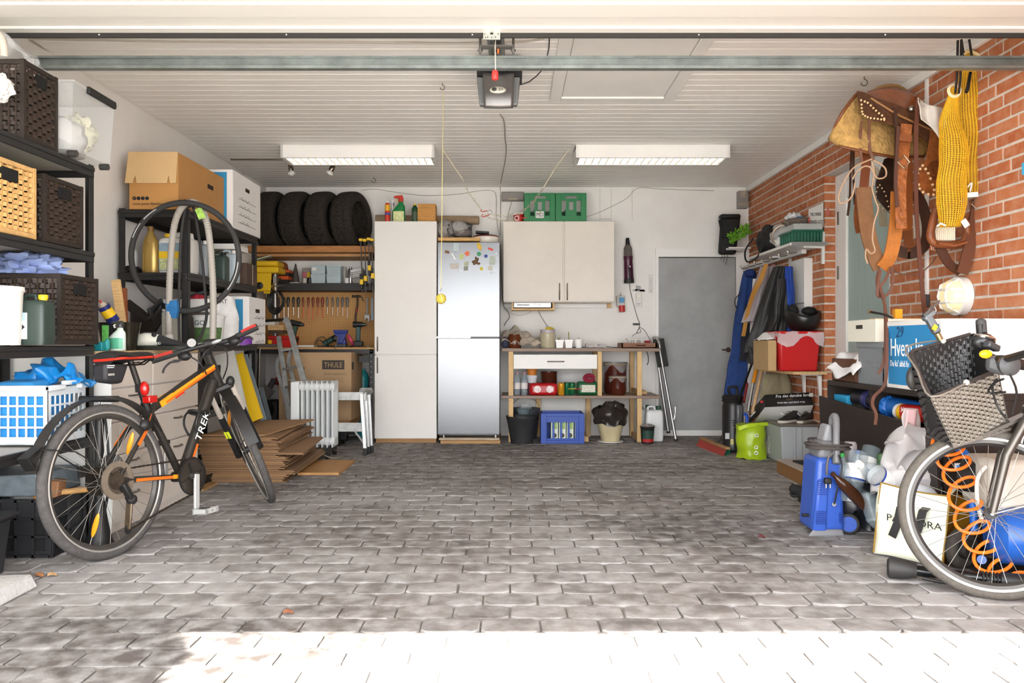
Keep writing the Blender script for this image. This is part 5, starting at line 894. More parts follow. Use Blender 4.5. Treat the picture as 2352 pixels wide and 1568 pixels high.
# --- plywood sheets and flattened boxes
def flat(name,pts,th,m,label,cat,group=None,bev=0):
    q=[V((X(px,EYE*FPX/(py-784)),EYE*FPX/(py-784),0))for px,py in pts];return solo(B().prism(q,(0,0,th)),name,m,label,cat,group,bev=bev,smooth=False)
flat('plywood_sheet',((683,1091),(778,1091),(816,1061),(722,1060)),.018,wood('#b98a55'),'loose plywood sheet on the floor before the radiator','plywood sheet')
flat('plywood_offcut',((440,1128),(468,1128),(500,1112),(450,1110)),.012,wood('#b58f5c'),'small plywood offcut by the bike chainring','plywood offcut')
random.seed(21);z=.001;n=23;CBM=[mat('#957455',.85,0,.1,6),mat('#a07c58',.85,0,.1,6),mat('#8d6d50',.85,0,.1,6)]
for i in range(n):
    th=.0135;x0=-2.15+rr(-.02,.02);x1=-1.58+rr(-.03,.05)-(0 if i<17 else .04)+(.1 if 3<i<6 or i==14 else 0);y0=5.34+rr(0,.03);y1=6.35+rr(-.08,.12)
    q=[(x0,y0),(x1,y0),(x1-.06+rr(-.04,.04),y1),(x0+.02,y1)]
    t=thing('flattened_box','flattened brown cardboard box, %s from the floor in the stack'%('lowest second third fourth fifth sixth seventh eighth ninth tenth eleventh twelfth thirteenth fourteenth fifteenth sixteenth seventeenth eighteenth nineteenth twentieth twenty-first twenty-second twenty-third'.split()[i]),'flattened box',((x0+x1)/2,(y0+y1)/2,z),group='stack of flattened cardboard boxes')
    zz=z;B().prism([(a,c,zz)for a,c in q],(0,0,.006)).build('lower_sheet',CBM[i%3],t,smooth=False);dx=rr(.005,.03);B().prism([(a+(dx if k in(1,2)else 0)*-1,c+(.012 if k<2 else 0)*rr(0,1),zz+.0068)for k,(a,c)in enumerate(q)],(0,0,.006)).build('upper_sheet',CBM[(i+1)%3],t,smooth=False);z+=th
t=thing('flattened_box','large flattened box lying crooked on top of the stack','flattened box',(-1.8,5.9,z),group='stack of flattened cardboard boxes')
B().prism([(-2.16,5.42,z),(-1.72,5.42,z),(-1.6,6.3,z+.02),(-2.1,6.4,z)],(0,0,.012)).build('sheet',CBM[1],t,smooth=False)
# ================================================================== black rack by the left wall, further back
def rack(x0,x1,y0,y1,levels,label,top_=1.82,board=None,first=0):
    t=thing('steel_rack',label,'rack',((x0+x1)/2,(y0+y1)/2,0),group='black boltless steel racks')
    for xx,sx in((x0,1),(x1,-1)):
        for yy,sy in((y0,1),(y1,-1)):
            B().bx(xx,xx+sx*.04,yy,yy+sy*.004,0,top_).bx(xx,xx+sx*.004,yy,yy+sy*.04,0,top_).build('post',STEEL,t)
    for h in levels:
        for yy in(y0,y1):B().bx(x0+.005,x1-.005,yy-.006,yy+.006,h-.048,h-.02).bx(x0+.005,x1-.005,yy-.01,yy+.01,h-.022,h).build('end_beam',STEEL,t,bev=.003)
        for xx in(x0,x1):B().bx(xx-.006,xx+.006,y0+.005,y1-.005,h-.05,h-.02).bx(xx-.01,xx+.01,y0+.005,y1-.005,h-.022,h).build('side_beam',STEEL,t,bev=.004)
        B().bx(x0+.012,x1-.012,y0+.012,y1-.012,h-.016,h-.006).build('shelf_board',board or mat('#3a3633',.6),t)
    return t
X2a,X2b,Y2a,Y2b=-2.51,-2.07,4.975,6.32
rack(X2a,X2b,Y2a,Y2b,(.06,.5,.95,1.41,1.81),'black steel rack near the tool corner, hose hung over it')
s2=Y2a/FPX
# boxes on top
t,hx,hy,h=carton('moving_box','brown moving box with open flap on the rack top','moving box',X(296,4.96),X(409,4.96),4.96,5.86,1.811,Z(349,4.96),mat('#b5834a',.8,0,.08,4));sc=4.96/FPX;wv=hx*2
B().prism([(-hx-.02,-hy-.012,h-.2),(-hx+.03,-hy-.012,h-.2),(-hx+.045,-hy-.011,h-.15),(-hx+.055,-hy-.012,h-.2),(.09,-hy-.012,h-.2),(.1,-hy-.011,h-.15),(.112,-hy-.012,h-.2),(hx-.008,-hy-.014,h-.2),(hx,-hy-.006,h),(-hx,-hy-.006,h)],(0,.004,0)).build('flap',mat('#c9a878',.85,0,.06,6),t,local=True)
for k in range(4):B().cyl((-hx+.035+.027*k,-hy-.002,.07),(-hx+.035+.027*k,-hy,.07),.012,n=16).build('print_dot',INK,t,local=True);B().cyl((hx,-hy+.1+.08*k,.07),(hx+.002,-hy+.1+.08*k,.07),.012,n=16).build('print_dot',INK,t,local=True)
B().text('V',.017,(-hx+.035,-hy-.003,.064),align='CENTER').build('lettering',mat('#b5834a',.8),t,local=True);B().text('vores junior flyttekasse',.022,(-hx+.025,-hy-.002,.028),shear=.15).build('lettering',INK,t,local=True);B().box((hx,.08,h-.12),(.004,.1,.03)).build('hand_hole',mat('#2a1c10',.9),t,local=True)
BLP=mat('#2f87b4',.6,0,.05,5,name='blue_print');WBX=mat('#e4e1dd',.7,0,.04,5,name='white_card')
def bluebox(name,label,x0,x1,y0,y1,z0,z1,letter,lines):
    t,hx,hy,h=carton(name,label,'moving box',x0,x1,y0,y1,z0,z1,WBX);w=x1-x0
    B().bx(-hx+.0,hx-.045,-hy-.0015,-hy,.02,h-.02).build('blue_print',BLP,t,local=True);B().box((hx,.0,h-.1),(.004,.09,.028)).build('hand_hole',mat('#2a1c10',.9),t,local=True)
    if letter:B().text(letter,.14,(-hx+.0,-hy-.003,h*.5)).build('lettering',WINK,t,local=True)
    for k in range(lines):B().bx(hx,hx+.0012,-hy+.12,hy-.12,h*.55-.06*k,h*.55+.0025-.06*k).build('ruled_line',INK,t,local=True);B().tube(smooth([(hx+.001,-hy+.16+q*.03,h*.55+.008-.06*k+.012*sin(q*2.2+k))for q in range(8)]),.0012,4).build('handwriting',INK,t,local=True)
    return t
bluebox('moving_box','white moving box with blue print next to brown box',X(489,5.95),X(535,5.75),5.75,6.38,1.811,2.24,'a',4)
bluebox('moving_box','white and blue moving box on the lower rack shelf',X(530,5.85)-.08,-1.93,5.72,6.1,.952,1.3,'a',4)
# tyre and hose loops hung on the rack post
c=P(425,590,4.85);t=thing('road_tyre','thin black bicycle tyre hung on the rack post','bicycle tyre',P(425,712,4.85));B().torus(c,(0,1,.05),.335,.018,72,10).build('tyre',mat('#333231',.7,0,.15,20),t)
b=B()
for a0 in(3.5,3.9,.1,.35):b.torus(c+V((0,-.0165,0)),(0,1,.05),.336,.0035,12,5,a0,a0+.3)
b.build('side_print',mat('#b9b9b7',.6),t);B().strap([P(455,478,4.83),P(460,490,4.82),P(465,502,4.83)],.045,.003,(1,0,.3)).build('paper_band',mat('#9fc65a',.5,0,.5,40),t);B().strap([P(395,692,4.82),P(397,710,4.81),P(394,728,4.82)],.07,.03,(1,0,.1)).build('card_band',mat('#2a6fa8',.5,0,.3,20),t)
t=thing('vacuum_hose','grey corrugated vacuum hose draped over the rack post','hose',P(440,790,4.88));hp=smooth([P(388,770,4.8),P(388,700,4.82),P(392,600,4.84),P(400,520,4.86),P(417,477,4.9),P(440,464,4.95),P(462,478,4.9),P(477,520,4.86),P(486,600,4.84),P(490,700,4.82),P(488,795,4.8)],24);B().tube(hp,.02,12,rr=[.0215 if i%2 else .0185 for i in range(len(hp))]).build('hose',mat('#a39d94',.5),t);e=P(388,770,4.8);B().lathe([(.024,-.06),(.024,-.03),(.027,-.028),(.027,0),(.024,.004)],e,18).build('cuff',mat('#b3afa8',.5),t)
cable('inner_tube','narrow black inner tube looped over the rack post',[P(412,790,4.9),P(411,700,4.9),P(415,560,4.9),P(424,486,4.92),P(434,474,4.94),P(446,482,4.92),P(462,580,4.9),P(472,680,4.88),P(474,730,4.86),P(462,770,4.8),P(448,792,4.75)],.009,mat('#2f2d2c',.7),'inner tube',8)
# level 1.41 (bottles)
z=1.411
def rp(px,dd):return V((X(px,dd),dd,z))
t=thing('oil_bottle','gold plastic oil bottle on the rack','bottle',rp(346,5.1));B().lathe([(.05,0),(.055,.01),(.054,.16),(.05,.2),(.046,.22),(.02,.27),(.016,.285)],n=20,sy=.6).build('body',mat('#a98b4b',.3,.4),t,local=True);B().lathe([(.02,.28),(.02,.31),(.015,.312)],n=14).build('cap',mat('#7a5a2a',.4),t,local=True);B().strap([(-.03,-.034,.02),(-.028,-.034,.13),(0,-.03,.2)],.012,.006,(1,0,0)).build('grip_rib',mat('#94793d',.3,.4),t,local=True)
t=jerrycan('jerrycan','white canister with yellow cap and label on rack',X(408,5.12),5.14,z,.23,.13,.265,mat('#d9d6d0',.45),YEL,180);B().bx(-.1,.1,.066,.07,.02,.2).build('paper_label',mat('#8aa0ad',.5,0,.2,30),t,local=True);B().bx(-.1,.1,.0695,.072,.1,.145).build('yellow_band',YEL,t,local=True);B().bx(-.095,.095,.069,.0715,.025,.1).build('print',mat('#b9bd8c',.5,0,.6,60),t,local=True)
jerrycan('jerrycan','grey canister behind the tyre loop on the rack',X(468,5.5),5.45,z,.12,.1,.26,mat('#8f979c',.45),WHITE);jerrycan('jerrycan','dark green canister near the rack end',X(508,5.75),5.72,z,.12,.1,.21,mat('#33433d',.45),BLACK);jerrycan('jerrycan','clear canister with blue fluid at the rack end',X(527,5.95),5.95,z,.14,.1,.25,mat('#b7c5cb',.3),WHITE)
plainbottle('detergent_bottle','white bottle with blue cap at rack left',rp(303,5.2),.04,.2,mat('#dedfde',.45),mat('#2f7fb0',.4),neck=.2);solo(blob(rp(300,5.1)+V((0,0,.018)),(.07,.05,.03),5,.4,4,flat=z),'black_rag',BLACK,'crumpled black rag beside the white bottle','rag')
t=thing('drawer_box','dark brown small wooden drawer box at rack end','box',V((-2.0,6.2,z)));B().bx(-2.22,-2.06,6.05,6.3,z+.001,z+.17).build('body',mat('#4b382c',.6,0,.2,10),t,bev=.004);B().bx(-2.06,-2.055,6.18,6.185,z+.005,z+.165).build('seam',mat('#8a7a68',.5),t)
solo(B().bx(-2.3,-2.1,5.9,6.2,z+.16+.1,z+.3),'white_carton',WBX,'small white carton under the rack top shelf','carton')
# level .95 (lower shelf)
z=.951
t=bucket('label_bucket','white bucket with green label on the rack shelf',(X(478,5.12),5.14,z),.082,.1,.185,mat('#d9d9d6',.4),WHITE,None);B().grid(lambda u,v:(cos(-pi/2+(u-.5)*2.6)*(.084+.013*v),sin(-pi/2+(u-.5)*2.6)*(.084+.013*v),.01+.1*v),14,2).build('paper_label',mat('#4d6a3c',.5,0,.5,40),t,local=True);B().text('GO',.045,(-.06,-.099,.125)).build('lettering',mat('#3a4247',.5),t,local=True)
def bagmesh(c,w,dp,h,m,seed,name,label,cat='bag',pinch=.55):
    b=B().grid(lambda u,v:ncrumple(V(c)+V((cos(2*pi*u)*w/2*(1-(1-pinch)*v**3),sin(2*pi*u)*dp/2*(1-(1-pinch)*v**2),v*h)),14,.018,seed),28,14,cu=True);b.add([b.v[i*14+13]for i in range(28)],[tuple(range(28))]);t=thing(name,label,cat,c);b.build('body',m,t);return t
t=bagmesh((X(516,5.5),5.5,z),.2,.14,.34,mat('#dcdad8',.7,0,.12,30),3,'pet_food_bag','white paper bag lettered KAT on the rack');B().text('KAT',.04,(X(495,5.33),5.34,z+.28)).build('lettering',INK,t);bagmesh((X(545,5.62),5.64,z),.2,.12,.06,mat('#6a2a8c',.5),4,'purple_bag','purple plastic bag before the blue moving box',pinch=.9)
t=carton('long_carton','long white carton high on the lower rack shelf','carton',X(372,5.3),X(430,5.3)+.15,5.3,5.6,1.17,1.26,WBX)[0];solo(B().bx(X(372,5.32),X(425,5.32),5.32,5.5,z,1.169),'paper_stack',mat('#e9e3d4',.7),'pale upright boards under the long white carton','boards');t=thing('metal_cashbox','small grey metal box behind the white bucket','metal box',(X(462,5.4),5.42,z+.19));B().bx(-.1,.08,-.1,.1,-.19,.08).build('body',mat('#6b625c',.5,.3),t,local=True,bev=.005);B().cyl((-.03,-.1,.03),(-.03,-.112,.03),.008,n=10).build('lock',CHROME,t,local=True)
sheetcloth('loose_papers','loose white papers sticking out of the lower shelf',lambda u,v:V((X(500+u*55,5.9),5.75+v*.3,1.3+.05*u*(1-u)+.02*v)),mat('#d5d6d3',.7),10,8,.002,'papers');solo(blob((X(455,5.35),5.36,1.25),(.06,.05,.04),4,.4,3),'red_cloth',mat('#b22a38',.8),'small red cloth hanging from the lower shelf','cloth');solo(B().box((X(440,5.5),5.55,1.29),(.18,.25,.02),rot(0,-18,15)),'black_box_lid',BLACK,'black leaflet box lying on the lower shelf','box')
# boards leaning below the rack
for i,(a,e,w,th,m_,lb)in enumerate(((P(512,812,5.7),P(548,975,5.6),.17,.02,mat('#bdb9b0',.7,0,.1,8),'pale grey board leaning below the rack'),(P(543,815,6.0),P(590,965,5.9),.1,.02,YEL,'yellow board leaning below the rack'),(P(562,815,6.1),P(606,965,6.0),.04,.03,mat('#7d8b94',.4,.4),'blue-grey metal profile leaning below the rack'),(P(595,800,6.4),P(592,895,6.4),.016,.016,CHROME,'thin chrome pole below the rack end'),(P(600,890,6.5),P(625,985,6.4),.03,.02,mat('#6a747a',.4,.4),'slanted grey bar beside the flattened boxes'))):
    solo(B().bar(a,V((e.x,e.y,.52 if i<0 else max(.0,e.z))),w,th,(0,1,0)),('grey_board','yellow_board','metal_profile','chrome_pole','grey_bar')[i],m_,lb,'board' if i<2 else 'bar')
solo(B().bx(-2.45,-2.12,5.05,6.25,.51,.8),'dark_crate',mat('#26221f',.8),'dark storage crate inside the lower rack','crate',bev=.01)
# ================================================================== chest of drawers
CX,CY0,CY1,CT=-1.985,3.86,4.93,.922
CHM=mat('#ddd2c6',.5,0,.05,3,name='chest_cream');t=thing('drawer_chest','cream chest of drawers along the left wall','chest of drawers',(-2.25,4.4,0))
B().bx(XL+.02,CX-.02,CY0,CY1,.05,CT-.02).build('body',WPAINT,t);B().bx(XL+.02,CX,CY0-.02,CY1,CT-.02,CT).build('top',mat('#b9a079',.7,0,.3,60),t);B().bx(XL+.02,CX-.04,CY0+.02,CY1,0,.05).build('plinth',CHM,t)
n=5;hh=(CT-.02-.06)/n
for k in range(n):
    for j,(a,e)in enumerate(((CY0+.004,4.30),(4.31,CY1-.004))):
        z0=.06+k*hh;dr=B().bx(CX-.02,CX,a,e,z0+.004,z0+hh-.004).build('drawer',CHM,t,bev=.003);ym=(a+e)/2;B().tube(smooth([(CX,ym-.05,z0+hh*.75),(CX+.022,ym-.03,z0+hh*.75),(CX+.022,ym+.03,z0+hh*.75),(CX,ym+.05,z0+hh*.75)]),.005,6).build('handle',metal('#8d8780',.3),dr)
B().bx(CX-.35,CX+.002,CY0-.004,CY0,0.02,CT-.02).build('end_panel',WPAINT,t)
z=CT+.001
def cpz(px,dd):return V((X(px,dd),dd,z))
spraybottle('spray_bottle','translucent spray bottle of green liquid on the chest',cpz(270,4.05),.085,.05,.155,mat('#c8d4cb',.3),mat('#3a3836',.4),WHITE,lab=mat('#57a886',.3));lathed('green_fluid','green liquid level in the translucent spray bottle','liquid',[(.043,0),(.0435,.03)],cpz(270,4.05),mat('#3f9a76',.3))if False else None
t=thing('lubricant_can','blue and yellow spray can lying on the vase','spray can',P(258,735,4.2));a,e=P(262,738,4.2),P(237,702,4.15);B().cyl(a,e,.032,n=20).build('body',mat('#1f2a6b',.3),t);m_=a.lerp(e,.35);B().cyl(m_,a.lerp(e,.8),.0325,n=20).build('yellow_panel',YEL,t);B().cyl(e,e+(e-a).normalized()*.02,.022,.012,n=14).build('collar',mat('#b9aa98',.4),t);B().cyl(e+(e-a).normalized()*.02,e+(e-a).normalized()*.035,.007,n=8).build('nozzle',mat('#b03a30',.4),t);ax=(e-a).normalized();cr=V((0,-1,0));B().text('D-40',.024,a.lerp(e,.4)+V((-.005,-.036,0)),R=basis(V((.6,0,.8)),V((-.8,0,.6)),V((0,-1,0)))).build('lettering',INK,t)
lathed('steel_vase','dark shiny conical pot beside the spray bottle','pot',[(.045,0),(.07,.145),(.072,.15)],cpz(292,4.2),mat('#3d3a30',.2,.7),shell=.004);lathed('black_pot','black flower pot holding the blue spray can','pot',[(.05,0),(.07,.14),(.072,.15)],cpz(258,4.25),BLACK,shell=.004)
solo(B().bar(P(287,798,4.5),P(266,643,4.55),.05,.02,(0,1,0)),'wood_offcut',PINE,'pale wooden slat leaning on the wall by the chest','slat',bev=.002);solo(B().bar(P(286,798,4.6),P(283,662,4.65),.04,.02,(0,1,0)),'mahogany_slat',wood('#8a4a26'),'reddish wooden slat leaning behind the pale slat','slat',bev=.002)
b=B().strap(smooth([P(288,694,4.7),P(312,712,4.7),P(335,728,4.7),P(352,715,4.75),P(372,695,4.8)],6),.07,.012,(.2,.9,.3));b.grid(lambda u,v:P(300+70*u,700+30*sin(u*pi)*1+60*v*(1-.3*u),4.75+.1*v),16,8);solo(b,'bucket_seat',mat('#1c1b1b',.3),'black moulded plastic seat shell on the chest','seat shell',solid=.008)
t=thing('teal_tub','small teal box at the near end of the chest','box',cpz(230,3.95));B().bx(-.022,.024,-.03,.03,0,.045).build('body',mat('#1f8a92',.4),t,local=True,bev=.003);solo(B().bx(X(234,3.97),X(243,3.97),3.97,4.0,z+.046,z+.13),'green_carton',mat('#5aa84e',.5,0,.5,50),'narrow green and white carton on the teal box','carton');solo(blob(cpz(246,3.97)+V((0,0,.03)),(.014,.014,.03),3,.2,3),'teal_brush',mat('#2f8f8f',.5),'teal capped bottle beside the spray bottle','bottle')
# cycling shoe
def shoe(name,label,c,rz_,L_,m1,m2,solem,group=None,swoosh=None,straps=False):
    t=thing(name,label,'shoe',c,rz_,group);k=L_/.28;b=B();NS=18;vs=[]
    prof=[(-.14,.028,.05,.075),(-.13,.034,.04,.09),(-.1,.036,.03,.1),(-.06,.034,.02,.095),(-.02,.034,.01,.085),(.02,.038,.01,.072),(.06,.042,.01,.058),(.1,.04,.01,.046),(.125,.03,.012,.036),(.14,.012,.015,.028)]
    for x,w,z0,z1 in prof:
        for j in range(NS):
            a=2*pi*j/NS;zc2=(.018+z1)/2;hz2=(z1-.018)/2
            vs.append(V((x*k,w*k*cos(a)*(1 if sin(a)<.3 else .85),(zc2+hz2*sin(a))*k)))
    b.add(vs,[(i*NS+j,i*NS+(j+1)%NS,i*NS+NS+(j+1)%NS,i*NS+NS+j)for i in range(len(prof)-1)for j in range(NS)]+[tuple(range(NS-1,-1,-1)),tuple((len(prof)-1)*NS+j for j in range(NS))]);b.k=0
    o=b.build('upper',[m1,m2],t,local=True,ang=60)
    for p in o.data.polygons:
        if p.center.x<-.03*k:p.material_index=1
    sl=[(-.145,.026),(-.12,.037),(-.05,.034),(.02,.038),(.08,.044),(.125,.034),(.148,.012)];pts=[(x*k,-w*k)for x,w in sl]+[(x*k,w*k)for x,w in reversed(sl)]
    B().prism([(x,y,0)for x,y in pts],(0,0,.024*k)).build('sole',solem,t,local=True,bev=.004*k)
    B().lathe([(.03*k,.0),(.026*k,.004*k),(.0,.004*k)],(-.085*k,0,.097*k),14,sx=1.3,sy=.8).build('opening',mat('#151414',.9),t,local=True)
    return t,k
t,k=shoe('cycling_shoe','white and black cycling shoe on the chest top',cpz(374,4.35),-4,.28,mat('#2b2c2e',.45),mat('#dedccf',.5),mat('#26251f',.6));B().lathe([(.014,0),(.012,.008),(.005,.01)],(-.03,-.036,.085),14,rot(80)).build('dial',BLACK,t,local=True);B().text('GRAND',.02,(-.05,-.045,.03),sx=.9).build('lettering',mat('#c9c9c5',.5),t,local=True)
# ================================================================== near left rack and what is on it
rack(-2.5,-2.05,2.95,3.82,(.51,.95,1.405,1.82),'black steel rack of baskets nearest the garage opening',1.83,mat('#b3aea8',.6))
DW=mat('#33261d',.6,0,.35,60,name='dark_wicker');DR=mat('#2a211b',.6,0,.3,40);LW=mat('#c69a5f',.6,0,.25,60,name='rattan');LR=mat('#c99f66',.6,0,.2,40)
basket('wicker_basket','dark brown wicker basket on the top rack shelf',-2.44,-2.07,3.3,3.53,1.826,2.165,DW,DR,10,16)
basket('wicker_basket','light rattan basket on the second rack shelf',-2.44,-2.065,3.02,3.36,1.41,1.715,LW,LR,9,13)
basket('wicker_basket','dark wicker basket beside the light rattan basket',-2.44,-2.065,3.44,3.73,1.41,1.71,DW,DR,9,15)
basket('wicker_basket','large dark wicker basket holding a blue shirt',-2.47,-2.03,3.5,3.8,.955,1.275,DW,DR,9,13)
solo(blob((-2.27,3.63,1.3),(.16,.13,.075),6,.45,4,44,26,flat=1.277),'blue_shirt',mat('#8b9cc9',.85,0,.15,8),'crumpled light blue shirt heaped on the dark basket','shirt')
solo(blob((-2.4,3.6,1.71),(.03,.1,.04),4,.3,3),'navy_cloth',mat('#1f2a55',.9),'navy cloth peeking from the second shelf basket','cloth');solo(blob((-2.25,3.62,1.71),(.12,.08,.03),6,.3,3),'lime_cloth',mat('#b9c97a',.9),'pale lime cloth in the second shelf basket','cloth')
# clear storage box
t=thing('storage_box','clear plastic storage box on wheels at the rack top','storage box',(-2.2,3.74,1.845));CLR=mat('#d3d6d7',.2,alpha=.3,spec=.7);x0,x1,y0,y1,z0,z1=-2.4,-2.0,3.55,3.92,1.85,2.15
b=B();a=.015;b.add([(x0+a,y0+a,z0),(x1-a,y0+a,z0),(x1-a,y1-a,z0),(x0+a,y1-a,z0),(x0,y0,z1),(x1,y0,z1),(x1,y1,z1),(x0,y1,z1)],[(3,2,1,0),(0,1,5,4),(1,2,6,5),(2,3,7,6),(3,0,4,7)]);b.build('body',CLR,t)
B().bx(x0-.012,x1+.012,y0-.012,y1+.012,z1,z1+.012).build('lid',CLR,t,bev=.006);B().bx(x1+.005,x1+.022,y0+.1,y1-.02,z1-.02,z1+.015).build('clip',BLACK,t,bev=.004)
for yy in(y0+.05,y1-.04):B().cyl((x1-.05,yy,1.838),(x1-.01,yy,1.838),.016,n=14).build('wheel',mat('#3a3836',.4),t)
blob((-2.2,3.72,1.93),(.16,.14,.11),3,.22,2,flat=1.855).build('white_bag',mat('#cfcdc9',.5),t);blob((-2.12,3.8,1.98),(.08,.08,.09),6,.3,3,flat=1.855).build('cream_cloth',mat('#dfdcc2',.8),t)
# bags and hose at the frame edge
b=B().grid(lambda u,v:ncrumple(V((-2.3+.2*u+.03*v,3.3+.2*v,2.17+.13*sin(u*pi)*(1-.4*v))),11,.05,4),20,14);solo(b,'clear_bag',FILM,'clear plastic bag lying on the top dark basket','plastic bag',solid=.002)
solo(blob((-2.1,3.16,2.0),(.07,.05,.055),5,.35,3),'white_bag',mat('#e3e1de',.35,alpha=.8),'white plastic bag hanging before the top basket','plastic bag')
cable('grey_hose','grey plastic hose end beside the top basket',[P(-20,60,3.28),P(2,85,3.28),P(9,110,3.29),P(10,128,3.3)],.016,mat('#b5aca2',.5),'hose',10)
# third shelf
t=bucket('paint_bucket','white lidded bucket on the third rack shelf',(-2.11,3.2,.955),.08,.09,.225,WHITE,WHITE,None);B().cyl((0,0,.222),(0,0,.24),.094,n=28).build('lid',WHITE,t,local=True);B().cyl((.05,-.07,.19),(.056,-.082,.19),.012,n=14).build('handle_boss',CHROME,t,local=True);B().bx(-.09,.01,-.088,-.08,.02,.16).build('paper_label',mat('#dcd9d8',.5,0,.2,40),t,local=True)
t=jerrycan('jerrycan','dark green jerrycan with yellow cap and hazard label',X(72,3.27),3.3,.955,.125,.1,.21,mat('#2b3833',.4),YEL);B().bx(-.068,-.005,-.056,-.05,.025,.135).build('paper_label',mat('#d9dcde',.5),t,local=True);B().bx(-.066,-.006,-.058,-.0555,.1,.134).build('blue_band',mat('#9bb9c6',.5),t,local=True);B().prism([(-.036-.026,-.058,.075),(-.036,-.058,.049),(-.036+.026,-.058,.075),(-.036,-.058,.101)],(0,-.001,0)).build('hazard_mark',INK,t,local=True);B().bx(-.085,-.07,-.05,.02,.02,.13).build('wood_strip',wood('#a8673a'),t,local=True)
solo(B().box((-2.28,3.15,1.33),(.3,.02,.2),rot(0,25,0)),'card_panel',mat('#8a6a48',.8),'bent brown card panel behind the white bucket','card panel')
# fourth shelf: laundry basket
t=thing('laundry_basket','white plastic laundry basket on the fourth rack shelf','laundry basket',(-2.16,3.57,.515));LM=mat('#d3d8db',.4);x0,x1,y0,y1,z0,z1=-2.31,-2.035,3.42,3.72,.515,.765;h=z1-z0;w=x1-x0
hl=lambda w,n:[(.018+i*(w-.036)/n+.004,.018+(i+1)*(w-.036)/n-.004,.035+j*.047,.035+(j+1)*.047-.009)for i in range(n)for j in range(4)]
holed(B(),(x0,y0,z0),(1,0,0),(0,0,1),(0,1,0),w,h,.004,hl(w,6)).build('front_grid',LM,t);holed(B(),(x1,y0,z0),(0,1,0),(0,0,1),(-1,0,0),y1-y0,h,.004,hl(y1-y0,7)).build('side_grid',LM,t);holed(B(),(x0,y1,z0),(1,0,0),(0,0,1),(0,-1,0),w,h,.004,hl(w,6)).build('back_grid',LM,t);B().bx(x0,x0+.004,y0,y1,z0,z1).build('wall_side',LM,t)
b=B().bx(x0-.02,x1+.02,y0-.022,y0+.004,z1-.012,z1+.012).bx(x1-.004,x1+.024,y0-.022,y0+.1,z1-.012,z1+.012).bx(x1-.004,x1+.024,y0+.1,y1-.08,z1+.008,z1+.028).bx(x1-.004,x1+.024,y1-.08,y1+.02,z1-.012,z1+.012).bx(x0-.02,x1+.02,y1-.004,y1+.02,z1-.012,z1+.012);b.build('rim',LM,t,bev=.006);B().bx(x0,x1,y0,y1,z0,z0+.006).build('base',LM,t)
t=thing('blue_crate_insert','blue plastic crate inside the white laundry basket','crate',(-2.18,3.55,.53));B().bx(-2.29,-2.06,3.44,3.66,.522,.755).build('body',mat('#2a86c9',.4),t,bev=.012);B().hexa([(-2.29,3.44,.757),(-2.1,3.44,.757),(-2.1,3.6,.757),(-2.29,3.6,.757),(-2.28,3.45,.79),(-2.13,3.45,.79),(-2.13,3.58,.8),(-2.28,3.58,.8)]).build('top_rim',mat('#3b93d3',.4),t,bev=.012)
sheetcloth('blue_bag','blue plastic carrier bag stuffed into the laundry basket',lambda u,v:ncrumple(V((-2.3+.3*u,3.56+.16*v,.79+.075*sin(u*pi)*sin(v*pi)**.5+.02*sin(u*17))),19,.045,2),mat('#1879bd',.3,0,.15,10),48,28,.003,'plastic bag')
# floor under the rack
t=thing('plastic_crate','black plastic crate on the floor under the rack','crate',(-2.2,3.65,.0));x0,x1,y0,y1,h=-2.3,-2.07,3.5,3.9,.262;BC=mat('#262628',.5)
for(O,U,N,w)in(((x0,y0,.0),(1,0,0),(0,1,0),x1-x0),((x1,y0,.0),(0,1,0),(-1,0,0),y1-y0)):
    b=holed(B(),O,U,(0,0,1),N,w,h,.008,[(.02+i*(w-.04)/3+.006,.02+(i+1)*(w-.04)/3-.006,.03,.09)for i in(0,2)]+[(.02+i*(w-.04)/3+.006,.02+(i+1)*(w-.04)/3-.006,.1,.17)for i in(0,2)]);b.build('wall_panel',BC,t)
    for i in range(4):q=V(O)+V(U)*(w*i/3)-V(N)*.006;B().box(q+V((0,0,h/2)),(.012,.012,h)).build('rib',BC,t)
    for zz in(.008,.095,.175,h-.008):a=V(O)-V(N)*.006+V((0,0,zz));B().bar(a,a+V(U)*w,.012,.01).build('rib',BC,t)
B().bx(x0+.01,x1-.01,y0+.01,y1,.005,h-.07).build('inner',mat('#151515',.8),t)
solo(B().hexa([(-2.44,3.5,.27),(-2.1,3.52,.27),(-2.1,3.8,.27),(-2.44,3.8,.27),(-2.46,3.48,.36),(-2.14,3.5,.375),(-2.12,3.82,.37),(-2.46,3.82,.36)]),'zinc_tub',mat('#7d8890',.5,.4,.3,14),'grey zinc tub resting on the black crate','tub',bev=.008)
t=thing('lidded_bin','black lidded storage bin at the picture edge','storage bin',(-2.25,3.25,0));B().hexa([(-2.42,2.98,0),(-2.13,2.98,0),(-2.13,3.27,0),(-2.42,3.27,0),(-2.44,2.96,.23),(-2.11,2.96,.23),(-2.11,3.29,.23),(-2.44,3.29,.23)]).build('body',BC,t,bev=.01);B().bx(-2.46,-2.09,2.94,3.31,.23,.255).build('lid',BC,t,bev=.01)
solo(B().hexa([(-2.08,2.55,0),(-1.87,2.62,0),(-1.87,3.08,0),(-2.08,3.06,0),(-2.08,2.56,.058),(-1.89,2.63,.058),(-1.885,3.06,.058),(-2.08,3.04,.058)]),'kerb_block',mat('#b3b0ad',.9,0,.15,12,.4,60),'pale concrete kerb block on the floor by the rack','concrete block',bev=.008)
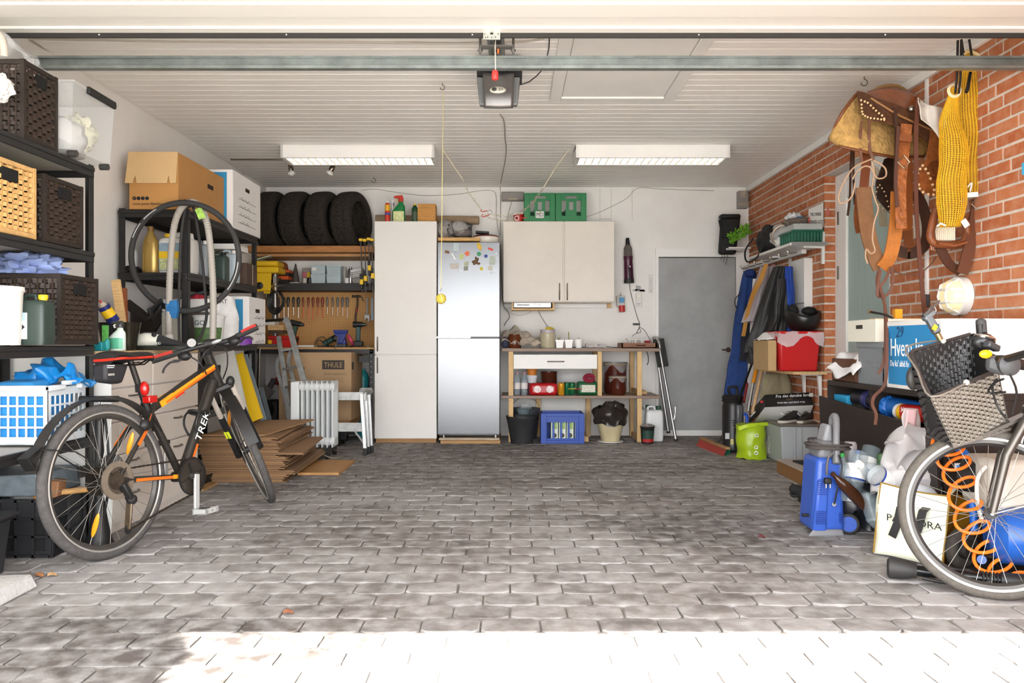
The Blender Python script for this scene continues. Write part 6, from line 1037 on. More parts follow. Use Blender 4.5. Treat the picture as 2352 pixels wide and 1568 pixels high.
t=thing('wooden_mallet','wooden mallet lying on the crate behind the wheel','mallet',(X(140,3.6),3.62,.3));a,e=P(95,1135,3.58),P(215,1122,3.66);B().cyl(a,e,.014,n=12).build('handle',wood('#c49355'),t);B().box(P(128,1130,3.6),(.055,.07,.12),rot(0,8,0)).build('head',wood('#8a5f3f'),t,bev=.008);B().box(P(90,1133,3.57),(.03,.05,.055)).build('wedge',wood('#c98f3f'),t,bev=.006)
# floor pump
d=3.66;t=thing('floor_pump','black bicycle floor pump behind the rear wheel','bicycle pump',(X(228,d),d,0));x=X(228,d);B().lathe([(.06,0),(.065,.02),(.05,.06),(.032,.16),(.026,.22)],(x,d,0),20).build('base',BLACK,t);B().cyl((x,d,.2),(x,d,.62),.021,n=16).build('barrel',mat('#2e2d2d',.3,.4),t);B().cyl((x,d,.6),(x,d,.66),.026,n=16).build('collar',BLACK,t);B().tube(smooth([(x+.03,d-.02,.15),(x+.06,d-.03,.3),(x+.055,d-.03,.5),(x+.03,d-.02,.64),(x+.005,d-.02,.6)]),.006,8).build('hose',BLACK,t);B().lathe([(.045,-.012),(.045,.012),(.04,.014)],(x+.07,d-.02,.4),20,rot(70,20,0)).build('gauge',mat('#3a3836',.4),t);B().cyl((x-.09,d,.7),(x+.09,d,.7),.015,n=12).build('handle',BLACK,t);B().cyl((x,d,.66),(x,d,.7),.006,n=8).build('rod',CHROME,t)
# ================================================================== right rear corner
RX=XR
# rucksack on the wall
t=thing('rucksack','black rucksack hanging on the rear wall corner','rucksack',P(1675,590,7.85));dd=7.8;RK=mat('#1d1c1b',.75,0,.2,20)
B().hexa([P(1649,585,dd),P(1690,585,dd),P(1690,585,dd+.2),P(1649,585,dd+.2),P(1655,497,dd+.02),P(1701,497,dd+.02),P(1701,497,dd+.2),P(1655,497,dd+.2)]).build('body',RK,t,bev=.03,seg=3);B().bx(X(1655,dd),X(1702,dd),dd-.01,dd+.1,Z(502,dd),Z(491,dd)).build('lid',BLACK,t,bev=.02);B().bx(X(1653,dd),X(1686,dd),dd-.03,dd,Z(582,dd),Z(545,dd)).build('front_pocket',RK,t,bev=.02)
for px in(1659,1665,1671):B().tube(smooth([P(px,580,dd-.01),P(px-1,592,dd-.01),P(px-4,592+(px-1655),dd)]),.003,6).build('cord',BLACK,t)
B().strap(smooth([P(1652,505,dd-.01),P(1656,530,dd-.03),P(1653,560,dd-.03),P(1652,580,dd-.01)]),.02,.004,(1,0,0)).build('strap',BLACK,t)
# wire shelf and wall shelf
WSH=mat('#dcdad6',.4,.1);t=thing('wire_shelf','short white slatted rack over the grey door','wall shelf',P(1700,575,7.9))
for k in range(4):B().bx(X(1672,7.7),X(1722,7.7),7.66+k*.1,7.69+k*.1,Z(572,7.7),Z(568,7.7)).build('slat',WSH,t)
b=B();rnd=random.Random(4);c=P(1697,538,7.75)
for i in range(150):
    q=c+V((rnd.uniform(-.1,.1),rnd.uniform(-.05,.05),rnd.uniform(-.05,.05)+.0));q.z+=(q.x-c.x)*.5;e=q+V((rnd.uniform(-.02,.02),rnd.uniform(-.04,0),rnd.uniform(-.02,.03)));b.tube([q,(q+e)/2+V((0,-.006,.004)),e],.007,5)
solo(b,'dust_mop',mat('#6aa52a',.9),'bright green shaggy dust mop by the rucksack','mop',kind=None)
ws=thing('metal_shelf','white metal shelf on brackets along the brick wall','wall shelf',(2.29,6.55,1.7))
sx0,SY0,SY1,SZ=2.15,6.02,7.1,1.735
B().bx(sx0,RX-.005,SY0,SY1,SZ-.022,SZ).build('board',WSH,ws,bev=.003);B().bx(sx0+.01,RX-.005,SY0-.006,SY0,SZ-.025,SZ+.004).build('end_strip',mat('#8d8a86',.4,.3),ws)
for yy in(SY0+.06,SY1-.3):B().bar((RX-.01,yy,SZ-.03),(sx0+.12,yy,SZ-.024),.02,.02).build('bracket',WSH,ws);B().bx(RX-.025,RX-.004,yy-.012,yy+.012,SZ-.16,SZ+.09).build('wall_rail',WSH,ws)
z=SZ+.001
# items on the wall shelf
t=thing('sports_bag','black and white sports bag on the wall shelf','bag',(sx0+.12,6.8,z));blob((sx0+.12,6.82,z+.11),(.11,.2,.13),3,.25,2.5,flat=z).build('body',RK,t);blob((sx0+.13,6.52,z+.12),(.11,.13,.1),5,.25,2.5,flat=z).build('grey_panel',mat('#a9a7a6',.7,0,.15,10),t);blob((sx0+.09,6.42,z+.05),(.07,.09,.05),8,.25,2.5,flat=z).build('white_pouch',mat('#d9d8d6',.6),t);B().tube(smooth([(sx0+.02,7.0,z+.16),(sx0-.06,6.98,z+.05),(sx0-.07,6.9,z-.06),(sx0-.01,6.8,z-.03),(sx0+.04,6.75,z+.1)]),.008,8).build('strap',BLACK,t);B().torus((sx0+.08,6.4,z+.1),(.5,1,0),.09,.006,24,6).build('hoop',metal('#b9a48c',.4),t);B().bx(sx0+.08,sx0+.2,6.45,6.48,z+.07,z+.09).build('strap_clip',BLACK,t)
t=thing('rubber_glove','crumpled white and blue glove on the sports bag','glove',(sx0+.18,6.5,z+.2));blob((sx0+.2,6.5,z+.25),(.07,.06,.05),4,.5,3).build('glove',mat('#d5d8da',.6),t);blob((sx0+.22,6.42,z+.2),(.05,.05,.06),7,.3,3).build('cuff',mat('#2a86b5',.6),t)
t=thing('green_crate','green plastic tray crate with clear lid on wall shelf','crate',(2.3,6.2,z));gx0,gx1,gy0,gy1=sx0+.03,RX-.03,SY0+.02,SY0+.33;GC=mat('#1f5a45',.4)
B().hexa([(gx0+.015,gy0+.015,z),(gx1,gy0+.015,z),(gx1,gy1,z),(gx0+.015,gy1,z),(gx0,gy0,z+.1),(gx1,gy0,z+.1),(gx1,gy1,z+.1),(gx0,gy1,z+.1)]).build('body',GC,t);B().bx(gx0-.01,gx1+.005,gy0-.01,gy1+.01,z+.085,z+.1).build('rim',GC,t,bev=.003)
for k in range(9):x=gx0+.015+(gx1-gx0-.03)*k/8;B().bx(x-.008,x+.008,gy0-.008,gy0+.02,z+.01,z+.085).build('rib',GC,t,bev=.003)
for k in range(6):y=gy0+.03+(gy1-gy0-.06)*k/5;B().bx(gx0-.006,gx0+.02,y-.008,y+.008,z+.01,z+.085).build('rib',GC,t,bev=.003)
B().bx(gx0+.005,gx1,gy0+.005,gy1,z+.101,z+.15).build('clear_lid',mat('#c9cbc8',.2,alpha=.6),t,bev=.006)
t=thing('greeting_sign','white card sign with dark lettering on the wall shelf','sign',(2.4,6.15,z+.1));a,e=P(1857,520,6.3),P(1891,520,6.06);u=(e-a).normalized();up_=V((0,0,1));hgt=.14;B().prism([a,e,e+up_*(hgt+.045),a+up_*hgt],V((.004,.006,0))).build('card',WHITE,t);Rm=basis(u,up_,u.cross(up_));B().text('TILLYKKE',.036,a+u*.03+up_*.085+u.cross(up_)*.002,R=Rm,sx=1.2).build('lettering',mat('#55524e',.6),t);B().text('KNUD-OTTO',.036,a+u*.02+up_*.025+u.cross(up_)*.002,R=Rm,sx=1.2).build('lettering',mat('#55524e',.6),t)
for k in(0,1):B().sph(a+u*(.02+.3*k)+up_*(.05+.06*k)+u.cross(up_)*.003,(.012,.012,.03),8,6).build('floral_print',mat('#b5605a',.6),t)
solo(blob((2.3,6.3,z+.19),(.09,.07,.04),6,.4,3),'grey_stone',mat('#6b6158',.8),'grey-brown lump lying on the clear crate lid','stone')
# coat rail with clothes
t=thing('coat_rail','white coat rail with hooks under the wall shelf','coat rail',(2.3,7.2,Z(610,7.3)));zr=Z(612,7.4);B().bx(RX-.1,RX-.06,6.3,7.9,zr,zr+.05).build('rail',WSH,t);
for k in range(7):y=6.4+k*.22;B().tube(smooth([(RX-.1,y,zr+.02),(RX-.16,y,zr+.01),(RX-.18,y,zr+.04)]),.006,6).build('hook',metal('#b9b3aa',.3),t)
def garment(name,label,top_,bot,w0,w1,dp,m,seed,cat='jacket',t_=None,hem=.02):
    """folded hanging cloth between two points (image-plane widths in metres)"""
    a,e=V(top_),V(bot);t=t_ or thing(name,label,cat,e);ax=(e-a);
    def fn(u,v):
        w=w0+(w1-w0)*v**.7;g=2*pi*u;fold=1+.22*sin(g*5+seed+v*2)+.1*sin(g*9+seed*2)
        q=a+ax*v+V((cos(g)*w/2*fold,sin(g)*dp/2*(.4+.6*min(1,v*3))*fold,0));return ncrumple(q,7,.02*v,seed)
    b=B().grid(fn,48,22,cu=True);n=22;b.add([b.v[i*n]for i in range(48)],[tuple(range(48))]);b.add([b.v[i*n+n-1]for i in range(48)],[tuple(range(47,-1,-1))]);b.build('cloth',m,t,ang=70);return t
BLC=mat('#24407a',.85,0,.25,10,.2,60,name='blue_workwear')
t=garment('blue_overall','blue work overall hanging nearest the grey door',P(1722,622,7.55),P(1696,920,7.4),.09,.26,.18,BLC,1,'overall');B().bx(X(1716,7.4),X(1732,7.4),7.38,7.48,Z(635,7.4),Z(618,7.4)).build('collar',mat('#1a2f68',.85),t,bev=.015)
t=thing('lead_rope','tan leather reins hanging among the jackets','reins',P(1710,775,7.2));
for k in range(4):B().strap(smooth([P(1757+k*2,606,6.8),P(1743+k*3,640,6.75),P(1728+k*3,670,6.8),P(1716+k*2,710,6.9),P(1704+k*2,772,6.95)]),.012,.004,(1,0,0)).build('strand',mat('#b5803a',.6),t)
garment('grey_jacket','lilac-grey jacket hanging behind the tan reins',P(1760,612,7.0),P(1730,740,6.95),.1,.16,.14,mat('#a59ca0',.85,0,.1,10),3);garment('white_smock','white smock hanging behind the black jacket',P(1750,640,7.1),P(1738,930,7.1),.13,.17,.12,mat('#cfcacb',.85,0,.08,10),5,'smock');garment('navy_jacket','dark navy jacket behind the white smock',P(1735,700,7.4),P(1722,830,7.35),.16,.2,.1,mat('#22242e',.85),6)
t=garment('black_jacket','black quilted jacket hanging in front on the rail',P(1797,612,6.5),P(1748,808,6.6),.12,.24,.2,mat('#1f1e1e',.55,0,.3,12,.3,30),2);garment('black_sleeve','sleeve',P(1800,640,6.42),P(1788,760,6.42),.09,.11,.1,mat('#1f1e1e',.55,0,.3,12,.3,30),4,t_=t);garment('black_sleeve','sleeve',P(1740,790,6.58),P(1735,836,6.58),.18,.1,.1,mat('#1f1e1e',.55,0,.3,12,.3,30),9,t_=t)
t=garment('khaki_coat','khaki coat hanging beside the white wall panel',P(1804,622,6.48),P(1794,800,6.45),.08,.13,.12,mat('#8d7f5f',.85,0,.15,12),7);B().strap([P(1806,690,6.4),P(1810,692,6.4)],.006,.004,(0,0,1)).build('red_tag',mat('#b5362f',.6),t);garment('blue_trousers','bright blue work trousers by the white wall panel',P(1812,612,6.42),P(1813,770,6.4),.05,.06,.1,mat('#25469a',.85,0,.2,12),8,'trousers');garment('khaki_cover','beige canvas cover hanging below the small shelf',P(1785,858,6.6),P(1785,912,6.6),.18,.26,.08,mat('#8c8065',.85,0,.12,12),11,'canvas')
solo(B().sph(P(1776,620,7.2),(.03,.03,.06),12,8),'striped_scarf',wavemat('#d9d2cf','#b02a35',40,'X'),'red and white striped scarf among the jackets','scarf')
solo(B().tube(smooth([P(1702,672,7.5),P(1690,685,7.5),P(1688,700,7.5),P(1694,708,7.5),P(1700,709,7.5)]),.005,6),'black_cord_loop',BLACK,'loop of black cord beside the blue overall','cord')
t=thing('fuse_box','tall white slim cabinet on the brick wall above helmet','wall panel',(2.38,6.6,Z(720,6.6)));y0=2.38*FPX/(1850-1176);B().bx(RX-.07,RX,y0,y0+.32,Z(735,y0),Z(592,y0)).build('body',mat('#dfddd9',.45),t,bev=.004);B().bx(RX-.072,RX-.07,y0+.0,y0+.32,Z(697,y0),Z(694,y0)).build('seam',mat('#8d8a86',.5),t)
# small particleboard shelf
sy0=X(1895,6.2)*0+6.0;t=thing('corner_shelf','small chipboard shelf on white brackets','wall shelf',(2.3,6.4,Z(853,6.2)-.03));zs=Z(853,6.05);PB=mat('#cfae7c',.8,0,.3,60)
pA,pB,pC=P(1752,851,6.6),P(1822,856,6.02),P(1894,855,6.0)
B().prism([V((pA.x,pA.y,zs-.022)),V((pB.x,pB.y,zs-.022)),V((RX-.005,6.02,zs-.022)),V((RX-.005,6.65,zs-.022))],(0,0,.022)).build('board',PB,t)
for px,dd in((1843,6.45),(1885,6.12)):xx=RX-.012;B().bx(xx-.16,xx,dd-.012,dd+.012,zs-.034,zs-.023).build('bracket',WPAINT,t);B().hexa([(xx-.012,dd-.012,zs-.25),(xx,dd-.012,zs-.25),(xx,dd+.012,zs-.25),(xx-.012,dd+.012,zs-.25),(xx-.03,dd-.012,zs-.03),(xx,dd-.012,zs-.03),(xx,dd+.012,zs-.03),(xx-.03,dd+.012,zs-.03)]).build('bracket',WPAINT,t)
z=zs+.001;RED=mat('#bf1f22',.35,name='red_bin')
t=thing('red_bin','red plastic bin lined with a clear bag','bin',(2.2,6.35,z));rx0,rx1,ry0,ry1,rz1=X(1790,6.06),X(1886,6.06),6.06,6.36,Z(764,6.06);q=.02
B().hexa([(rx0+q,ry0+q,z),(rx1-q,ry0+q,z),(rx1-q,ry1-q,z),(rx0+q,ry1-q,z),(rx0,ry0,rz1),(rx1,ry0,rz1),(rx1,ry1,rz1),(rx0,ry1,rz1)]).build('body',RED,t,bev=.015);B().bx(rx0-.012,rx1+.012,ry0-.012,ry1+.012,rz1-.01,rz1+.012).build('lid',RED,t,bev=.008)
def skirt(u,v):
    p=u*4%4;k=int(p);f=p-k;c=[(rx0-.016,ry0-.016),(rx1+.016,ry0-.016),(rx1+.016,ry1+.016),(rx0-.016,ry1+.016)];a,e=V((*c[k],0)),V((*c[(k+1)%4],0));m_=a.lerp(e,f);return ncrumple(V((m_.x,m_.y,rz1+.006-v*(.075+.045*sin(u*31)))),22,.014,2)
B().grid(skirt,64,8,cu=True).build('bag_liner',mat('#e9dcdc',.25,alpha=.55,spec=.8),t)
t=carton('shoe_carton','plain brown carton beside the red bin on the small shelf','carton',X(1757,6.2),X(1786,6.1),6.12,6.5,z,Z(781,6.15),mat('#b8996c',.8,0,.08,6))[0]
sheetcloth('white_cloth','white cloth lying on the plain brown carton',lambda u,v:ncrumple(V((X(1748+u*42,6.25),6.15+v*.3,Z(781,6.15)+.008+.05*sin(u*pi)*sin(v*pi))),16,.02,2),mat('#e6e5e4',.85),16,12)
t=thing('riding_helmet','black open-face helmet lying upside down on red bin','helmet',P(1842,760,6.22));c=P(1843,728,6.22);HM=mat('#191919',.3)
b=B().grid(lambda u,v:c+V((cos(2*pi*u)*.13*cos(v*pi/2-.15),sin(2*pi*u)*.15*cos(v*pi/2-.15),.03-.15*sin(v*pi/2)+.025*cos(4*pi*u)*(1-v))),32,12,cu=True);b.build('shell',HM,t,solid=.014);B().grid(lambda u,v:c+V((cos(2*pi*u)*.115*cos(v*pi/2-.15),sin(2*pi*u)*.135*cos(v*pi/2-.15),.0-.1*sin(v*pi/2))),24,8,cu=True).build('lining',mat('#0f0f0f',.95),t)
B().sph(c+V((-.08,-.03,.055)),(.035,.05,.05),14,10,rot(0,-25,0)).build('ear_pad',mat('#151515',.85),t);B().sph(c+V((.06,.02,.05)),(.06,.05,.035),14,10).build('ear_pad',mat('#151515',.85),t);B().box(c+V((.03,-.147,-.002)),(.016,.003,.014)).build('badge',WINK,t)
# brooms, sticks
def stick(name,label,a,e,r,m,cat='broom handle',extra=None):
    t=thing(name,label,cat,e);B().cyl(a,e,r,n=12).build('shaft',m,t)
    if extra:extra(t)
    return t
stick('broom_handle','orange and silver telescopic handle leaning in the corner',P(1744,815,6.9),P(1730,880,6.8),.018,mat('#d58a1f',.4),extra=lambda t:B().cyl(P(1730,878,6.8),P(1718,945,6.72),.014,n=12).build('lower_tube',ALU,t));stick('wooden_stick','pale wooden stick leaning beside the orange handle',P(1750,850,6.8),P(1728,950,6.65),.015,wood('#c9a57a'),'stick');stick('black_pole','black and chrome pole leaning on the blue overall',P(1728,832,6.9),P(1694,925,6.8),.01,mat('#2a2a2a',.2,.6),'pole');stick('red_stick','short red stick standing behind the black machine',P(1716,880,7.0),P(1708,925,6.95),.012,mat('#8a2420',.5),'stick')
# black shredder / vacuum
d=6.85;t=thing('pump_sprayer','black cylindrical garden machine with coiled lead','machine',(X(1690,6.8),6.9,0));BK1=mat('#222122',.35);x=X(1690,6.8)
B().lathe([(.1,0),(.11,.02),(.095,.06),(.095,.4),(.085,.43),(.05,.44)],(x,6.9,0),24,sx=.95).build('body',BK1,t);B().bx(x+.0,x+.07,6.785,6.83,.2,.42).build('grey_panel',mat('#5b5b5e',.35,.3),t,bev=.02)
for k in range(4):B().torus((x,6.9,.445+.014*k),(0,0,1),.085-.006*(k%2),.01,28,6).build('lead_coil',BLACK,t)
for k in range(3):B().box((x-.0,6.802,.24+.02*k),(.06,.004,.007)).build('vent',INK,t)
B().bx(x-.09,x-.055,6.8,6.815,.12,.17).build('paper_label',mat('#c9cbcc',.5),t);B().bx(x-.045,x-.02,6.795,6.805,.07,.12).build('warning_label',mat('#d8d28c',.5),t);B().lathe([(.1,0),(.105,.012),(.1,.03)],(x,6.9,.0),24).build('foot',BLACK,t);B().tube(smooth([(x-.03,6.86,.5),(x-.05,6.85,.56),(x+.02,6.85,.57),(x+.03,6.86,.5)]),.012,8).build('handle',BLACK,t)
b=B().tube(smooth([P(1706,985,6.7),P(1712,1000,6.68),P(1716,960,6.66),P(1710,950,6.7)]),.014,8);b.build('blue_hose',mat('#2450b5',.4),t)
t=thing('push_broom','green-bristled push broom lying on the floor','broom',P(1645,1025,6.95));a,e=P(1612,1005,7.35),P(1672,1040,6.7);a.z=.06;e.z=.05;B().bar(a,e,.045,.02).build('head',wood('#b58a5a'),t,bev=.004);rnd=random.Random(2);b=B()
for i in range(240):
    f=rnd.random();q=a.lerp(e,f)+V((rnd.uniform(-.025,.025),rnd.uniform(-.025,.025),-.01));b.tube([q,q+V((rnd.uniform(-.012,.012)-.035,rnd.uniform(-.03,0)-.05,-.042))],.003,4)
b.build('bristles',mat('#1f6b52',.8),t);b=B()
for i in range(40):
    f=i/39;q=a.lerp(e,f)+V((-.025,-.03,-.01));b.tube([q,q+V((-.05,-.075,-.045))],.0045,4)
b.build('red_bristles',mat('#a8453c',.8),t);B().cyl(a.lerp(e,.6)+V((0,0,.01)),P(1680,975,7.2),.011,n=10).build('handle',mat('#55504a',.5),t)
# black fruit box, sneakers, grey box
gx0,gx1,gd0,gd1,gh=X(1800,6.2),RX-.08,6.14,6.55,.3
t=thing('tub_box','grey plastic storage box with brown lid by the wall','storage box',(2.3,6.35,0));GBX=mat('#a6a9ab',.45);x0=X(1793,6.14);B().hexa([(x0+.02,gd0+.01,.0),(RX-.03,gd0+.01,0),(RX-.03,gd1,0),(x0+.02,gd1,0),(x0,gd0,gh),(RX-.02,gd0,gh),(RX-.02,gd1,gh),(x0,gd1,gh)]).build('body',GBX,t,bev=.01)
for xx in(x0+.1,x0+.15):B().bx(xx,xx+.018,gd0-.006,gd0+.01,.01,gh-.01).build('rib',GBX,t,bev=.003)
B().bx(x0-.01,RX-.015,gd0-.012,gd1,gh,gh+.018).build('lid',mat('#6b635c',.4),t,bev=.006);B().torus((x0+.24,gd0+.08,gh+.018),(0,.3,1),.07,.006,24,6).build('lid_handle',metal('#a8a29b',.35),t);B().bx(x0-.03,RX-.1,gd0-.03,gd0+.0,0,.03).build('foot_strip',GBX,t)
zl=gh+.02
def sneaker(px,rz_,label):
    t,k=shoe('sneaker',label,(X(px,6.25),6.27,zl),rz_,.25,mat('#2f2d2c',.7,0,.2,30),mat('#2f2d2c',.7,0,.2,30),mat('#cfc6b8',.6),'black sneakers on the grey box');B().strap(smooth([(-.06,-.04,.075),(-.05,-.041,.045),(-.02,-.042,.04),(.05,-.044,.075)]),.014,.004,(0,0,1),taper=None).build('side_mark',WINK,t,local=True)
    for j in range(4):B().tube([(.0+.02*j,-.015,.085-.01*j),(.0+.02*j,.015,.085-.01*j)],.003,5).build('lace',BLACK,t,local=True)
sneaker(1815,215,'black sneaker with white tick beside the fruit box, left one');sneaker(1853,225,'black sneaker with white tick nearest the brick wall')
t=thing('fruit_box','black cardboard fruit box printed Fra det danske land','box',P(1790,975,6.7));FB=mat('#201d1c',.55);u0,u1=P(1757,935,6.62),P(1868,918,6.35);th=.42
a0,a1=P(1757,935,6.38),P(1868,930,6.2);b0,b1=P(1757,907,6.44),P(1862,901,6.26);c0=P(1722,972,6.75);c1=P(1724,962,6.8)
B().add([a0,a1,b1,b0],[(0,1,2,3)]).build('front_panel',FB,t,solid=.006);B().add([a0,b0,P(1725,945,6.75),P(1720,973,6.7)],[(0,1,2,3)]).build('side_panel',FB,t,solid=.006);B().add([a0,a1,P(1850,980,6.45),P(1728,974,6.6)],[(0,1,2,3)]).build('base_panel',mat('#b9b8b4',.8),t,solid=.006)
ux=(a1-a0).normalized();uz=(b0-a0).normalized();un=ux.cross(uz).normalized();uz2=un.cross(ux);Rm=basis(ux,uz2,un);off=un*(.016 if un.y<0 else-.016)
B().text('Fra det danske land',.038,a0+ux*.085+uz2*.075+off,R=Rm,sx=.9).build('lettering',WINK,t);B().text('Friske bær med dansk smag',.02,a0+ux*.1+uz2*.02+off,R=Rm,sx=.95).build('lettering',WINK,t);B().box(a0+ux*.36+uz2*.085+off,(.03,.004,.03)).build('price_label',mat('#cfcdc6',.6),t);B().box(a0+ux*.2+uz2*.055+off*.8,(.07,.004,.016)).build('hand_hole',mat('#4a3b2a',.8),t)
q0,q1=P(1720,973,6.7),a0;sx_=(q1-q0).normalized();sz_=V((0,0,1));sn=sx_.cross(sz_).normalized();Rm2=basis(sx_,sn.cross(sx_)*-1 if False else sz_-sx_*sx_.z,sn);B().text('Friske bær',.03,q0+sx_*.06+V((0,0,.03))-sn*.0+sn*.008,R=basis(sx_,(sz_-sx_*sx_.z).normalized(),sn),sx=.9).build('lettering',WINK,t);B().box(q1-sx_*.06+V((0,0,.07))+sn*.006,(.02,.02,.02)).build('flag_mark',mat('#b8302a',.6),t)
# lime carrier bag and clear bag
t=bagmesh((X(1729,6.45),6.5,0),.24,.24,.28,mat('#a7c320',.3,0,.12,8),5,'lime_bag','lime green plastic shopping bag on the floor',pinch=.95);
for q in((1738,1000),(1737,1027),(1737,1040)):B().torus(P(q[0],q[1],6.36),(0,1,0),.013,.004,14,5).build('white_print',WINK,t)
B().strap(smooth([P(1697,985,6.4),P(1715,978,6.38),P(1740,975,6.4),P(1765,973,6.45)]),.03,.004,(0,.3,1)).build('bag_edge',mat('#b7d22c',.3),t);solo(blob((X(1778,6.45),6.5,.12),(.06,.08,.13),4,.35,3,flat=.002),'clear_waste_bag',mat('#a9a49f',.25,alpha=.75,spec=.8),'clear plastic bag squeezed beside the lime bag','plastic bag')
# timber step with rubber mat
t=thing('door_step','low wooden step in front of the side door','step',(2.2,5.42,0));B().bx(1.955,RX-.005,5.1,5.76,.0,.095).build('body',wood('#8a6238'),t,bev=.004);B().bx(1.95,RX-.005,5.1,5.77,.095,.1).build('top',mat('#b5aca3',.8,0,.12,14),t)
solo(B().prism([V((2.03,5.64,.101)),V((2.06,5.15,.101)),V((RX-.03,5.15,.101)),V((RX-.03,5.7,.101))],(0,0,.01)),'rubber_mat',mat('#2b2a2b',.9,0,.4,90,.5,160),'black rubber doormat on the wooden step','doormat',bev=.002)
for px,py,dd,lb in((1850,1142,4.88,'black rubber clog in front of the wooden step'),(1870,1158,4.7,'black rubber clog half hidden by the pressure washer')):
    t=thing('rubber_clog',lb,'clog',(X(px,dd),dd,0),170,'black rubber clogs');B().sph((0,0,.045),(.1,.042,.05),18,10).move(lambda v:V((v.x,v.y,max(.004,min(v.z,.05+.04*max(0,v.x*8)))))).build('body',mat('#232223',.8),t,local=True);B().bx(-.09,.09,-.04,.04,0,.016).build('sole',BLACK,t,local=True,bev=.006)
# ================================================================== dark cabinet and boxes along the brick wall
KX=1.97;KY0,KY1,KT=3.55,4.87,.73;KM=mat('#2e2622',.45,0,.3,6,stretch=(8,8,1),name='wenge')
t=thing('dark_cabinet','dark brown low cabinet with a tilted front panel','cabinet',(2.2,4.2,0));B().bx(KX,RX-.01,KY0,KY1,KT-.03,KT).build('top',KM,t,bev=.002);B().bx(KX,RX-.01,KY1-.02,KY1,0,KT-.03).build('side',KM,t);B().bx(KX,RX-.01,KY0,KY0+.02,0,KT-.03).build('side',KM,t);B().bx(KX,RX-.01,4.28,4.3,0,KT-.03).build('divider',KM,t);B().bx(RX-.02,RX-.008,KY0,KY1,0,KT).build('back',mat('#171310',.8),t);B().bx(KX+.02,RX-.02,KY0,KY1,.0,.03).build('base',KM,t);B().bx(KX+.03,RX-.02,KY0,KY1,.5,.515).build('inner_shelf',KM,t)
B().prism([V((KX-.02,KY0,.02)),V((KX-.02,KY1+.02,.02)),V((KX-.045,KY1+.02,.63)),V((KX-.045,KY0,.56))],(.018,0,0)).build('front_panel',KM,t,bev=.002)
z=.516;K2=KX+.03
t=thing('blue_carton','small bright blue carton inside the dark cabinet','carton',(2.05,4.75,z));B().bx(K2,K2+.12,4.66,4.84,z,z+.13).build('body',mat('#2f9ccc',.5),t,bev=.003)
t=thing('power_tool','black and navy power tool inside the dark cabinet','power tool',(2.08,4.45,z+.08));B().cyl((K2+.05,4.62,z+.12),(K2+.08,4.34,z+.11),.05,.045,n=16).build('motor',mat('#24232a',.4),t);B().cyl((K2+.06,4.5,z+.12),(K2+.06,4.46,z+.12),.053,n=16).build('ring',mat('#3a3c6b',.4),t);blob((K2+.05,4.58,z+.06),(.04,.08,.05),4,.3,3).build('grip',BLACK,t)
t=thing('bag_roll','blue roll of refuse sacks in the dark cabinet','bag roll',(2.05,4.05,z+.08));B().cyl((K2+.07,4.25,z+.1),(K2+.07,3.93,z+.095),.055,n=20).build('roll',mat('#1f63b5',.4,0,.15,20),t);blob((K2+.05,4.24,z+.1),(.05,.04,.055),3,.3,3).build('loose_end',mat('#1f63b5',.4),t)
t=thing('sealant_tube','red tube with a white cap in the dark cabinet','tube',(2.02,3.9,z+.08));a,e=V((K2+.02,4.02,z+.09)),V((K2+.02,3.72,z+.1));B().cyl(a,e,.043,n=20).build('body',mat('#b8211f',.35),t);B().cyl(a+V((0,.03,0)),a,.044,n=20).build('cap',WHITE,t);B().cyl(a-V((0,.005,0)),a-V((0,.04,0)),.0435,n=20).build('yellow_band',YEL,t);B().text('Jalen Mix',.03,a+V((-.0435,-.06,.012)),R=FXR).build('lettering',WINK,t)
# on the cabinet
z=KT+.001
t=carton('wooden_crate','brown wooden box draped with a white cloth','wooden box',KX+.02,RX-.1,4.52,4.85,z,z+.135,wood('#5b3b28'))[0]
sheetcloth('white_towel','white towel draped over the brown wooden box',lambda u,v:ncrumple(V((KX-.005+.25*v-.02*(v<.1),4.46+.38*u,z+.145+.02*sin(u*9)-(.1*(1-v*4)if v<.25 else 0))),12,.02,5),mat('#e4e2e2',.9,0,.06,10),26,18)
t=thing('mesh_tub','grey perforated plastic basket on the dark cabinet','basket',(2.1,4.36,z));GY=mat('#7c8084',.5);x0,x1,y0,y1,h=KX+.03,KX+.33,4.2,4.5,.235;holed(B(),(x0,y1,z),(0,-1,0),(0,0,1),(1,0,0),y1-y0,h,.004,[(.03+i*.035,.036+i*.035,.03+j*.03,.037+j*.03)for i in range(8)for j in range(4)]).build('side_grid',GY,t);holed(B(),(x0,y0,z),(1,0,0),(0,0,1),(0,1,0),x1-x0,h,.004,[(.03+i*.035,.036+i*.035,.03+j*.03,.037+j*.03)for i in range(7)for j in range(5)]).build('front_grid',GY,t);B().bx(x0-.01,x1,y0-.01,y1+.01,z+h-.03,z+h).build('rim',GY,t,bev=.004);B().bx(x0+.01,x1,y0+.01,y1,z,z+h-.02).build('inside',mat('#4d5053',.8),t)
t=thing('white_crate','white painted box standing on the grey basket','box',(2.1,4.36,z+h));zz=z+h+.001;CRM=mat('#e3dfd0',.6);B().bx(KX+.0,KX+.28,4.22,4.58,zz,zz+.125).build('body',CRM,t,bev=.004);B().box((KX,4.42,zz+.085),(.004,.08,.022)).build('hand_hole',mat('#3a352e',.9),t);B().bx(KX+.001,KX+.28,4.225,4.3,zz+.125,zz+.128).build('wood_top',PINE,t)
solo(B().bx(KX+.12,KX+.16,4.25,4.28,zz+.13,zz+.18),'yellow_packet',mat('#e09a1c',.5),'orange-yellow packet on the white box','packet')
t=thing('moving_box','large blue and white moving box lettered Hvem ka','moving box',(2.2,3.9,z));BX0=KX-.005;by0=(BX0)*FPX/(2163-1176);by1=BX0*FPX/(2037-1176);zt3=z+.4;zt3=Z(738,by1)
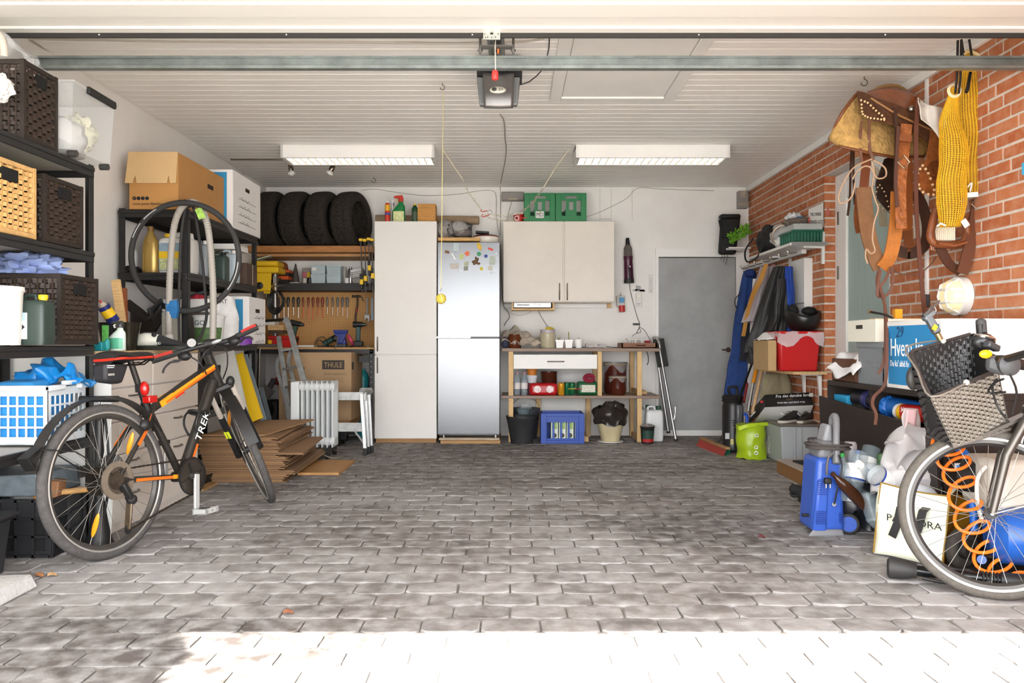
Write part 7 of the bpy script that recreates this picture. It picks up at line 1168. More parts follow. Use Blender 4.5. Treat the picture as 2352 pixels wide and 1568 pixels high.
B().bx(BX0,RX-.04,by0,by1,z,zt3).build('body',WBX,t,bev=.004);B().bx(BX0-.0015,BX0,by0+.02,by1-.02,z+.02,zt3-.025).build('blue_print',mat('#2b86bf',.6,0,.06,5),t);B().text('Hvem ka',.13,(BX0-.003,by1-.04,z+.165),R=FXR,sx=.72).build('lettering',WINK,t);B().text("Du ka' altid fo",.045,(BX0-.003,by1-.04,z+.112),R=FXR,sx=.75).build('lettering',WINK,t);B().text('29',.075,(BX0-.003,by1-.1,z+.262),R=FXR,shear=.2).build('handwriting',mat('#1f3f63',.6),t)
t=thing('tyre_inflator','grey air blow gun resting on the blue moving box','air gun',P(2140,770,3.2));a,e=P(2122,728,3.2),P(2158,690,3.22);B().cyl(a,e,.012,.004,n=12).build('nozzle',metal('#8d9094',.3),t);B().bar(P(2128,722,3.2),P(2152,765,3.18),.03,.03,(0,1,0)).build('grip',mat('#5d6064',.4,.3),t,bev=.006);B().bar(P(2122,735,3.2),P(2145,715,3.2),.02,.035,(0,1,0)).build('body',mat('#6b6e72',.35,.4),t,bev=.006);B().box(P(2147,752,3.16),(.016,.006,.022),rot(0,30,0)).build('label',YEL,t);B().cyl(P(2152,765,3.18),P(2160,780,3.18),.012,n=10).build('hose_joint',metal('#b5a37c',.35),t);B().torus(P(2142,712,3.2),(0,1,0),.014,.002,14,5).build('trigger_guard',metal('#8d9094'),t)
cable('air_hose','black air hose with brass coupling over blue box',[P(1995,715,4.25),P(2010,718,4.2),P(2030,722,4.1),P(2050,730,3.95)],.006,BLACK,'hose',8);solo(B().cyl(P(1996,715,4.25),P(2008,718,4.22),.011,.008,n=10),'brass_coupling',metal('#d0b98c',.3),'brass hose coupling above the white box','coupling')
# wall lamp
lc=V((RX,RX*FPX/(2213-1176),Z(680,RX*FPX/(2213-1176))));t=thing('bulkhead_lamp','round white bulkhead lamp lit on the brick wall','wall lamp',lc);Rl=rot(0,-90,0);B().lathe([(.1,0),(.105,.004),(.105,.045),(.098,.05),(.09,.05),(.09,.03)],lc,32,Rl).build('base_ring',WHITE,t);B().lathe([(.088,.03),(.086,.08),(.07,.1),(.04,.11),(0,.112)],lc,28,Rl).build('glass',mat('#f0dcae',.3,emit=.16,name='lamp_glow'),t)
for k in(-.035,.035):B().tube([lc+V((-.045,-.09,k)),lc+V((-.105,-.06,k)),lc+V((-.12,0,k)),lc+V((-.105,.06,k)),lc+V((-.045,.09,k))],.006,8).build('guard_bar',WHITE,t);B().tube([lc+V((-.045,k,-.09)),lc+V((-.105,k,-.06)),lc+V((-.12,k,0)),lc+V((-.105,k,.06)),lc+V((-.045,k,.09))],.006,8).build('guard_bar',WHITE,t)
# conduit and switch
cy=RX*FPX/(2132-1176);t=thing('cable_conduit','white cable conduit with a black switch on brick wall','conduit',(RX-.01,cy,Z(700,cy)));B().bx(RX-.016,RX,cy-.01,cy+.01,Z(677,cy),CEIL-.055).build('conduit',WPAINT,t);B().bx(RX-.03,RX,cy-.022,cy+.022,Z(705,cy),Z(676,cy)).build('switch',mat('#4a4a4c',.5),t,bev=.004)
# ================================================================== saddle on its bracket
SD=4.45
def sp(px,py,d=SD):return P(px,py,d)
t=thing('western_saddle','brown western saddle with tooled leather on a wall bracket','saddle',sp(2040,450));TOOL=mat('#5b3a26',.5,0,.45,28,.6,45,name='tooled_leather');TOOL2=mat('#94552a',.42,0,.45,24,.7,40,name='tooled_tan');FLEECE=mat('#b08b52',1,0,.4,30,.8,60,name='fleece');BUCK=mat('#d9b88a',.6);EDGE=mat('#d8b27c',.7)
def patch(outline,d0,th,nrm=(0,-1,0)):
    return B().prism([P(px,py,dd)for px,py,dd in outline],V(nrm)*th)
# fleece-lined skirt: curved sheet from top ridge down-left
def sk(u,v):
    # u along the saddle (rear->front), v from ridge to lower edge
    top_=[(1968,215,4.3),(2010,225,4.4),(2060,250,4.5),(2110,290,4.6),(2155,330,4.68)];bot_=[(1906,318,4.38),(1930,338,4.32),(1985,350,4.32),(2050,362,4.36),(2120,360,4.45)]
    def ev(a,u):
        f=u*(len(a)-1);k=min(len(a)-2,int(f));f-=k;return V(a[k]).lerp(V(a[k+1]),f)
    p,q=ev(top_,u),ev(bot_,u);m=p.lerp(q,v);bulge=sin(v*pi)*.06
    return P(m.x-8*sin(v*pi)*(1-u),m.y,m.z-bulge)
B().grid(sk,24,14).build('fleece_skirt',FLEECE,t,solid=.03)
edge=[sk(0,v/10)+V((0,-.012,0))for v in range(11)]+[sk(u/20,1)+V((0,-.012,0))for u in range(21)];B().tube(edge,.009,8).build('skirt_edge',mat('#6d4022',.5),t)
# rear jockey (leather panel over the fleece)
def pnl(pts,m_,name,th=.012,studs=None,dz=0):
    b=B();q=[P(a,c,d)for a,c,d in pts];b.prism(q,V((0,-th,0))).build(name,m_,t,bev=.003)
pnl([(1967,210,4.24),(1985,213,4.24),(2020,232,4.27),(2055,245,4.3),(2062,262,4.28),(2062,292,4.24),(2030,283,4.22),(1993,276,4.2),(1978,262,4.2),(1974,240,4.22)],TOOL,'rear_jockey');
studs=[(1978,230),(1979,240),(1979,248),(1980,256),(1982,262),(1987,266),(1993,269),(2000,271),(2008,272),(2016,273),(2024,274),(2031,275),(1986,233),(1993,236),(2000,242),(2006,248),(2012,254),(2019,260),(2026,265),(2031,272)]
b=B();[b.sph(P(a,c,4.2-.012),.006,8,6)for a,c in studs];o=b.build('stitching',BUCK,t);o['kind']='stuff'
# cantle and seat
B().grid(lambda u,v:P(1992+108*u,226-30*sin(u*pi*.62+.35)*(1-.75*v)+18*u+34*v*(.5+.7*u),4.42-.16*v+.06*u),22,10).build('cantle',mat('#8f4d22',.2,0,.25,10),t,solid=.03);B().tube(smooth([P(1994,218,4.42),P(2020,202,4.45),P(2050,197,4.48),P(2075,205,4.5),P(2098,228,4.46)]),.012,10).build('cantle_roll',mat('#8a6a3f',.5),t)
pnl([(2000,222,4.26),(2050,238,4.28),(2110,262,4.32),(2165,300,4.36),(2160,345,4.34),(2120,318,4.3),(2060,282,4.26),(2010,240,4.24)],TOOL,'seat_jockey');B().tube(smooth([P(2000,225,4.22),P(2060,262,4.22),P(2110,285,4.26),P(2155,305,4.3)]),.006,6).build('rope_edge',mat('#8a6038',.6),t)
B().sph(P(2093,250,4.26),.018,12,8).build('concho',metal('#a8a08f',.35),t)
# fender (near stirrup leather) and skirt front with white lacing
pnl([(2135,300,4.3),(2165,300,4.34),(2172,340,4.3),(2168,400,4.28),(2165,445,4.26),(2140,449,4.24),(2115,442,4.24),(2104,425,4.24),(2108,400,4.25),(2125,365,4.26),(2132,330,4.28)],TOOL2,'fender');c=[(2110,424),(2105,410),(2108,398),(2113,388),(2119,380),(2126,388),(2132,398),(2137,410),(2142,424),(2146,436),(2112,433),(2120,441),(2132,446),(2144,447)]
b=B();[b.box(P(a,e,4.225),(.012,.006,.012),rot(0,30*i,0))for i,(a,e)in enumerate(c)];o=b.build('white_lacing',BUCK,t);o['kind']='stuff';B().torus(P(2150,390,4.24),(0,1,0),.045,.005,24,6).build('flower_carving',mat('#5f3217',.5),t);B().torus(P(2150,390,4.24),(0,1,0),.022,.004,18,6).build('flower_carving',mat('#5f3217',.5),t)
# far fender hanging behind
pnl([(2030,365,4.6),(2052,360,4.6),(2075,400,4.6),(2080,470,4.6),(2042,490,4.58),(2012,455,4.56),(2010,420,4.58)],mat('#35241b',.5,0,.4,26,.6,40),'far_fender');b=B();[b.sph(P(a,e,4.54),.005,8,6)for a,e in((2016,430),(2021,425),(2026,432),(2031,440),(2035,450),(2038,462),(2041,474),(2043,485),(2013,440),(2012,452),(2020,470),(2028,478))];o=b.build('stitching',BUCK,t);o['kind']='stuff'
ST=lambda pts,w,m_,nm='strap',th=.006,d=4.3,wd=(1,0,0),tp=None:B().strap(smooth([P(a,e,(q[0]if q else d))for a,e,*q in pts]),w,th,wd).build(nm,m_,t)
# strings and straps
ST([(1979,278,4.2),(1976,320),(1977,355),(1980,375)],.014,mat('#6d4a38',.6));ST([(1997,276,4.2),(1996,315),(1998,345),(2006,368)],.016,mat('#6d4a38',.6))
for k,pts in enumerate(([(2003,365),(1985,372),(1965,382),(1950,398),(1935,425),(1926,452),(1930,466),(1945,463),(1958,448),(1964,420)],[(2005,368),(2020,375),(2034,388),(2034,405),(2018,410),(2008,400),(2000,385),(1985,382),(1968,395),(1958,412)],[(2003,372),(2008,400),(2003,430),(2010,458),(2017,480),(2008,510),(2004,550),(2010,575),(2000,582),(1990,572),(1988,590),(1993,605)])):B().tube(smooth([P(a,e,4.2)for a,e in pts]),.0045,6).build('saddle_string',mat('#a3866b',.7),t)
ST([(1992,340,4.4),(1990,370,4.4),(1986,410,4.4),(1984,432,4.4)],.05,mat('#6a3518',.45));ST([(1983,430,4.4),(1986,470,4.4),(1995,540,4.38),(2010,590,4.36),(2022,615,4.36)],.085,mat('#7d5636',.6,0,.25,14),'rear_cinch',.01);ST([(2025,616,4.34),(2044,590,4.32),(2055,540,4.3),(2060,490,4.28),(2062,440,4.28)],.075,TAN,'rear_cinch',.01);ST([(1972,450,4.5),(1968,500,4.5),(1973,535,4.5)],.035,LEATHER);ST([(1956,330,4.6),(1954,380,4.6),(1952,450,4.6),(1947,495,4.6)],.012,LEATHD);ST([(1961,340,4.6),(1960,400,4.6),(1963,470,4.6)],.012,LEATHD)
ST([(2055,248,4.22),(2059,300,4.2),(2058,370,4.2),(2056,440,4.2)],.02,mat('#3f271d',.5));ST([(2063,290,4.18),(2060,350,4.18),(2057,420,4.18),(2061,475,4.18)],.018,mat('#4b2d22',.5));ST([(2108,228,4.22),(2104,300,4.2),(2104,380,4.2),(2104,450,4.2),(2107,520,4.2),(2113,600,4.2),(2120,680,4.2),(2125,725,4.25)],.022,mat('#5b3426',.5))
ST([(2082,285,4.22),(2078,320,4.22),(2074,360,4.2),(2071,390,4.2),(2068,420,4.2),(2068,470,4.2),(2070,525,4.2)],.06,TOOL2,'latigo',.008);B().torus(P(2076,372,4.17),(0,1,0),.033,.004,4,6).build('buckle',metal('#b9ad97',.35),t);ST([(2080,310,4.19),(2078,325,4.19)],.066,LEATHER,'keeper',.012);ST([(2083,365,4.3),(2085,420,4.3),(2084,480,4.32),(2083,530,4.34)],.055,mat('#8a4a1c',.45));ST([(2083,530,4.34),(2088,560,4.36),(2094,575,4.36)],.05,mat('#6b3a1a',.45));ST([(2098,440,4.4),(2118,470,4.4),(2130,520,4.38),(2125,560,4.36),(2105,578,4.36),(2085,582,4.36),(2062,575,4.36)],.06,mat('#3d261b',.5,0,.2,14))
for k in range(12):B().tube([P(2098+k*2,495,4.45),P(2100+k*1.9,545,4.45)],.004,5).build('cord_cinch',mat('#d5cab5',.8),t)
for k in range(6):B().tube([P(2010+k*4,380+k*4,4.65),P(2014+k*4,450+k*3,4.65),P(2022+k*3,520,4.62)],.003,5).build('fringe_cord',mat('#a89472',.8),t)
# reins knot and tail down to the cabinet
for pts in([(2020,618,4.32),(2014,640,4.3),(2018,670,4.28),(2030,690,4.26),(2036,740,4.1),(2037,800,4.0),(2036,860,3.95),(2028,890,3.9),(2008,910,3.85),(2004,930,3.85),(2012,950,3.84),(2010,975,3.84)],[(2022,620,4.3),(2016,660,4.27),(2016,678,4.27),(2028,682,4.26),(2045,668,4.26),(2051,640,4.27),(2047,612,4.3)],[(2046,615,4.3),(2032,645,4.28),(2022,660,4.27),(2032,700,4.2),(2034,780,4.05),(2030,830,4.0),(2018,858,3.98)]):ST([(a,e,d)for a,e,d in pts],.015,mat('#6b4638',.55),'rein',.005)
# stirrup and right hanging strap
B().tube(smooth([P(2150,480,4.12),P(2140,520,4.12),P(2137,545,4.12),P(2150,560,4.12),P(2185,562,4.12),P(2212,556,4.12),P(2222,530,4.12),P(2212,500,4.12)]),.02,10).build('stirrup',LEATHER,t);B().strap([P(2150,558,4.1),P(2185,563,4.1),P(2215,555,4.1)],.06,.012,(0,1,.2)).build('stirrup_tread',LEATHER,t);
for k in range(10):B().tube([P(2150+k*4.6,522,4.16),P(2152+k*4.4,552,4.16)],.006,5).build('mohair_cord',mat('#d9cfb9',.85),t)
ST([(2246,460,4.12),(2240,500,4.12),(2228,560,4.1),(2215,610,4.1),(2210,628,4.1)],.06,mat('#5b3420',.5),'stirrup_leather',.01);ST([(2206,626,4.12),(2180,605,4.14),(2165,580,4.15),(2158,565,4.15)],.05,mat('#4a2b1d',.5),'stirrup_leather',.01);B().torus(P(2244,468,4.1),(0,1,0),.03,.004,4,6).build('buckle',metal('#c9c2b2',.35),t);ST([(2137,565,4.2),(2155,568,4.2),(2175,572,4.2)],.04,wavemat('#c9bda6','#a8401f',30,'X'),'girth_end',.012,wd=(0,0,1));B().tube(smooth([P(2050,620,4.35),P(2075,630,4.35),P(2110,628,4.33),P(2135,610,4.3),P(2150,590,4.25)]),.004,6).build('saddle_string',mat('#6b4638',.6),t)
# bracket
B().bar(P(2090,330,4.75),P(2140,375,4.85),.07,.04).build('bracket_arm',PINE,t);B().bar(P(1995,290,4.62),V((RX,4.85,P(1995,290,4.62).z)),.06,.06).build('bracket_arm',PINE,t)
# white cloth on the saddle
sheetcloth('white_saddle_cloth','white cotton cloth draped behind the saddle horn',lambda u,v:P(2108+70*u+8*v,224+34*u*u+10*sin(u*3)+v*(48+40*u)+4*sin(v*9+u*6),4.22-.06*v+.03*sin(u*8)),mat('#d9d2c9',.9,0,.08,10),26,20,.004)
# ================================================================== yellow nets
def netmat():
    m=mat('#d9a520',.75,0,.15,12).copy();n=m.node_tree.nodes;L_=m.node_tree.links;b=n['Principled BSDF']
    tc=n.new('ShaderNodeTexCoord');mp=n.new('ShaderNodeMapping');L_.new(tc.outputs['UV'],mp.inputs[0])
    return m
NET=mat('#d6a21c',.8,0,.2,14,name='yellow_net')
def net(name,label,ctop,cbot,w,dp,n,m,seed,belly,ties):
    t=thing(name,label,'net bag',cbot);a,e=V(ctop),V(cbot);b=B();rnd=random.Random(seed)
    def fn(u,v):
        k=belly(v);g=2*pi*u;return ncrumple(a+(e-a)*v+V((cos(g)*w/2*k,sin(g)*dp/2*k,0)),5,.02,seed)
    N,Mv=n,m;P_=[[fn(i/N,j/Mv)for j in range(Mv+1)]for i in range(N)]
    ww=w*pi/N*.24
    for i in range(N):  # uprights
        b.strap([P_[i][j]for j in range(0,Mv+1)],ww*1.25,.002,[V((-sin(2*pi*i/N),cos(2*pi*i/N)*.6,.02))for j in range(Mv+1)])
    for j in range(0,Mv+1):
        vs=[]
        for i in range(N):q=P_[i][j];vs+=[q+V((0,0,ww*.42)),q-V((0,0,ww*.42))]
        b.add(vs,[(2*i,(2*i+2)%(2*N),(2*i+3)%(2*N),2*i+1)for i in range(N)])
    b.build('netting',NET,t);o=B().grid(lambda u,v:a.lerp(e,.2+.8*v)+V((cos(2*pi*u)*w*.4*belly(.2+.8*v)*.8,sin(2*pi*u)*dp*.4*belly(.2+.8*v)*.8,0)),16,12,cu=True).build('filling',mat('#9c7420',.9,0,.4,30),t);return t
t=net('hay_net','yellow net bag in front, tied with white tag',P(2190,205,4.0),P(2182,518,4.0),.128,.09,30,84,3,lambda v:(.35+.75*min(1,v*2.2))if v<.85 else 1.1-(v-.85)*2.4,None);B().torus(P(2192,208,3.98),(0,1,0),.03,.008,18,6).build('rope_loop',mat('#d9c9a0',.8),t)
for px in(2202,2210):B().strap([P(px-2,92,3.86),P(px-4,180,3.9),P(px-8,215,3.95)],.012,.002,(1,0,0)).build('black_tape',BLACK,t)
B().strap([P(2212,505,3.9),P(2222,520,3.9)],.03,.002,(1,0,.5)).build('white_tag',WHITE,t);B().tube([P(2152,520,3.95),P(2160,513,3.95),P(2172,518,3.95)],.005,6).build('tie_end',WHITE,t)
t=net('hay_net','longer yellow net bag hanging beside the brick wall',P(2234,125,4.12),P(2239,452,4.12),.17,.08,36,100,6,lambda v:(.5+.5*min(1,v*4))if v<.9 else 1-(v-.9)*3,None);B().tube(smooth([P(2212,125,4.08),P(2222,118,4.08),P(2240,122,4.08),P(2252,130,4.08)]),.009,6).build('hem_rope',mat('#d6c08a',.8),t)
for px in(2208,2226):B().strap([P(px,90,4.05),P(px+3,110,4.06),P(px+6,128,4.08)],.012,.002,(1,0,0)).build('black_tape',BLACK,t)
B().strap(smooth([P(2228,165,4.0),P(2222,195,4.0),P(2218,212,4.0),P(2224,205,4.0),P(2230,165,4.0)]),.01,.002,(1,0,0)).build('black_tape',BLACK,t);B().box(P(2233,447,4.02),(.06,.004,.025),rot(0,-5,0)).build('white_tag',WHITE,t);B().tube(smooth([P(2222,430,4.02),P(2232,420,4.02),P(2228,440,4.02)]),.004,6).build('tie_end',WHITE,t);B().tube(smooth([P(2262,425,4.05),P(2270,422,4.05),P(2272,435,4.05)]),.006,6).build('tie_end',WHITE,t)
cable('black_strap','black strap hanging behind the longer net bag',[P(2264,300,4.2),P(2268,400,4.2),P(2270,450,4.2),P(2264,490,4.2)],.006,LEATHD,'strap')
t=thing('blue_brush','blue brush bristles at the picture edge on the wall','brush',P(2352,385,3.66));
for k in range(5):B().cyl(P(2349,378+k*5,3.64),P(2366,374+k*5,3.64),.008,n=8).build('bristle',mat('#3fa3cf',.5),t)
# ================================================================== floor clutter on the right
# pressure washer
d=3.95;t=thing('pressure_washer','blue and grey electric pressure washer','pressure washer',(X(1905,d),3.98,0));PB1=mat('#3355ab',.35,name='washer_blue');PG=mat('#77777a',.45,name='washer_grey');PGD=mat('#55565a',.5)
def hx(q0,q1,d0,dep):  # quad bottom(px0,px1,py), top
    (a,b_,y),(c,e,y2)=q0,q1;return B().hexa([P(a,y,d0),P(b_,y,d0),P(b_,y,d0)+V((0,dep,0)),P(a,y,d0)+V((0,dep,0)),P(c,y2,d0),P(e,y2,d0),P(e,y2,d0)+V((0,dep,0)),P(c,y2,d0)+V((0,dep,0))])
hx((1866,1943,1222),(1878,1936,1052),d-.06,.2).build('body',PB1,t,bev=.025,seg=3);hx((1868,1900,1222),(1880,1906,1100),d-.068,.05).build('side_cover',PB1,t,bev=.012);B().hexa([P(1855,1232,d-.07),P(1940,1232,d-.07),P(1940,1232,d+.14),P(1855,1232,d+.14),P(1868,1215,d-.065),P(1935,1215,d-.065),P(1935,1215,d+.13),P(1868,1215,d+.13)]).build('foot',PG,t,bev=.008)
hx((1880,1932,1054),(1888,1924,1015),d-.04,.16).build('shoulder',PG,t,bev=.02);hx((1890,1916,1018),(1900,1912,975),d+.02,.1).build('neck',mat('#8d8d90',.5),t,bev=.015);B().tube(smooth([P(1921,1062,d-.07),P(1921,1000,d-.04),P(1921,965,d),P(1917,955,d+.03),P(1911,965,d+.06),P(1910,1000,d+.08)]),.017,10).build('handle',PG,t);B().bar(P(1920,1066,d-.075),P(1920,1025,d-.055),.035,.02,(0,1,0)).build('handle_base',PGD,t,bev=.006)
for k in range(5):
    B().torus(P(1907,1030-k*3,d)+V((0,.03,0)),(rr(-.1,.1),rr(-.1,.1),1),.1+rr(-.012,.012),.006,28,6).build('cord_coil',mat('#4a4440',.7),t)
for k in range(7):B().box(P(1889,1105+k*5,d-.072),(.045,.004,.004)).build('vent',mat('#1f3a8a',.5),t);B().box(P(1886,1175+k*4.5,d-.076),(.05,.004,.004)).build('vent',mat('#1f3a8a',.5),t);B().box(P(1932,1178+k*3.5,d-.064),(.022,.004,.003)).build('vent',mat('#1f3a8a',.5),t)
B().tube(smooth([P(1915,1040,d-.1),P(1903,1050,d-.1),P(1899,1075,d-.1),P(1899,1090,d-.1)]),.006,8).build('power_cord',mat('#55514d',.5),t);B().box(P(1901,1104,d-.11),(.035,.03,.03)).build('plug',BLACK,t,bev=.008)
for px in(1897.5,1907):B().cyl(P(px,1110,d-.11),P(px,1120,d-.11),.004,n=8).build('plug_pin',CHROME,t)
B().tube(smooth([P(1926,1045,d-.1),P(1934,1070,d-.1),P(1926,1110,d-.1),P(1916,1157,d-.08)]),.004,6).build('hose_line',BLACK,t);B().cyl(P(1916,1158,d-.078),P(1916,1158,d-.07),.01,n=12).build('inlet',mat('#6d6d70',.4),t);B().tube([P(1862,1183,d),P(1842,1182,d)],.008,10).build('nozzle',BLACK,t);wc_=P(1949,1222,d-.02);wc_=V((wc_.x,wc_.y,.054));wa=V((-.35,-.94,0)).normalized();B().cyl(wc_+wa*.02,wc_-wa*.025,.054,n=28).build('wheel',BLACK,t,bev=.006);B().cyl(wc_+wa*.025,wc_+wa*.019,.038,n=24).build('wheel_hub',PB1,t);wc2=wc_+V((-.02,.2,0));B().cyl(wc2+wa*.02,wc2-wa*.025,.054,n=24).build('wheel',BLACK,t)
# sack of empties
d=3.95;t=thing('bottle_sack','black plastic sack full of empty bottles','sack',(X(1975,d),4.02,0));b=B().grid(lambda u,v:ncrumple(V((X(1976,d)+cos(2*pi*u)*(.1+.09*v),4.04+sin(2*pi*u)*(.09+.07*v),v*.26)),11,.045,3),36,14,cu=True);b.build('sack',mat('#23242a',.28,0,.2,20),t)
def pet(name,label,px,py,dd,R_,h=.27,r=.042,m=None,capm=None,lab=None,group='empty bottles in the black sack',txt=None,tcol=None):
    t=thing(name,label,'bottle',P(px,py,dd),R=R_,group=group);B().lathe([(r*.6,0),(r*.95,.006),(r,.03),(r*.95,.06),(r,.1),(r*.96,.14),(r,h*.62),(r*.8,h*.75),(r*.42,h*.88),(r*.34,h*.9),(r*.34,h*.96)],n=20).build('body',m or PET,t,local=True);B().lathe([(r*.4,h*.93),(r*.4,h),(r*.34,h*1.005)],n=14).build('cap',capm or WHITE,t,local=True)
    if lab:B().lathe([(r*1.015,h*.28),(r*1.015,h*.58)],n=20).build('paper_label',WINK,t,local=True);B().lathe([(r*1.02,h*.55),(r*1.02,h*.585)],n=20).build('blue_stripe',mat('#24459a',.5),t,local=True)
    if txt:B().text(txt,.022,(0,-r*1.04,h*.36),R=rot(90,0,0)@rot(0,0,180),align='CENTER').build('lettering',mat('#a82a2a',.5),t,local=True)
    return t
pet('plastic_bottle','upturned clear bottle with blue-striped label at sack top',1972,1035,3.95,rot(168,14,0),.26,.05,lab=True,txt='Saskia');pet('plastic_bottle','second upturned labelled bottle behind the first',2003,1025,4.05,rot(165,22,0),.24,.045,lab=True);pet('plastic_bottle','clear bottle with green cap leaning by the washer',1945,1150,3.9,rot(0,-6,0),.24,.032,capm=mat('#2f8f3f',.4));pet('plastic_bottle','clear bottle with blue cap behind the green-capped one',1962,1145,4.0,rot(0,4,0),.25,.032,capm=mat('#2440a0',.4));pet('plastic_bottle','clear bottle lying neck down in the sack',2010,1160,3.92,rot(0,-60,0),.22,.045);pet('plastic_bottle','clear bottle bottom up in the middle of sack',1990,1130,3.85,rot(160,-10,0),.2,.042);pet('plastic_bottle','brown glass beer bottle tipped on the sack edge',1990,1165,3.84,rot(0,-45,0),.24,.03,m=mat('#3a2113',.15),capm=mat('#3a2113',.3));pet('plastic_bottle','labelled clear bottle lying over the white bag',2070,1125,3.75,rot(0,-62,20),.3,.05,lab=True)
lathed('drink_can','red and white can wedged behind the bottles','can',[(.026,0),(.033,.01),(.033,.1),(.026,.115)],P(1953,1065,4.05),mat('#c9bdbb',.35,.2,.3,30));lathed('drink_can','green and silver can among the empty bottles','can',[(.026,0),(.033,.01),(.033,.1),(.026,.115),(.02,.112),(0,.112)],P(2030,1095,3.85),mat('#5b7a5a',.3,.4,.4,30))
# grey plastic bag
t=thing('grey_bag','large pale grey plastic bag with pink edge','plastic bag',P(2110,1120,3.7));b=B().grid(lambda u,v:ncrumple(P(2100,1130,3.75).lerp(P(2112,985,3.7),v)+V((cos(2*pi*u)*(.2-.08*v),sin(2*pi*u)*(.1-.02*v),.03*sin(4*pi*u)*v)),11,.075,4),56,30,cu=True);b.build('bag',mat('#b9b5b5',.35,0,.08,8,alpha=.93),t)
B().grid(lambda u,v:ncrumple(P(2095,1010,3.68).lerp(P(2092,938,3.66),u)+V(((v-.5)*.1*(1-.3*u),0,0)),14,.02,2),12,8).build('bag_ear',mat('#c9bcbc',.35,0,.15,8),t,solid=.002);B().grid(lambda u,v:P(2092,940,3.64)+V(((v-.5)*.05,-.01+.02*u,-.1*u)),8,5).build('pink_lining',mat('#d9b5b8',.5),t,solid=.002);B().grid(lambda u,v:ncrumple(P(2150,1040,3.66).lerp(P(2160,985,3.6),u)+V(((v-.5)*.12,0,0)),14,.03,5),12,8).build('bag_ear',mat('#c2bcbc',.35),t,solid=.002)
# white shopper with black straps
t=thing('shopper_bag','cream woven shopper bag with black straps, lettered','shopping bag',P(2100,1285,3.4));CRB=mat('#dfe0cc',.55,0,.06,10,.2,14);q=[V((X(2006,3.55),3.55,.01)),V((X(2163,3.32),3.32,.005)),V((X(2182,3.35),3.35,Z(1142,3.35))),V((X(2023,3.58),3.58,Z(1110,3.58)))]
fr_=lambda u,v:ncrumple(q[0].lerp(q[1],u).lerp(q[3].lerp(q[2],u),v)+V((0,-.02*sin(u*pi)*sin(v*pi),0)),6,.012,3)
B().grid(fr_,14,14).build('front',CRB,t,solid=.004);dq=V((.12,.16,0));B().grid(lambda u,v:q[1].lerp(q[2],v)+dq*u+V((0,0,-.01*sin(v*6))),8,10).build('side',mat('#9a6c18',.4,0,.25,12),t,solid=.004);B().grid(lambda u,v:fr_(u,v)+dq*1.1,10,10).build('rear',CRB,t,solid=.004);B().tube([fr_(i/14,1)for i in range(15)]+[q[2]+(q[1]-q[2])*i/10 for i in range(11)],.004,6).build('piping',mat('#8a6a24',.6),t);B().tube([q[3]+(q[0]-q[3])*i/10 for i in range(11)],.004,6).build('piping',mat('#8a6a24',.6),t)
u=(q[1]-q[0]).normalized();nn=u.cross(V((0,0,1))).normalized();Rb=basis(u,V((0,0,1)),nn)
c0=fr_(.17,.53)+nn*.026;B().text('PANDORA',.043,c0,R=Rb,sx=1.15).build('lettering',INK,t)
for f in(.32,.62):B().strap([fr_(f+.08,1.0)+nn*.02+V((0,0,-.06)),fr_(f+.05,.75)+nn*.035,fr_(f,.5)+nn*.03,fr_(f-.06,.3)+nn*.022],.035,.003,u).build('carry_strap',BLACK,t)
B().sph(fr_(.5,.8)+dq*.5,(.1,.07,.08),14,8).build('contents',mat('#c9cfd6',.5),t)
t=thing('amber_bag','amber brown plastic bag behind the cream shopper','plastic bag',P(2200,1290,3.4));b=B().grid(lambda u,v:ncrumple(V((X(2215,3.55)+cos(2*pi*u)*.08,3.58+sin(2*pi*u)*.06,v*.28)),14,.025,7),24,12,cu=True);b.build('bag',mat('#a8761c',.25,0,.2,14),t)
# compressor
d=3.3;t=thing('air_compressor','blue air compressor tank on a rubber wheel','compressor',(X(2310,d),d+.1,0));CB_=mat('#2457a8',.25,0,.08,6,name='compressor_blue');tc_=P(2385,1235,3.12);B().tube([tc_+V((-.17,.06,0)),tc_+V((-.16,.055,0)),tc_+V((-.12,.05,0)),tc_+V((.24,-.08,0)),tc_+V((.28,-.1,0))],.1,24,rr=[.02,.08,.115,.115,.06]).build('tank',CB_,t);wc_=V((X(2222,3.3),3.34,.085));B().torus(wc_,(.35,-.94,0),.062,.026,32,10).build('wheel',mat('#3d3833',.9,0,.4,30,.5,40),t);B().cyl(wc_+V((.02,-.03,0)),wc_-V((.01,-.02,0)),.04,n=18).build('wheel_hub',mat('#2a2725',.6),t);B().cyl(P(2255,1285,3.2),P(2255,1285,3.23),.018,n=16).build('drain_cap',CB_,t)
B().tube(smooth([P(2238,1220,3.3),P(2232,1120,3.35),P(2226,1050,3.42),P(2165,1010,3.5),P(2150,1000,3.56)]),.016,12).build('push_handle',mat('#1f66c4',.3),t);B().bx(X(2250,3.25),X(2390,3.25),3.15,3.4,Z(1165,3.25),Z(1050,3.25)).build('pump_housing',mat('#c9c4b9',.45),t,bev=.03);B().cyl(P(2215,1090,3.35),P(2250,1095,3.3),.07,n=24).build('motor',BLACK,t);B().bx(X(2195,3.32),X(2236,3.32),3.32,3.33,Z(1078,3.32),Z(1064,3.32)).build('warning_plate',mat('#d5d8da',.5),t)
for k,m_ in enumerate((mat('#2f7fc4',.5),mat('#2f7fc4',.5),YEL,YEL)):B().cyl(P(2201+k*9,1071,3.319),P(2201+k*9,1071,3.315),.007,n=12 if k<2 else 3).build('warning_icon',m_,t)
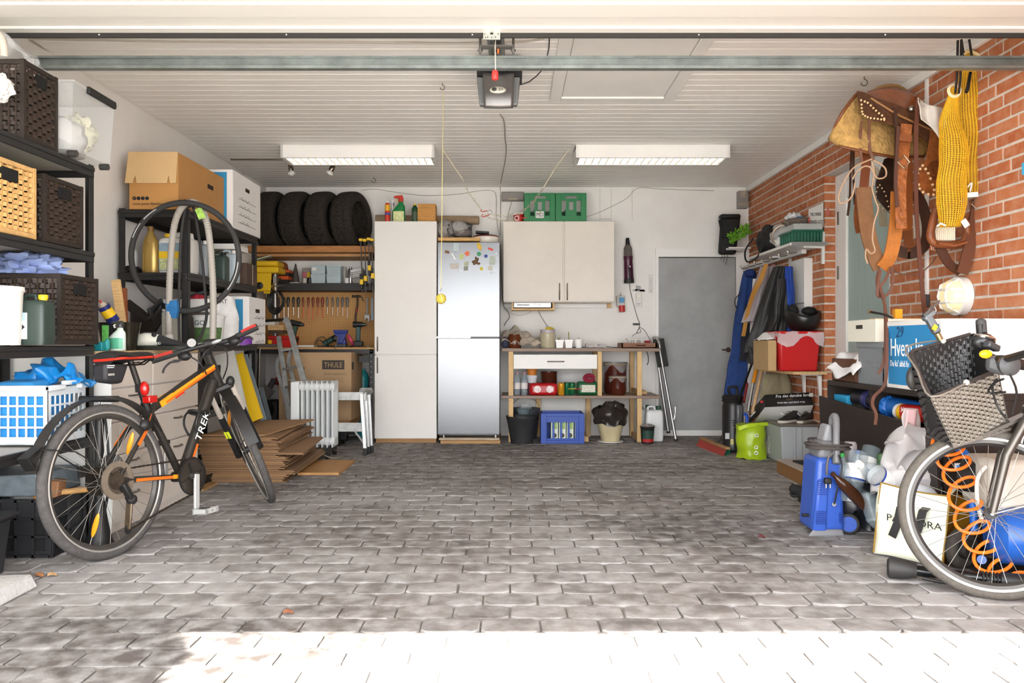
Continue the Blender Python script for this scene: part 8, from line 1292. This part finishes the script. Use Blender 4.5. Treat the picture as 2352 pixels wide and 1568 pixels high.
B().bx(X(2250,3.3),X(2400,3.3),3.2,3.4,Z(1180,3.3),Z(1130,3.3)).build('saddle_plate',CB_,t,bev=.004);B().tube(smooth([P(2265,1070,3.2),P(2245,1100,3.2),P(2246,1160,3.2),P(2258,1200,3.2)]),.008,8).build('air_pipe',mat('#cfcac2',.4),t);B().sph(P(2207,1112,3.34),(.018,.018,.012),12,8).build('red_button',mat('#b02a30',.4),t)
# orange coiled hose
t=thing('coil_hose','orange spiral air hose draped over the compressor','hose',P(2260,1330,3.08));pth=smooth([P(2172,1000,3.3),P(2182,1040,3.28),P(2198,1075,3.25),P(2212,1130,3.22),P(2228,1190,3.18),P(2252,1240,3.15),P(2280,1290,3.12),P(2320,1330,3.08),P(2352,1360,3.02)],30);N=len(pth);hl_=[]
for i,p in enumerate(pth):
    a=2*pi*i/N*9;hl_.append(p+V((cos(a)*.06,.03*sin(a),sin(a)*.03+.022*cos(a))))
B().tube([V((v.x,v.y,max(.01,v.z)))for v in hl_],.007,8).build('coil',mat('#e8741c',.35),t)
# black track pump lying on the floor
t=thing('track_pump','black track pump lying on the floor under the wheel','bicycle pump',P(2200,1320,3.1));a,e=V((X(2062,3.18),3.18,.045)),V((X(2420,2.9),2.95,.045));B().cyl(a,e,.022,n=18).build('barrel',mat('#1b1b1c',.2,.3),t);ax=(e-a).normalized();B().tube([a-ax*.04,a-ax*.03,a+ax*.02,a+ax*.07],.04,20,rr=[.03,.043,.04,.028]).build('base',mat('#2e2c2b',.6),t);g=a.lerp(e,.72);B().cyl(g,g+ax*.08,.034,n=20).build('gauge_housing',BLACK,t);B().cyl(g+ax*.08,g+ax*.11,.034,n=20).build('gauge_face',mat('#c9a8a0',.3),t);B().tube(smooth([g-ax*.05+V((0,-.03,.0)),a.lerp(e,.5)+V((0,-.04,-.02)),a.lerp(e,.3)+V((0,-.04,-.025)),a.lerp(e,.15)+V((0,-.03,-.02))]),.007,8).build('hose',BLACK,t)
for k in range(6):B().torus(g-ax*(.012*k)+V((0,0,-.0)),ax,.026,.004,18,6).build('spring_ring',BLACK,t)
solo(B().bx(1.95,RX-.02,3.1,3.45,.0,.012),'dark_mat',mat('#2b2623',.9,0,.3,30),'dark mat on the floor beneath the compressor','mat')
# leaves and crumbs
for px,py,a,m_,lb in((662,1412,20,'#7a4a32','dry brown leaf on the paving near the front'),(90,1326,5,'#8a5a38','dry brown leaf beside the concrete kerb block'),(120,1325,40,'#a8845c','pale dry leaf near the kerb block'),(1750,1237,0,'#5b2228','dark red leaf on the oily paving stain')):
    dd=EYE*FPX/(py-784);c=V((X(px,dd),dd,.006));solo(B().grid(lambda u,v:c+rot(0,0,a)@V(((u-.5)*.035,(v-.5)*.02*sin(u*pi)+.002,.006*sin(u*4)+.008*v*v)),9,5),'dry_leaf',mat(m_,.8),lb,'leaf','dry leaves on the paving',solid=.001)
# shrub outside, left of the opening
rnd=random.Random(8);t=thing('garden_tree','leafy small tree outside the garage opening','tree',(-2.5,.25,0));b=B()
for i in range(2600):
    a,g=rnd.uniform(0,2*pi),rnd.uniform(-1,1);r=rnd.uniform(.6,1)**.5;c=V((-1.93+cos(a)*.85*r*(1-g*g)**.5,.3+sin(a)*.5*r*(1-g*g)**.5,2.55+g*.55*r));d1=V((rnd.uniform(-1,1),rnd.uniform(-1,1),rnd.uniform(-1,1))).normalized();u,w=perp(d1);b.add([c-u*.08,c+w*.05,c+u*.08,c-w*.05],[(0,1,2,3)])
o=b.build('foliage',mat('#4d6a2c',.6),t);o['kind']='stuff';B().tube([(-2.5,.25,0),(-2.45,.3,1.2),(-2.1,.3,2.3)],.05,10,rr=[.06,.045,.03]).build('trunk',mat('#5a4535',.9),t)
# ================================================================== bicycles
TYR=mat('#4b4846',.85,0,.3,40,.3,120,name='bike_tyre');RIMM=mat('#4f4b47',.4,.5,.2,20,name='dark_rim');SPK=mat('#8d8880',.4,.5);FRM=mat('#37332f',.35,.4,name='graphite_paint');ORA=mat('#d8671c',.35,name='orange_decal');ORY=mat('#e89a24',.35,name='amber_decal');REDD=mat('#c22a1e',.35)
REFL=mat('#d98a1c',.25)
def wheel(t,name,c,ax,up,R,tr,tyrem,rimm,rimw=.013,nsp=32,hubr=.02,hubw=.05,strip=None,knob=False):
    """tyre (the part) with rim, hub and spokes as sub-parts"""
    c=V(c);ax=V(ax).normalized();up=V(up);up=(up-ax*up.dot(ax)).normalized();fw=up.cross(ax).normalized()
    pt=lambda r,a,o=0:c+fw*(r*cos(a))+up*(r*sin(a))+ax*o
    N=96;Rc=R-tr;b=B();m=12;vs=[]
    for i in range(N):
        a=2*pi*i/N
        for j in range(m):
            g=2*pi*j/m;k=1+(.06 if knob and(i+j)%2 and cos(g)>.3 else 0);vs.append(pt(Rc+tr*k*cos(g),a,tr*.95*sin(g)))
    b.add(vs,[(i*m+j,((i+1)%N)*m+j,((i+1)%N)*m+(j+1)%m,i*m+(j+1)%m)for i in range(N)for j in range(m)]);o=b.build(name,tyrem,t)
    MW[o]=MW[t]
    Ri=Rc-tr*.6;b=B();pr=[(Ri+.004,-rimw*1.15),(Ri-.018,-rimw*1.05),(Ri-.028,0),(Ri-.018,rimw*1.05),(Ri+.004,rimw*1.15)]
    vs=[pt(r,2*pi*i/N,w)for i in range(N)for r,w in pr];k=len(pr);b.add(vs,[(i*k+j,i*k+(j+1)%k,((i+1)%N)*k+(j+1)%k,((i+1)%N)*k+j)for i in range(N)for j in range(k)]);b.build('rim',rimm,o)
    if strip:
        for sg in(-1,1):B().tube([pt(Ri-.001,2*pi*i/N,sg*(rimw*1.15+.002))for i in range(N)],.005,5,closed=True).build('rim_band',strip,o)
    b=B()
    for i in range(nsp):
        a=2*pi*i/nsp;sg=1 if i%2 else-1;da=.9*(1 if(i//2)%2 else-1);b.tube([pt(hubr,a+da,sg*hubw*.5),pt(Ri-.022,a,0)],.0011,4,cap=False)
    b.build('spokes',SPK,o);B().cyl(c-ax*hubw*.62,c+ax*hubw*.62,hubr,n=16).build('hub',BLACK,o);B().cyl(c-ax*hubw*1.15,c+ax*hubw*1.15,.006,n=10).build('axle',CHROME,o)
    return o,pt
# ---- left bicycle: black and orange mountain bike
lt=rad(-5);an=rad(71.2);bx_=V((cos(an),sin(an),0));by_=V((-sin(an),cos(an),0));bz_=V((0,0,1));Z2=bz_*cos(lt)-by_*sin(lt);Y2=by_*cos(lt)+bz_*sin(lt)
BK=thing('bicycle','black and orange mountain bicycle parked by the chest','bicycle',(-1.795,3.49,0),R=basis(bx_,Y2,Z2))
W=lambda x,y,z:MW[BK]@V((x,y,z))
L=lambda b,n,m,**k:b.build(n,m,BK,local=True,**k)
rw,pt=wheel(BK,'rear_wheel',W(0,0,.345),Y2,Z2,.345,.024,TYR,RIMM,strip=mat('#a8a49e',.35,.5))
for a in(1.1,4.0):
    c0=pt(.2,-a,-.02);B().sph(c0,(.012,.006,.055),10,8,rot(0,15,0)).build('reflector',REFL,rw)
# frame
L(B().tube([(.46,0,.29),(.262,0,.668)],.018,14),'seat_tube',FRM);L(B().tube([(.745,0,.755),(.60,0,.52),(.465,0,.295)],.026,14,rr=[.03,.026,.027]),'down_tube',FRM);L(B().tube([(.745,0,.835),(.5,0,.735),(.275,0,.635)],.022,14,rr=[.028,.024,.02]),'top_tube',FRM);L(B().cyl((.718,0,.905),(.79,0,.735),.026,n=16),'head_tube',FRM);L(B().cyl((.46,-.045,.29),(.46,.045,.29),.027,n=16),'bottom_bracket',FRM)
for sy in(-1,1):
    L(B().tube([(.285,sy*.02,.64),(.2,sy*.055,.56),(.015,sy*.066,.36)],.0105,10),'seat_stay',FRM);L(B().tube([(.44,sy*.03,.292),(.34,sy*.05,.305),(.01,sy*.066,.345)],.0125,10),'chain_stay',FRM)
    L(B().strap([(.262,sy*.034-.0,.618),(.2,sy*.066,.56),(.13,sy*.071,.487)],.016,.003,(0,0,1)),'stay_decal',ORA);L(B().strap([(.34,sy*.063,.305),(.2,sy*.07,.32),(.1,sy*.073,.33)],.014,.003,(0,0,1)),'stay_decal',ORA);L(B().strap([(.41,sy*.05,.298),(.34,sy*.064,.306)],.02,.003,(0,0,1)),'stay_decal',ORY)
    tt=[(.735,.0,.835),(.6,0,.778),(.45,0,.714),(.37,0,.678)]
    L(B().strap([(x,sy*(.026 if i==0 else .0245),z+.006)for i,(x,y,z)in enumerate(tt)],.014,.003,(0,0,1)),'tube_decal',ORY);L(B().strap([(x,sy*(.028 if i==0 else .0252),z-.008)for i,(x,y,z)in enumerate(tt)],.012,.003,(0,0,1)),'tube_decal',ORA);L(B().strap([(.42,sy*.0235,.7),(.36,sy*.0235,.674),(.335,sy*.022,.662)],.032,.003,(0,0,1)),'tube_decal',ORY);L(B().strap([(.5,sy*.02,.715),(.44,sy*.02,.69)],.012,.006,(0,0,1)),'tube_decal',REDD)
    L(B().strap([(.565,sy*.026,.44),(.5,sy*.026,.332)],.012,.003,(1,0,-.5)),'tube_decal',ORA)
dv=V((.745-.465,0,.755-.295)).normalized();L(B().text('TREK',.062,(.575,-.0345,.447),R=basis(dv,V((dv.z*-1,0,dv.x)),V((0,-1,0))),sx=1.15),'lettering',WINK)
L(B().tube([(.262,0,.66),(.185,0,.885)],.0145,12),'seat_post',mat('#3a3633',.35,.5));L(B().cyl((.268,0,.645),(.258,0,.68),.022,n=14),'seat_clamp',BLACK)
# saddle
b=B();NS=14;vs=[];pr=[(-.0,.075,.0),(.02,.082,.008),(.06,.08,.006),(.1,.065,.002),(.15,.04,0),(.2,.027,.002),(.26,.022,.002),(.29,.015,-.004)]
for x,w,dz in pr:
    for j in range(NS):
        a=2*pi*j/NS;vs.append(V((x+.03,w*cos(a),.9+dz+(.022 if sin(a)>0 else .02+.015*(w>.05))*sin(a))))
b.add(vs,[(i*NS+j,i*NS+(j+1)%NS,i*NS+NS+(j+1)%NS,i*NS+NS+j)for i in range(len(pr)-1)for j in range(NS)]+[tuple(range(NS-1,-1,-1)),tuple(98+j for j in range(NS))]);sd=L(b,'saddle',mat('#211f1f',.45));MW[sd]=MW[BK]
B().tube(smooth([(.03,-.06,.888),(.06,-.088,.89),(.12,-.066,.89),(.2,-.034,.893),(.3,-.024,.897)]),.006,6).build('red_piping',mat('#c8301f',.4),sd,local=True);B().tube(smooth([(.028,.05,.89),(.025,0,.888),(.03,-.06,.888)]),.0065,6).build('red_piping',mat('#c8301f',.4),sd,local=True)
for sy in(-.02,.02):B().tube([(.05,sy,.88),(.12,sy,.862),(.25,sy,.862),(.3,sy*.5,.885)],.004,6).build('rail',metal('#4a4744'),sd,local=True)
L(B().hexa([(.0,-.035,.79),(.1,-.035,.775),(.1,.035,.775),(.0,.035,.79),(-.0,-.042,.875),(.14,-.042,.865),(.14,.042,.865),(-.0,.042,.875)]),'saddle_bag',mat('#242326',.6),bev=.015);L(B().text('ooo',.022,(.01,-.0435,.815)),'bag_emblem',mat('#c9c4be',.5));L(B().bx(.008,.05,-.0445,-.042,.858,.862),'bag_print',WINK);L(B().bx(.008,.045,-.0445,-.042,.85,.853),'bag_print',WINK)
# lights
RL=mat('#a8130e',.15,coat=.5);L(B().sph((.205,-.055,.745),(.02,.022,.035),14,10),'tail_light',RL);L(B().bx(.2,.23,-.035,-.0,.73,.765),'light_mount',BLACK,bev=.004);L(B().bx(.22,.275,-.065,-.02,.675,.71),'rear_reflector',RL,bev=.006);L(B().tube([(.262,-.01,.675),(.3,-.05,.69),(.33,-.06,.7)],.005,6),'clamp_lever',BLACK)
L(B().sph((.17,-.08,.575),(.03,.022,.028),12,8),'lock_mount',BLACK)
# fenders
L(B().strap([(.378*cos(rad(a)),0,.345+.378*sin(rad(a)))for a in range(30,168,4)],.058,.004,(0,1,0)),'rear_fender',mat('#2a2725',.45,0,.2,15));L(B().strap([(-.36,0,.44),(-.40,0,.5),(-.33,0,.54)],.06,.004,(0,1,0)),'fender_flap',BLACK);L(B().tube([(.0,-.065,.36),(-.2,-.06,.5),(-.34,-.03,.53)],.003,6),'fender_stay',BLACK);L(B().tube([(.0,.065,.36),(-.2,.06,.5),(-.34,.03,.53)],.003,6),'fender_stay',BLACK)
# drivetrain
GM=mat('#54483d',.5,.6,.3,30)
L(B().lathe([(.085,0),(.086,.012),(.06,.012),(.06,0)],(0,-.062,.345),32,rot(90)),'spoke_guard',mat('#6d6154',.5,0,.2,20));
for i in range(7):
    r=.052-.005*i;b=B()
    b.lathe([(r,0),(r,.0025),(0,.0025)],(0,-.05-.0052*i,.345),28,rot(90));L(b,'cog',GM)
def teeth(c,r,n,y0,y1):
    b=B();q=[]
    for i in range(n*2):a=pi*i/n;rr_=r if i%2 else r-.006;q.append((c[0]+rr_*cos(a),y0,c[1]+rr_*sin(a)))
    return b.prism(q,(0,y1-y0,0))
L(teeth((.46,.29),.09,42,-.068,-.064),'chain_ring',mat('#4a433c',.4,.6));L(teeth((.46,.29),.072,34,-.058,-.054),'chain_ring',mat('#6b635a',.4,.6));L(B().lathe([(.086,0),(.095,0),(.095,.004),(.086,.004),(.086,0)],(.46,-.07,.29),36,rot(90),cap=False),'chain_guard',BLACK)
[L(B().bar((.46,-.066,.29),(.46+.07*cos(a),-.066,.29+.07*sin(a)),.006,.018,(0,1,0)),'spider_arm',mat('#1f1d1c',.4))for a in(.3,1.87,3.44,5.01)];L(B().cyl((.46,-.1,.29),(.46,-.07,.29),.02,n=14),'crank_boss',mat('#3a3633',.4));CRK=mat('#c9c8c5',.35,.4);L(B().bar((.46,-.098,.3),(.435,-.103,.118),.014,.032,(1,0,0)),'crank_arm',CRK,bev=.004);L(B().bar((.46,.098,.28),(.485,.103,.462),.012,.026,(1,0,0)),'crank_arm',CRK,bev=.004)
pd=B().cyl((.435,-.1,.122),(.435,-.2,.122),.007,n=8);L(pd,'pedal_axle',CHROME);L(B().bx(.39,.405,-.2,-.115,.112,.134).bx(.465,.48,-.2,-.115,.112,.134).bx(.39,.48,-.122,-.115,.11,.136).bx(.39,.48,-.2,-.193,.11,.136),'pedal_cage',mat('#c3c2be',.35,.3));L(B().cyl((.435,-.13,.122),(.435,-.18,.122),.018,n=12),'pedal_body',mat('#4f4c49',.4,.5));L(B().bx(.44,.53,.115,.2,.45,.474),'pedal_cage',BLACK,bev=.004)
# chain: upper and lower runs
def links(pts,t):
    b=B();pts=[V(p)for p in pts]
    for a,e in zip(pts,pts[1:]):
        n=max(1,int((e-a).length/.0127))
        for i in range(n):c=a+(e-a)*((i+.5)/n);b.bar(c-(e-a).normalized()*.0058,c+(e-a).normalized()*.0058,.007,.0085 if i%2 else .0065)
    return L(b,'chain',mat('#3d342c',.4,.6))
links([(.01,-.06,.39),(.3,-.062,.383),(.45,-.062,.378)],0);links([(.47,-.062,.202),(.3,-.062,.17),(.06,-.065,.118)],0)
L(B().bar((.01,-.08,.33),(.05,-.085,.25),.025,.04,(0,1,0)),'derailleur',BLACK,bev=.006);L(B().sph((.055,-.085,.25),.024,12,8),'derailleur_knuckle',BLACK);L(B().bar((.05,-.08,.26),(.03,-.075,.12),.012,.035,(0,1,0)),'derailleur_cage',mat('#5b4c3c',.4,.5,.3,30),bev=.006);L(teeth((.05,.255),.02,11,-.078,-.072),'jockey_wheel',BLACK);L(teeth((.032,.12),.022,11,-.078,-.072),'jockey_wheel',BLACK);L(B().lathe([(.06,0),(.065,.002),(.03,.002)],(0,.05,.345),28,rot(90)),'brake_disc',metal('#6b645d',.4));L(B().box((-.06,.06,.4),(.05,.02,.05)),'brake_caliper',BLACK)
# bottle cage
L(B().tube(smooth([(.66,-.02,.56),(.64,-.04,.6),(.58,-.045,.6),(.55,-.04,.55),(.56,-.03,.5),(.58,-.02,.47)]),.006,6),'bottle_cage',BLACK);L(B().tube(smooth([(.66,.02,.56),(.64,.04,.6),(.58,.045,.6),(.55,.04,.55),(.56,.03,.5),(.58,.02,.47)]),.006,6),'bottle_cage',BLACK);L(B().torus((.6,0,.6),(.4,0,.9),.04,.006,20,6),'cage_ring',BLACK);L(B().bar((.35,.02,.25),(.32,.2,.01),.016,.012),'kick_stand',BLACK)
# steering assembly (turned to the left)
Fw=V((-.454,.891,0));A=V((.827,.421,.372)).normalized();U=A.cross(Fw).normalized();
if U.z<0:U=-U
hub=V((-1.528,4.52,.347));crown=W(.8,0,.715)
fwl,fp=wheel(BK,'front_wheel',hub,A,U,.345,.022,TYR,RIMM,strip=mat('#c9c7c3',.35,.5))
up2=(crown-hub).normalized()
for sg in(-1,1):
    a=hub+A*(sg*.062);e=crown+A*(sg*.062)+up2*.02;m_=a.lerp(e,.58);B().cyl(a-up2*.02,m_,.021,.019,n=14).build('fork_lower',BLACK,BK);B().cyl(m_,e,.0145,n=14).build('fork_stanchion',mat('#cbbfb3',.25,.35),BK);B().sph(e,(.024,.024,.03),12,8).build('fork_cap',BLACK,BK)
B().bar(crown-A*.07,crown+A*.07,.045,.035,(0,0,1)).build('fork_crown',BLACK,BK,bev=.01);B().strap([hub-A*.0625+up2*.17-V((0,.022,0)),hub-A*.0625+up2*.12-V((0,.022,0))],.03,.002,(1,0,0)).build('fork_sticker',mat('#d8e02c',.5),BK)
B().strap([hub-Fw*(.378*cos(rad(a)))+U*(.378*sin(rad(a)))for a in range(12,112,5)],.062,.004,A).build('front_fender',mat('#1c1a19',.5,0,.2,15),BK);B().tube([hub-A*.07,hub-Fw*.35+U*.12-A*.03],.003,6).build('fender_stay',BLACK,BK);c0=hub+U*.2-A*.03+Fw*.03;B().sph(c0,(.008,.02,.05),10,8).build('reflector',REFL,BK);B().lathe([(.075,-.001),(.075,.001),(.04,.001)],hub-A*.045,28,basis(*[v for v in(perp(A)[0],perp(A)[1],A)])).build('brake_disc',metal('#77706a',.4),BK)
# handlebar, grips, levers
ht=W(.718,0,.905);bc=P(482,790,4.12);ls=[P(348,828,3.99),P(414,808,4.05),P(445,799,4.08),bc,P(520,783,4.17),P(543,773,4.19),P(591,750,4.24)]
B().tube([ht-(bc-ht)*.0,ht.lerp(bc,.5)+V((0,.02,.02)),bc],.017,12).build('stem',BLACK,BK);B().tube(smooth(ls[1:6]),.0135,12).build('handlebar',BLACK,BK);B().cyl(bc+V((-.03,0,0)),bc+V((.03,.01,.006)),.024,n=14).build('stem_clamp',BLACK,BK)
for a,e in((ls[1],ls[0]),(ls[5],ls[6])):
    B().tube([a,a.lerp(e,.3),a.lerp(e,.8),e],.016,12,rr=[.0155,.0165,.0185,.0185]).build('grip',mat('#262524',.8),BK);B().strap([a.lerp(e,.25)+V((0,-.012,.012)),a.lerp(e,.6)+V((0,-.014,.013)),a.lerp(e,.95)+V((0,-.014,.012))],.016,.006,(0,.6,.6)).build('grip_patch',mat('#b5362f',.6),BK)
for pts in([P(424,812,4.04),P(412,828,4.02),P(392,832,4.0),P(378,845,3.98),P(374,856,3.98)],[P(540,781,4.18),P(552,785,4.18),P(562,776,4.17),P(577,775,4.17),P(580,781,4.17)]):B().tube(smooth(pts),.0055,8).build('brake_lever',BLACK,BK)
for q in(P(424,818,4.04),P(538,783,4.17)):blob(q,(.035,.022,.022),3,.3,4,n=14,k=10).build('shifter',BLACK,BK)
B().cyl(P(440,787,4.05),P(440,787,4.1),.022,n=16).build('bar_light',mat('#6d6a68',.35,.4),BK);B().cyl(P(440,787,4.1),P(441,800,4.1),.012,n=10).build('light_clamp',BLACK,BK);B().sph(P(497,784,4.11),(.03,.012,.01),12,8,rot(0,-20,0)).build('bell',mat('#c9c9c7',.3,.5),BK)
for pts in([P(430,815,4.06),P(455,830,4.05),P(470,850,4.08),P(475,862,4.15)],[P(505,790,4.15),P(520,805,4.12),P(522,840,4.15),P(512,870,4.22)],[P(470,800,4.12),P(462,840,4.08),P(478,880,4.2),P(490,905,4.28)],[P(510,785,4.16),P(470,810,4.05),P(455,850,4.08),P(470,875,4.14)]):B().tube(smooth(pts),.0035,6).build('brake_cable',BLACK,BK)
# ---- right bicycle: ladies' bike with a basket, front end in view
R2=thing('bicycle','grey bicycle with a wicker handlebar basket, partly in view','bicycle',(1.9,2.75,0));F2=V((-cos(rad(24)),sin(rad(24)),0));n2=V((sin(rad(24)),cos(rad(24)),0));ln=rad(9);U2=V((0,0,1))*cos(ln)+n2*sin(ln);A2=F2.cross(U2).normalized();h2=V((1.805,2.93,0))+U2*.318
w2,p2=wheel(R2,'front_wheel',h2,A2,U2,.318,.021,mat('#565049',.8,0,.25,40,.3,120),mat('#45423f',.4,.5),strip=mat('#e6e3da',.4))
GB=mat('#5a5550',.3,.7,name='pewter_paint');cr2=h2+U2*.4-F2*.14;ht2=cr2+(U2*.16-F2*.06)
for sg in(-1,1):B().tube([h2+A2*(sg*.06),h2+A2*(sg*.06)+U2*.22-F2*.05,cr2+A2*(sg*.045)],.016,12,rr=[.013,.017,.018]).build('fork_leg',GB,R2);B().tube([h2+A2*(sg*.07),h2-F2*.34+U2*.12+A2*(sg*.03)],.003,6).build('fender_stay',CHROME,R2)
B().bar(cr2-A2*.06,cr2+A2*.06,.04,.05).build('fork_crown',GB,R2,bev=.012);B().cyl(cr2,ht2,.024,n=16).build('head_tube',GB,R2);
bd=V((.12,-1,0)).normalized();bb2=V((1.98,2.33,.3));rh2=V((2.06,1.88,.318))
B().tube([cr2+U2*.06,bb2],.022,14).build('down_tube',GB,R2);B().tube([ht2-U2*.03,bb2+V((.02,-.12,.12))],.018,14).build('top_tube',GB,R2);B().tube([bb2,V((2.0,2.12,.82))],.016,12).build('seat_tube',GB,R2);B().tube([bb2,rh2],.012,10).build('chain_stay',GB,R2);B().tube([V((2.0,2.17,.6)),rh2],.01,10).build('seat_stay',GB,R2);B().sph((2.0,2.08,.86),(.09,.13,.045),16,10).build('saddle',BLACK,R2);wheel(R2,'rear_wheel',rh2,(1,.12,0),(0,0,1),.318,.021,TYR,RIMM)
# brakes
for sg in(-1,1):B().tube([h2+U2*.27+A2*(sg*.035)-F2*.1,h2+U2*.36+A2*(sg*.03)-F2*.125],.008,8).build('brake_arm',metal('#b9b7b2',.3),R2);B().box(h2+U2*.275+A2*(sg*.022)-F2*.1,(.05,.02,.012)).build('brake_pad',BLACK,R2)
B().tube([h2+U2*.36-A2*.03-F2*.125,h2+U2*.37+A2*.04-F2*.12],.002,6).build('brake_wire',CHROME,R2)
# stem, bar, motor display
st2=P(2300,830,2.8);B().tube([ht2,ht2.lerp(st2,.6),st2],.02,12).build('stem',BLACK,R2);B().tube(smooth([P(2250,745,3.02),P(2256,790,3.0),P(2270,815,2.92),P(2300,825,2.8),P(2345,815,2.6),P(2400,800,2.4)]),.013,12).build('handlebar',BLACK,R2)
B().tube([P(2253,740,3.03),P(2255,765,3.02)],.019,14).build('grip',mat('#3a3a3b',.7),R2);B().sph(P(2253,738,3.03),(.019,.019,.012),12,8).build('grip_end',mat('#3a3a3b',.7),R2);B().sph(P(2258,785,2.98),(.045,.03,.035),16,10).build('gear_shifter',mat('#2a2a2b',.2,.3),R2);B().torus(P(2262,775,2.98),(.3,0,1),.03,.008,20,8).build('bell_ring',CHROME,R2);B().box(P(2278,795,2.9),(.06,.03,.025),rot(0,20,20)).build('trip_display',mat('#3a3c3e',.2),R2,bev=.006);B().hexa([P(2262,850,2.85),P(2310,865,2.8),P(2310,865,2.88),P(2262,850,2.93),P(2265,815,2.85),P(2315,815,2.8),P(2315,815,2.88),P(2265,815,2.93)]).build('head_lamp',mat('#4a4b4d',.35),R2,bev=.015);B().sph(P(2264,813,2.84),(.024,.012,.016),14,8).build('amber_reflector',mat('#e8a712',.3),R2);B().lathe([(.035,0),(.038,.02),(.025,.03)],P(2312,838,2.76),20,rot(90)).build('lamp_ring',mat('#3d3e40',.45),R2)
for k,pts in enumerate(([P(2305,870,2.78),P(2280,885,2.85),P(2290,930,2.88),P(2310,960,2.85)],[P(2320,860,2.7),P(2335,900,2.75),P(2325,950,2.8)],[P(2290,870,2.8),P(2270,900,2.9),P(2310,900,2.85)])):B().tube(smooth(pts),.004,6).build('cable',BLACK,R2)
B().sph(P(2098,868,3.2),(.03,.02,.05),14,8).build('front_lamp',mat('#3a3836',.4),R2)
# basket (tapered, leaning forward)
BT={'tl':P(2088,808,3.15),'tm':P(2236,765,3.28),'tr':P(2292,850,2.98),'tb':P(2137,914,2.86)};BB_={'tl':P(2130,1000,3.18),'tm':P(2250,955,3.2),'tr':P(2318,985,3.0),'tb':P(2190,1026,2.95)}
BW=mat('#3c3a3a',.35,0,.2,40,name='black_wicker');BG=mat('#7d756c',.5,0,.25,60,name='grey_wicker')
def bwall(k0,k1,m_,out,nx,ny):
    b=B();a0,a1,c0,c1=BB_[k0],BB_[k1],BT[k0],BT[k1];K=nx*2
    for j in range(ny):
        vs=[]
        for k in range(K+1):
            u=k/K;am=0 if k%2==0 else .006*(1 if(k//2+j)%2 else-1);nrm=(a1-a0).cross(c0-a0).normalized()
            for v in((j+.06)/ny,(j+.94)/ny):q=(a0.lerp(a1,u)).lerp(c0.lerp(c1,u),v);vs.append(q+nrm*am)
        b.add(vs,[(2*k,2*k+2,2*k+3,2*k+1)for k in range(K)])
    for k in range(nx+1):
        u=k/nx;b.tube([a0.lerp(a1,u),c0.lerp(c1,u)],.0025,5)
    return b
BSK=R2
bs=bwall('tl','tb',BG,1,10,22).build('basket',BW,R2);MW[bs]=MW[R2]
bwall('tb','tr',BG,1,15,24).build('woven_front',BG,bs);bwall('tl','tm',BW,1,16,20).build('woven_side',BW,bs);bwall('tm','tr',BW,1,8,20).build('woven_side',BW,bs)
B().add([BB_[k]for k in('tl','tb','tr','tm')],[(0,1,2,3)]).build('woven_base',BW,bs)
for k0,k1 in(('tl','tb'),('tb','tr'),('tl','tm'),('tm','tr')):
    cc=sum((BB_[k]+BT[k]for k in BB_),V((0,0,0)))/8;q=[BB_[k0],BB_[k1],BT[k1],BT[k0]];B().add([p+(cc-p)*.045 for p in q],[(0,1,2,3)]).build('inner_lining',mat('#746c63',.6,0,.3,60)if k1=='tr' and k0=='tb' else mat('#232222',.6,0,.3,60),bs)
rim_=[BT[k]for k in('tl','tb','tr','tm')];B().tube([p for i in range(4)for p in(rim_[i].lerp(rim_[(i+1)%4],.06),rim_[i].lerp(rim_[(i+1)%4],.94))],.008,8,closed=True).build('basket_rim',BW,bs);bot_=[BB_[k]for k in('tl','tb','tr','tm')];B().tube(bot_,.007,8,closed=True).build('basket_hem',mat('#77706a',.4,.3),bs)
B().tube(smooth([BT['tl'].lerp(BT['tm'],.5)+V((0,0,.01)),BT['tl']+V((-.01,0,.018)),BT['tl'].lerp(BT['tb'],.5)+V((-.012,-.01,.012)),BT['tb']+V((-.004,-.012,.006)),BT['tb'].lerp(BT['tr'],.5)+V((0,-.012,.004))]),.004,6).build('carry_handle',mat('#9a948c',.3,.6),bs)
for q in(BT['tl'].lerp(BT['tm'],.5),BT['tb'].lerp(BT['tr'],.5)):B().sph(q+V((0,-.01,.006)),.011,10,8).build('handle_rivet',mat('#d9d4c6',.4),bs)
B().bar(cr2+V((-.02,.0,-.02)),P(2215,1015,3.0),.05,.012).build('basket_mount',GB,R2);B().strap([h2-F2*(-.338*cos(rad(a)))*1+U2*(.338*sin(rad(a)))for a in range(60,100,6)],.05,.004,A2).build('front_fender',GB,R2)
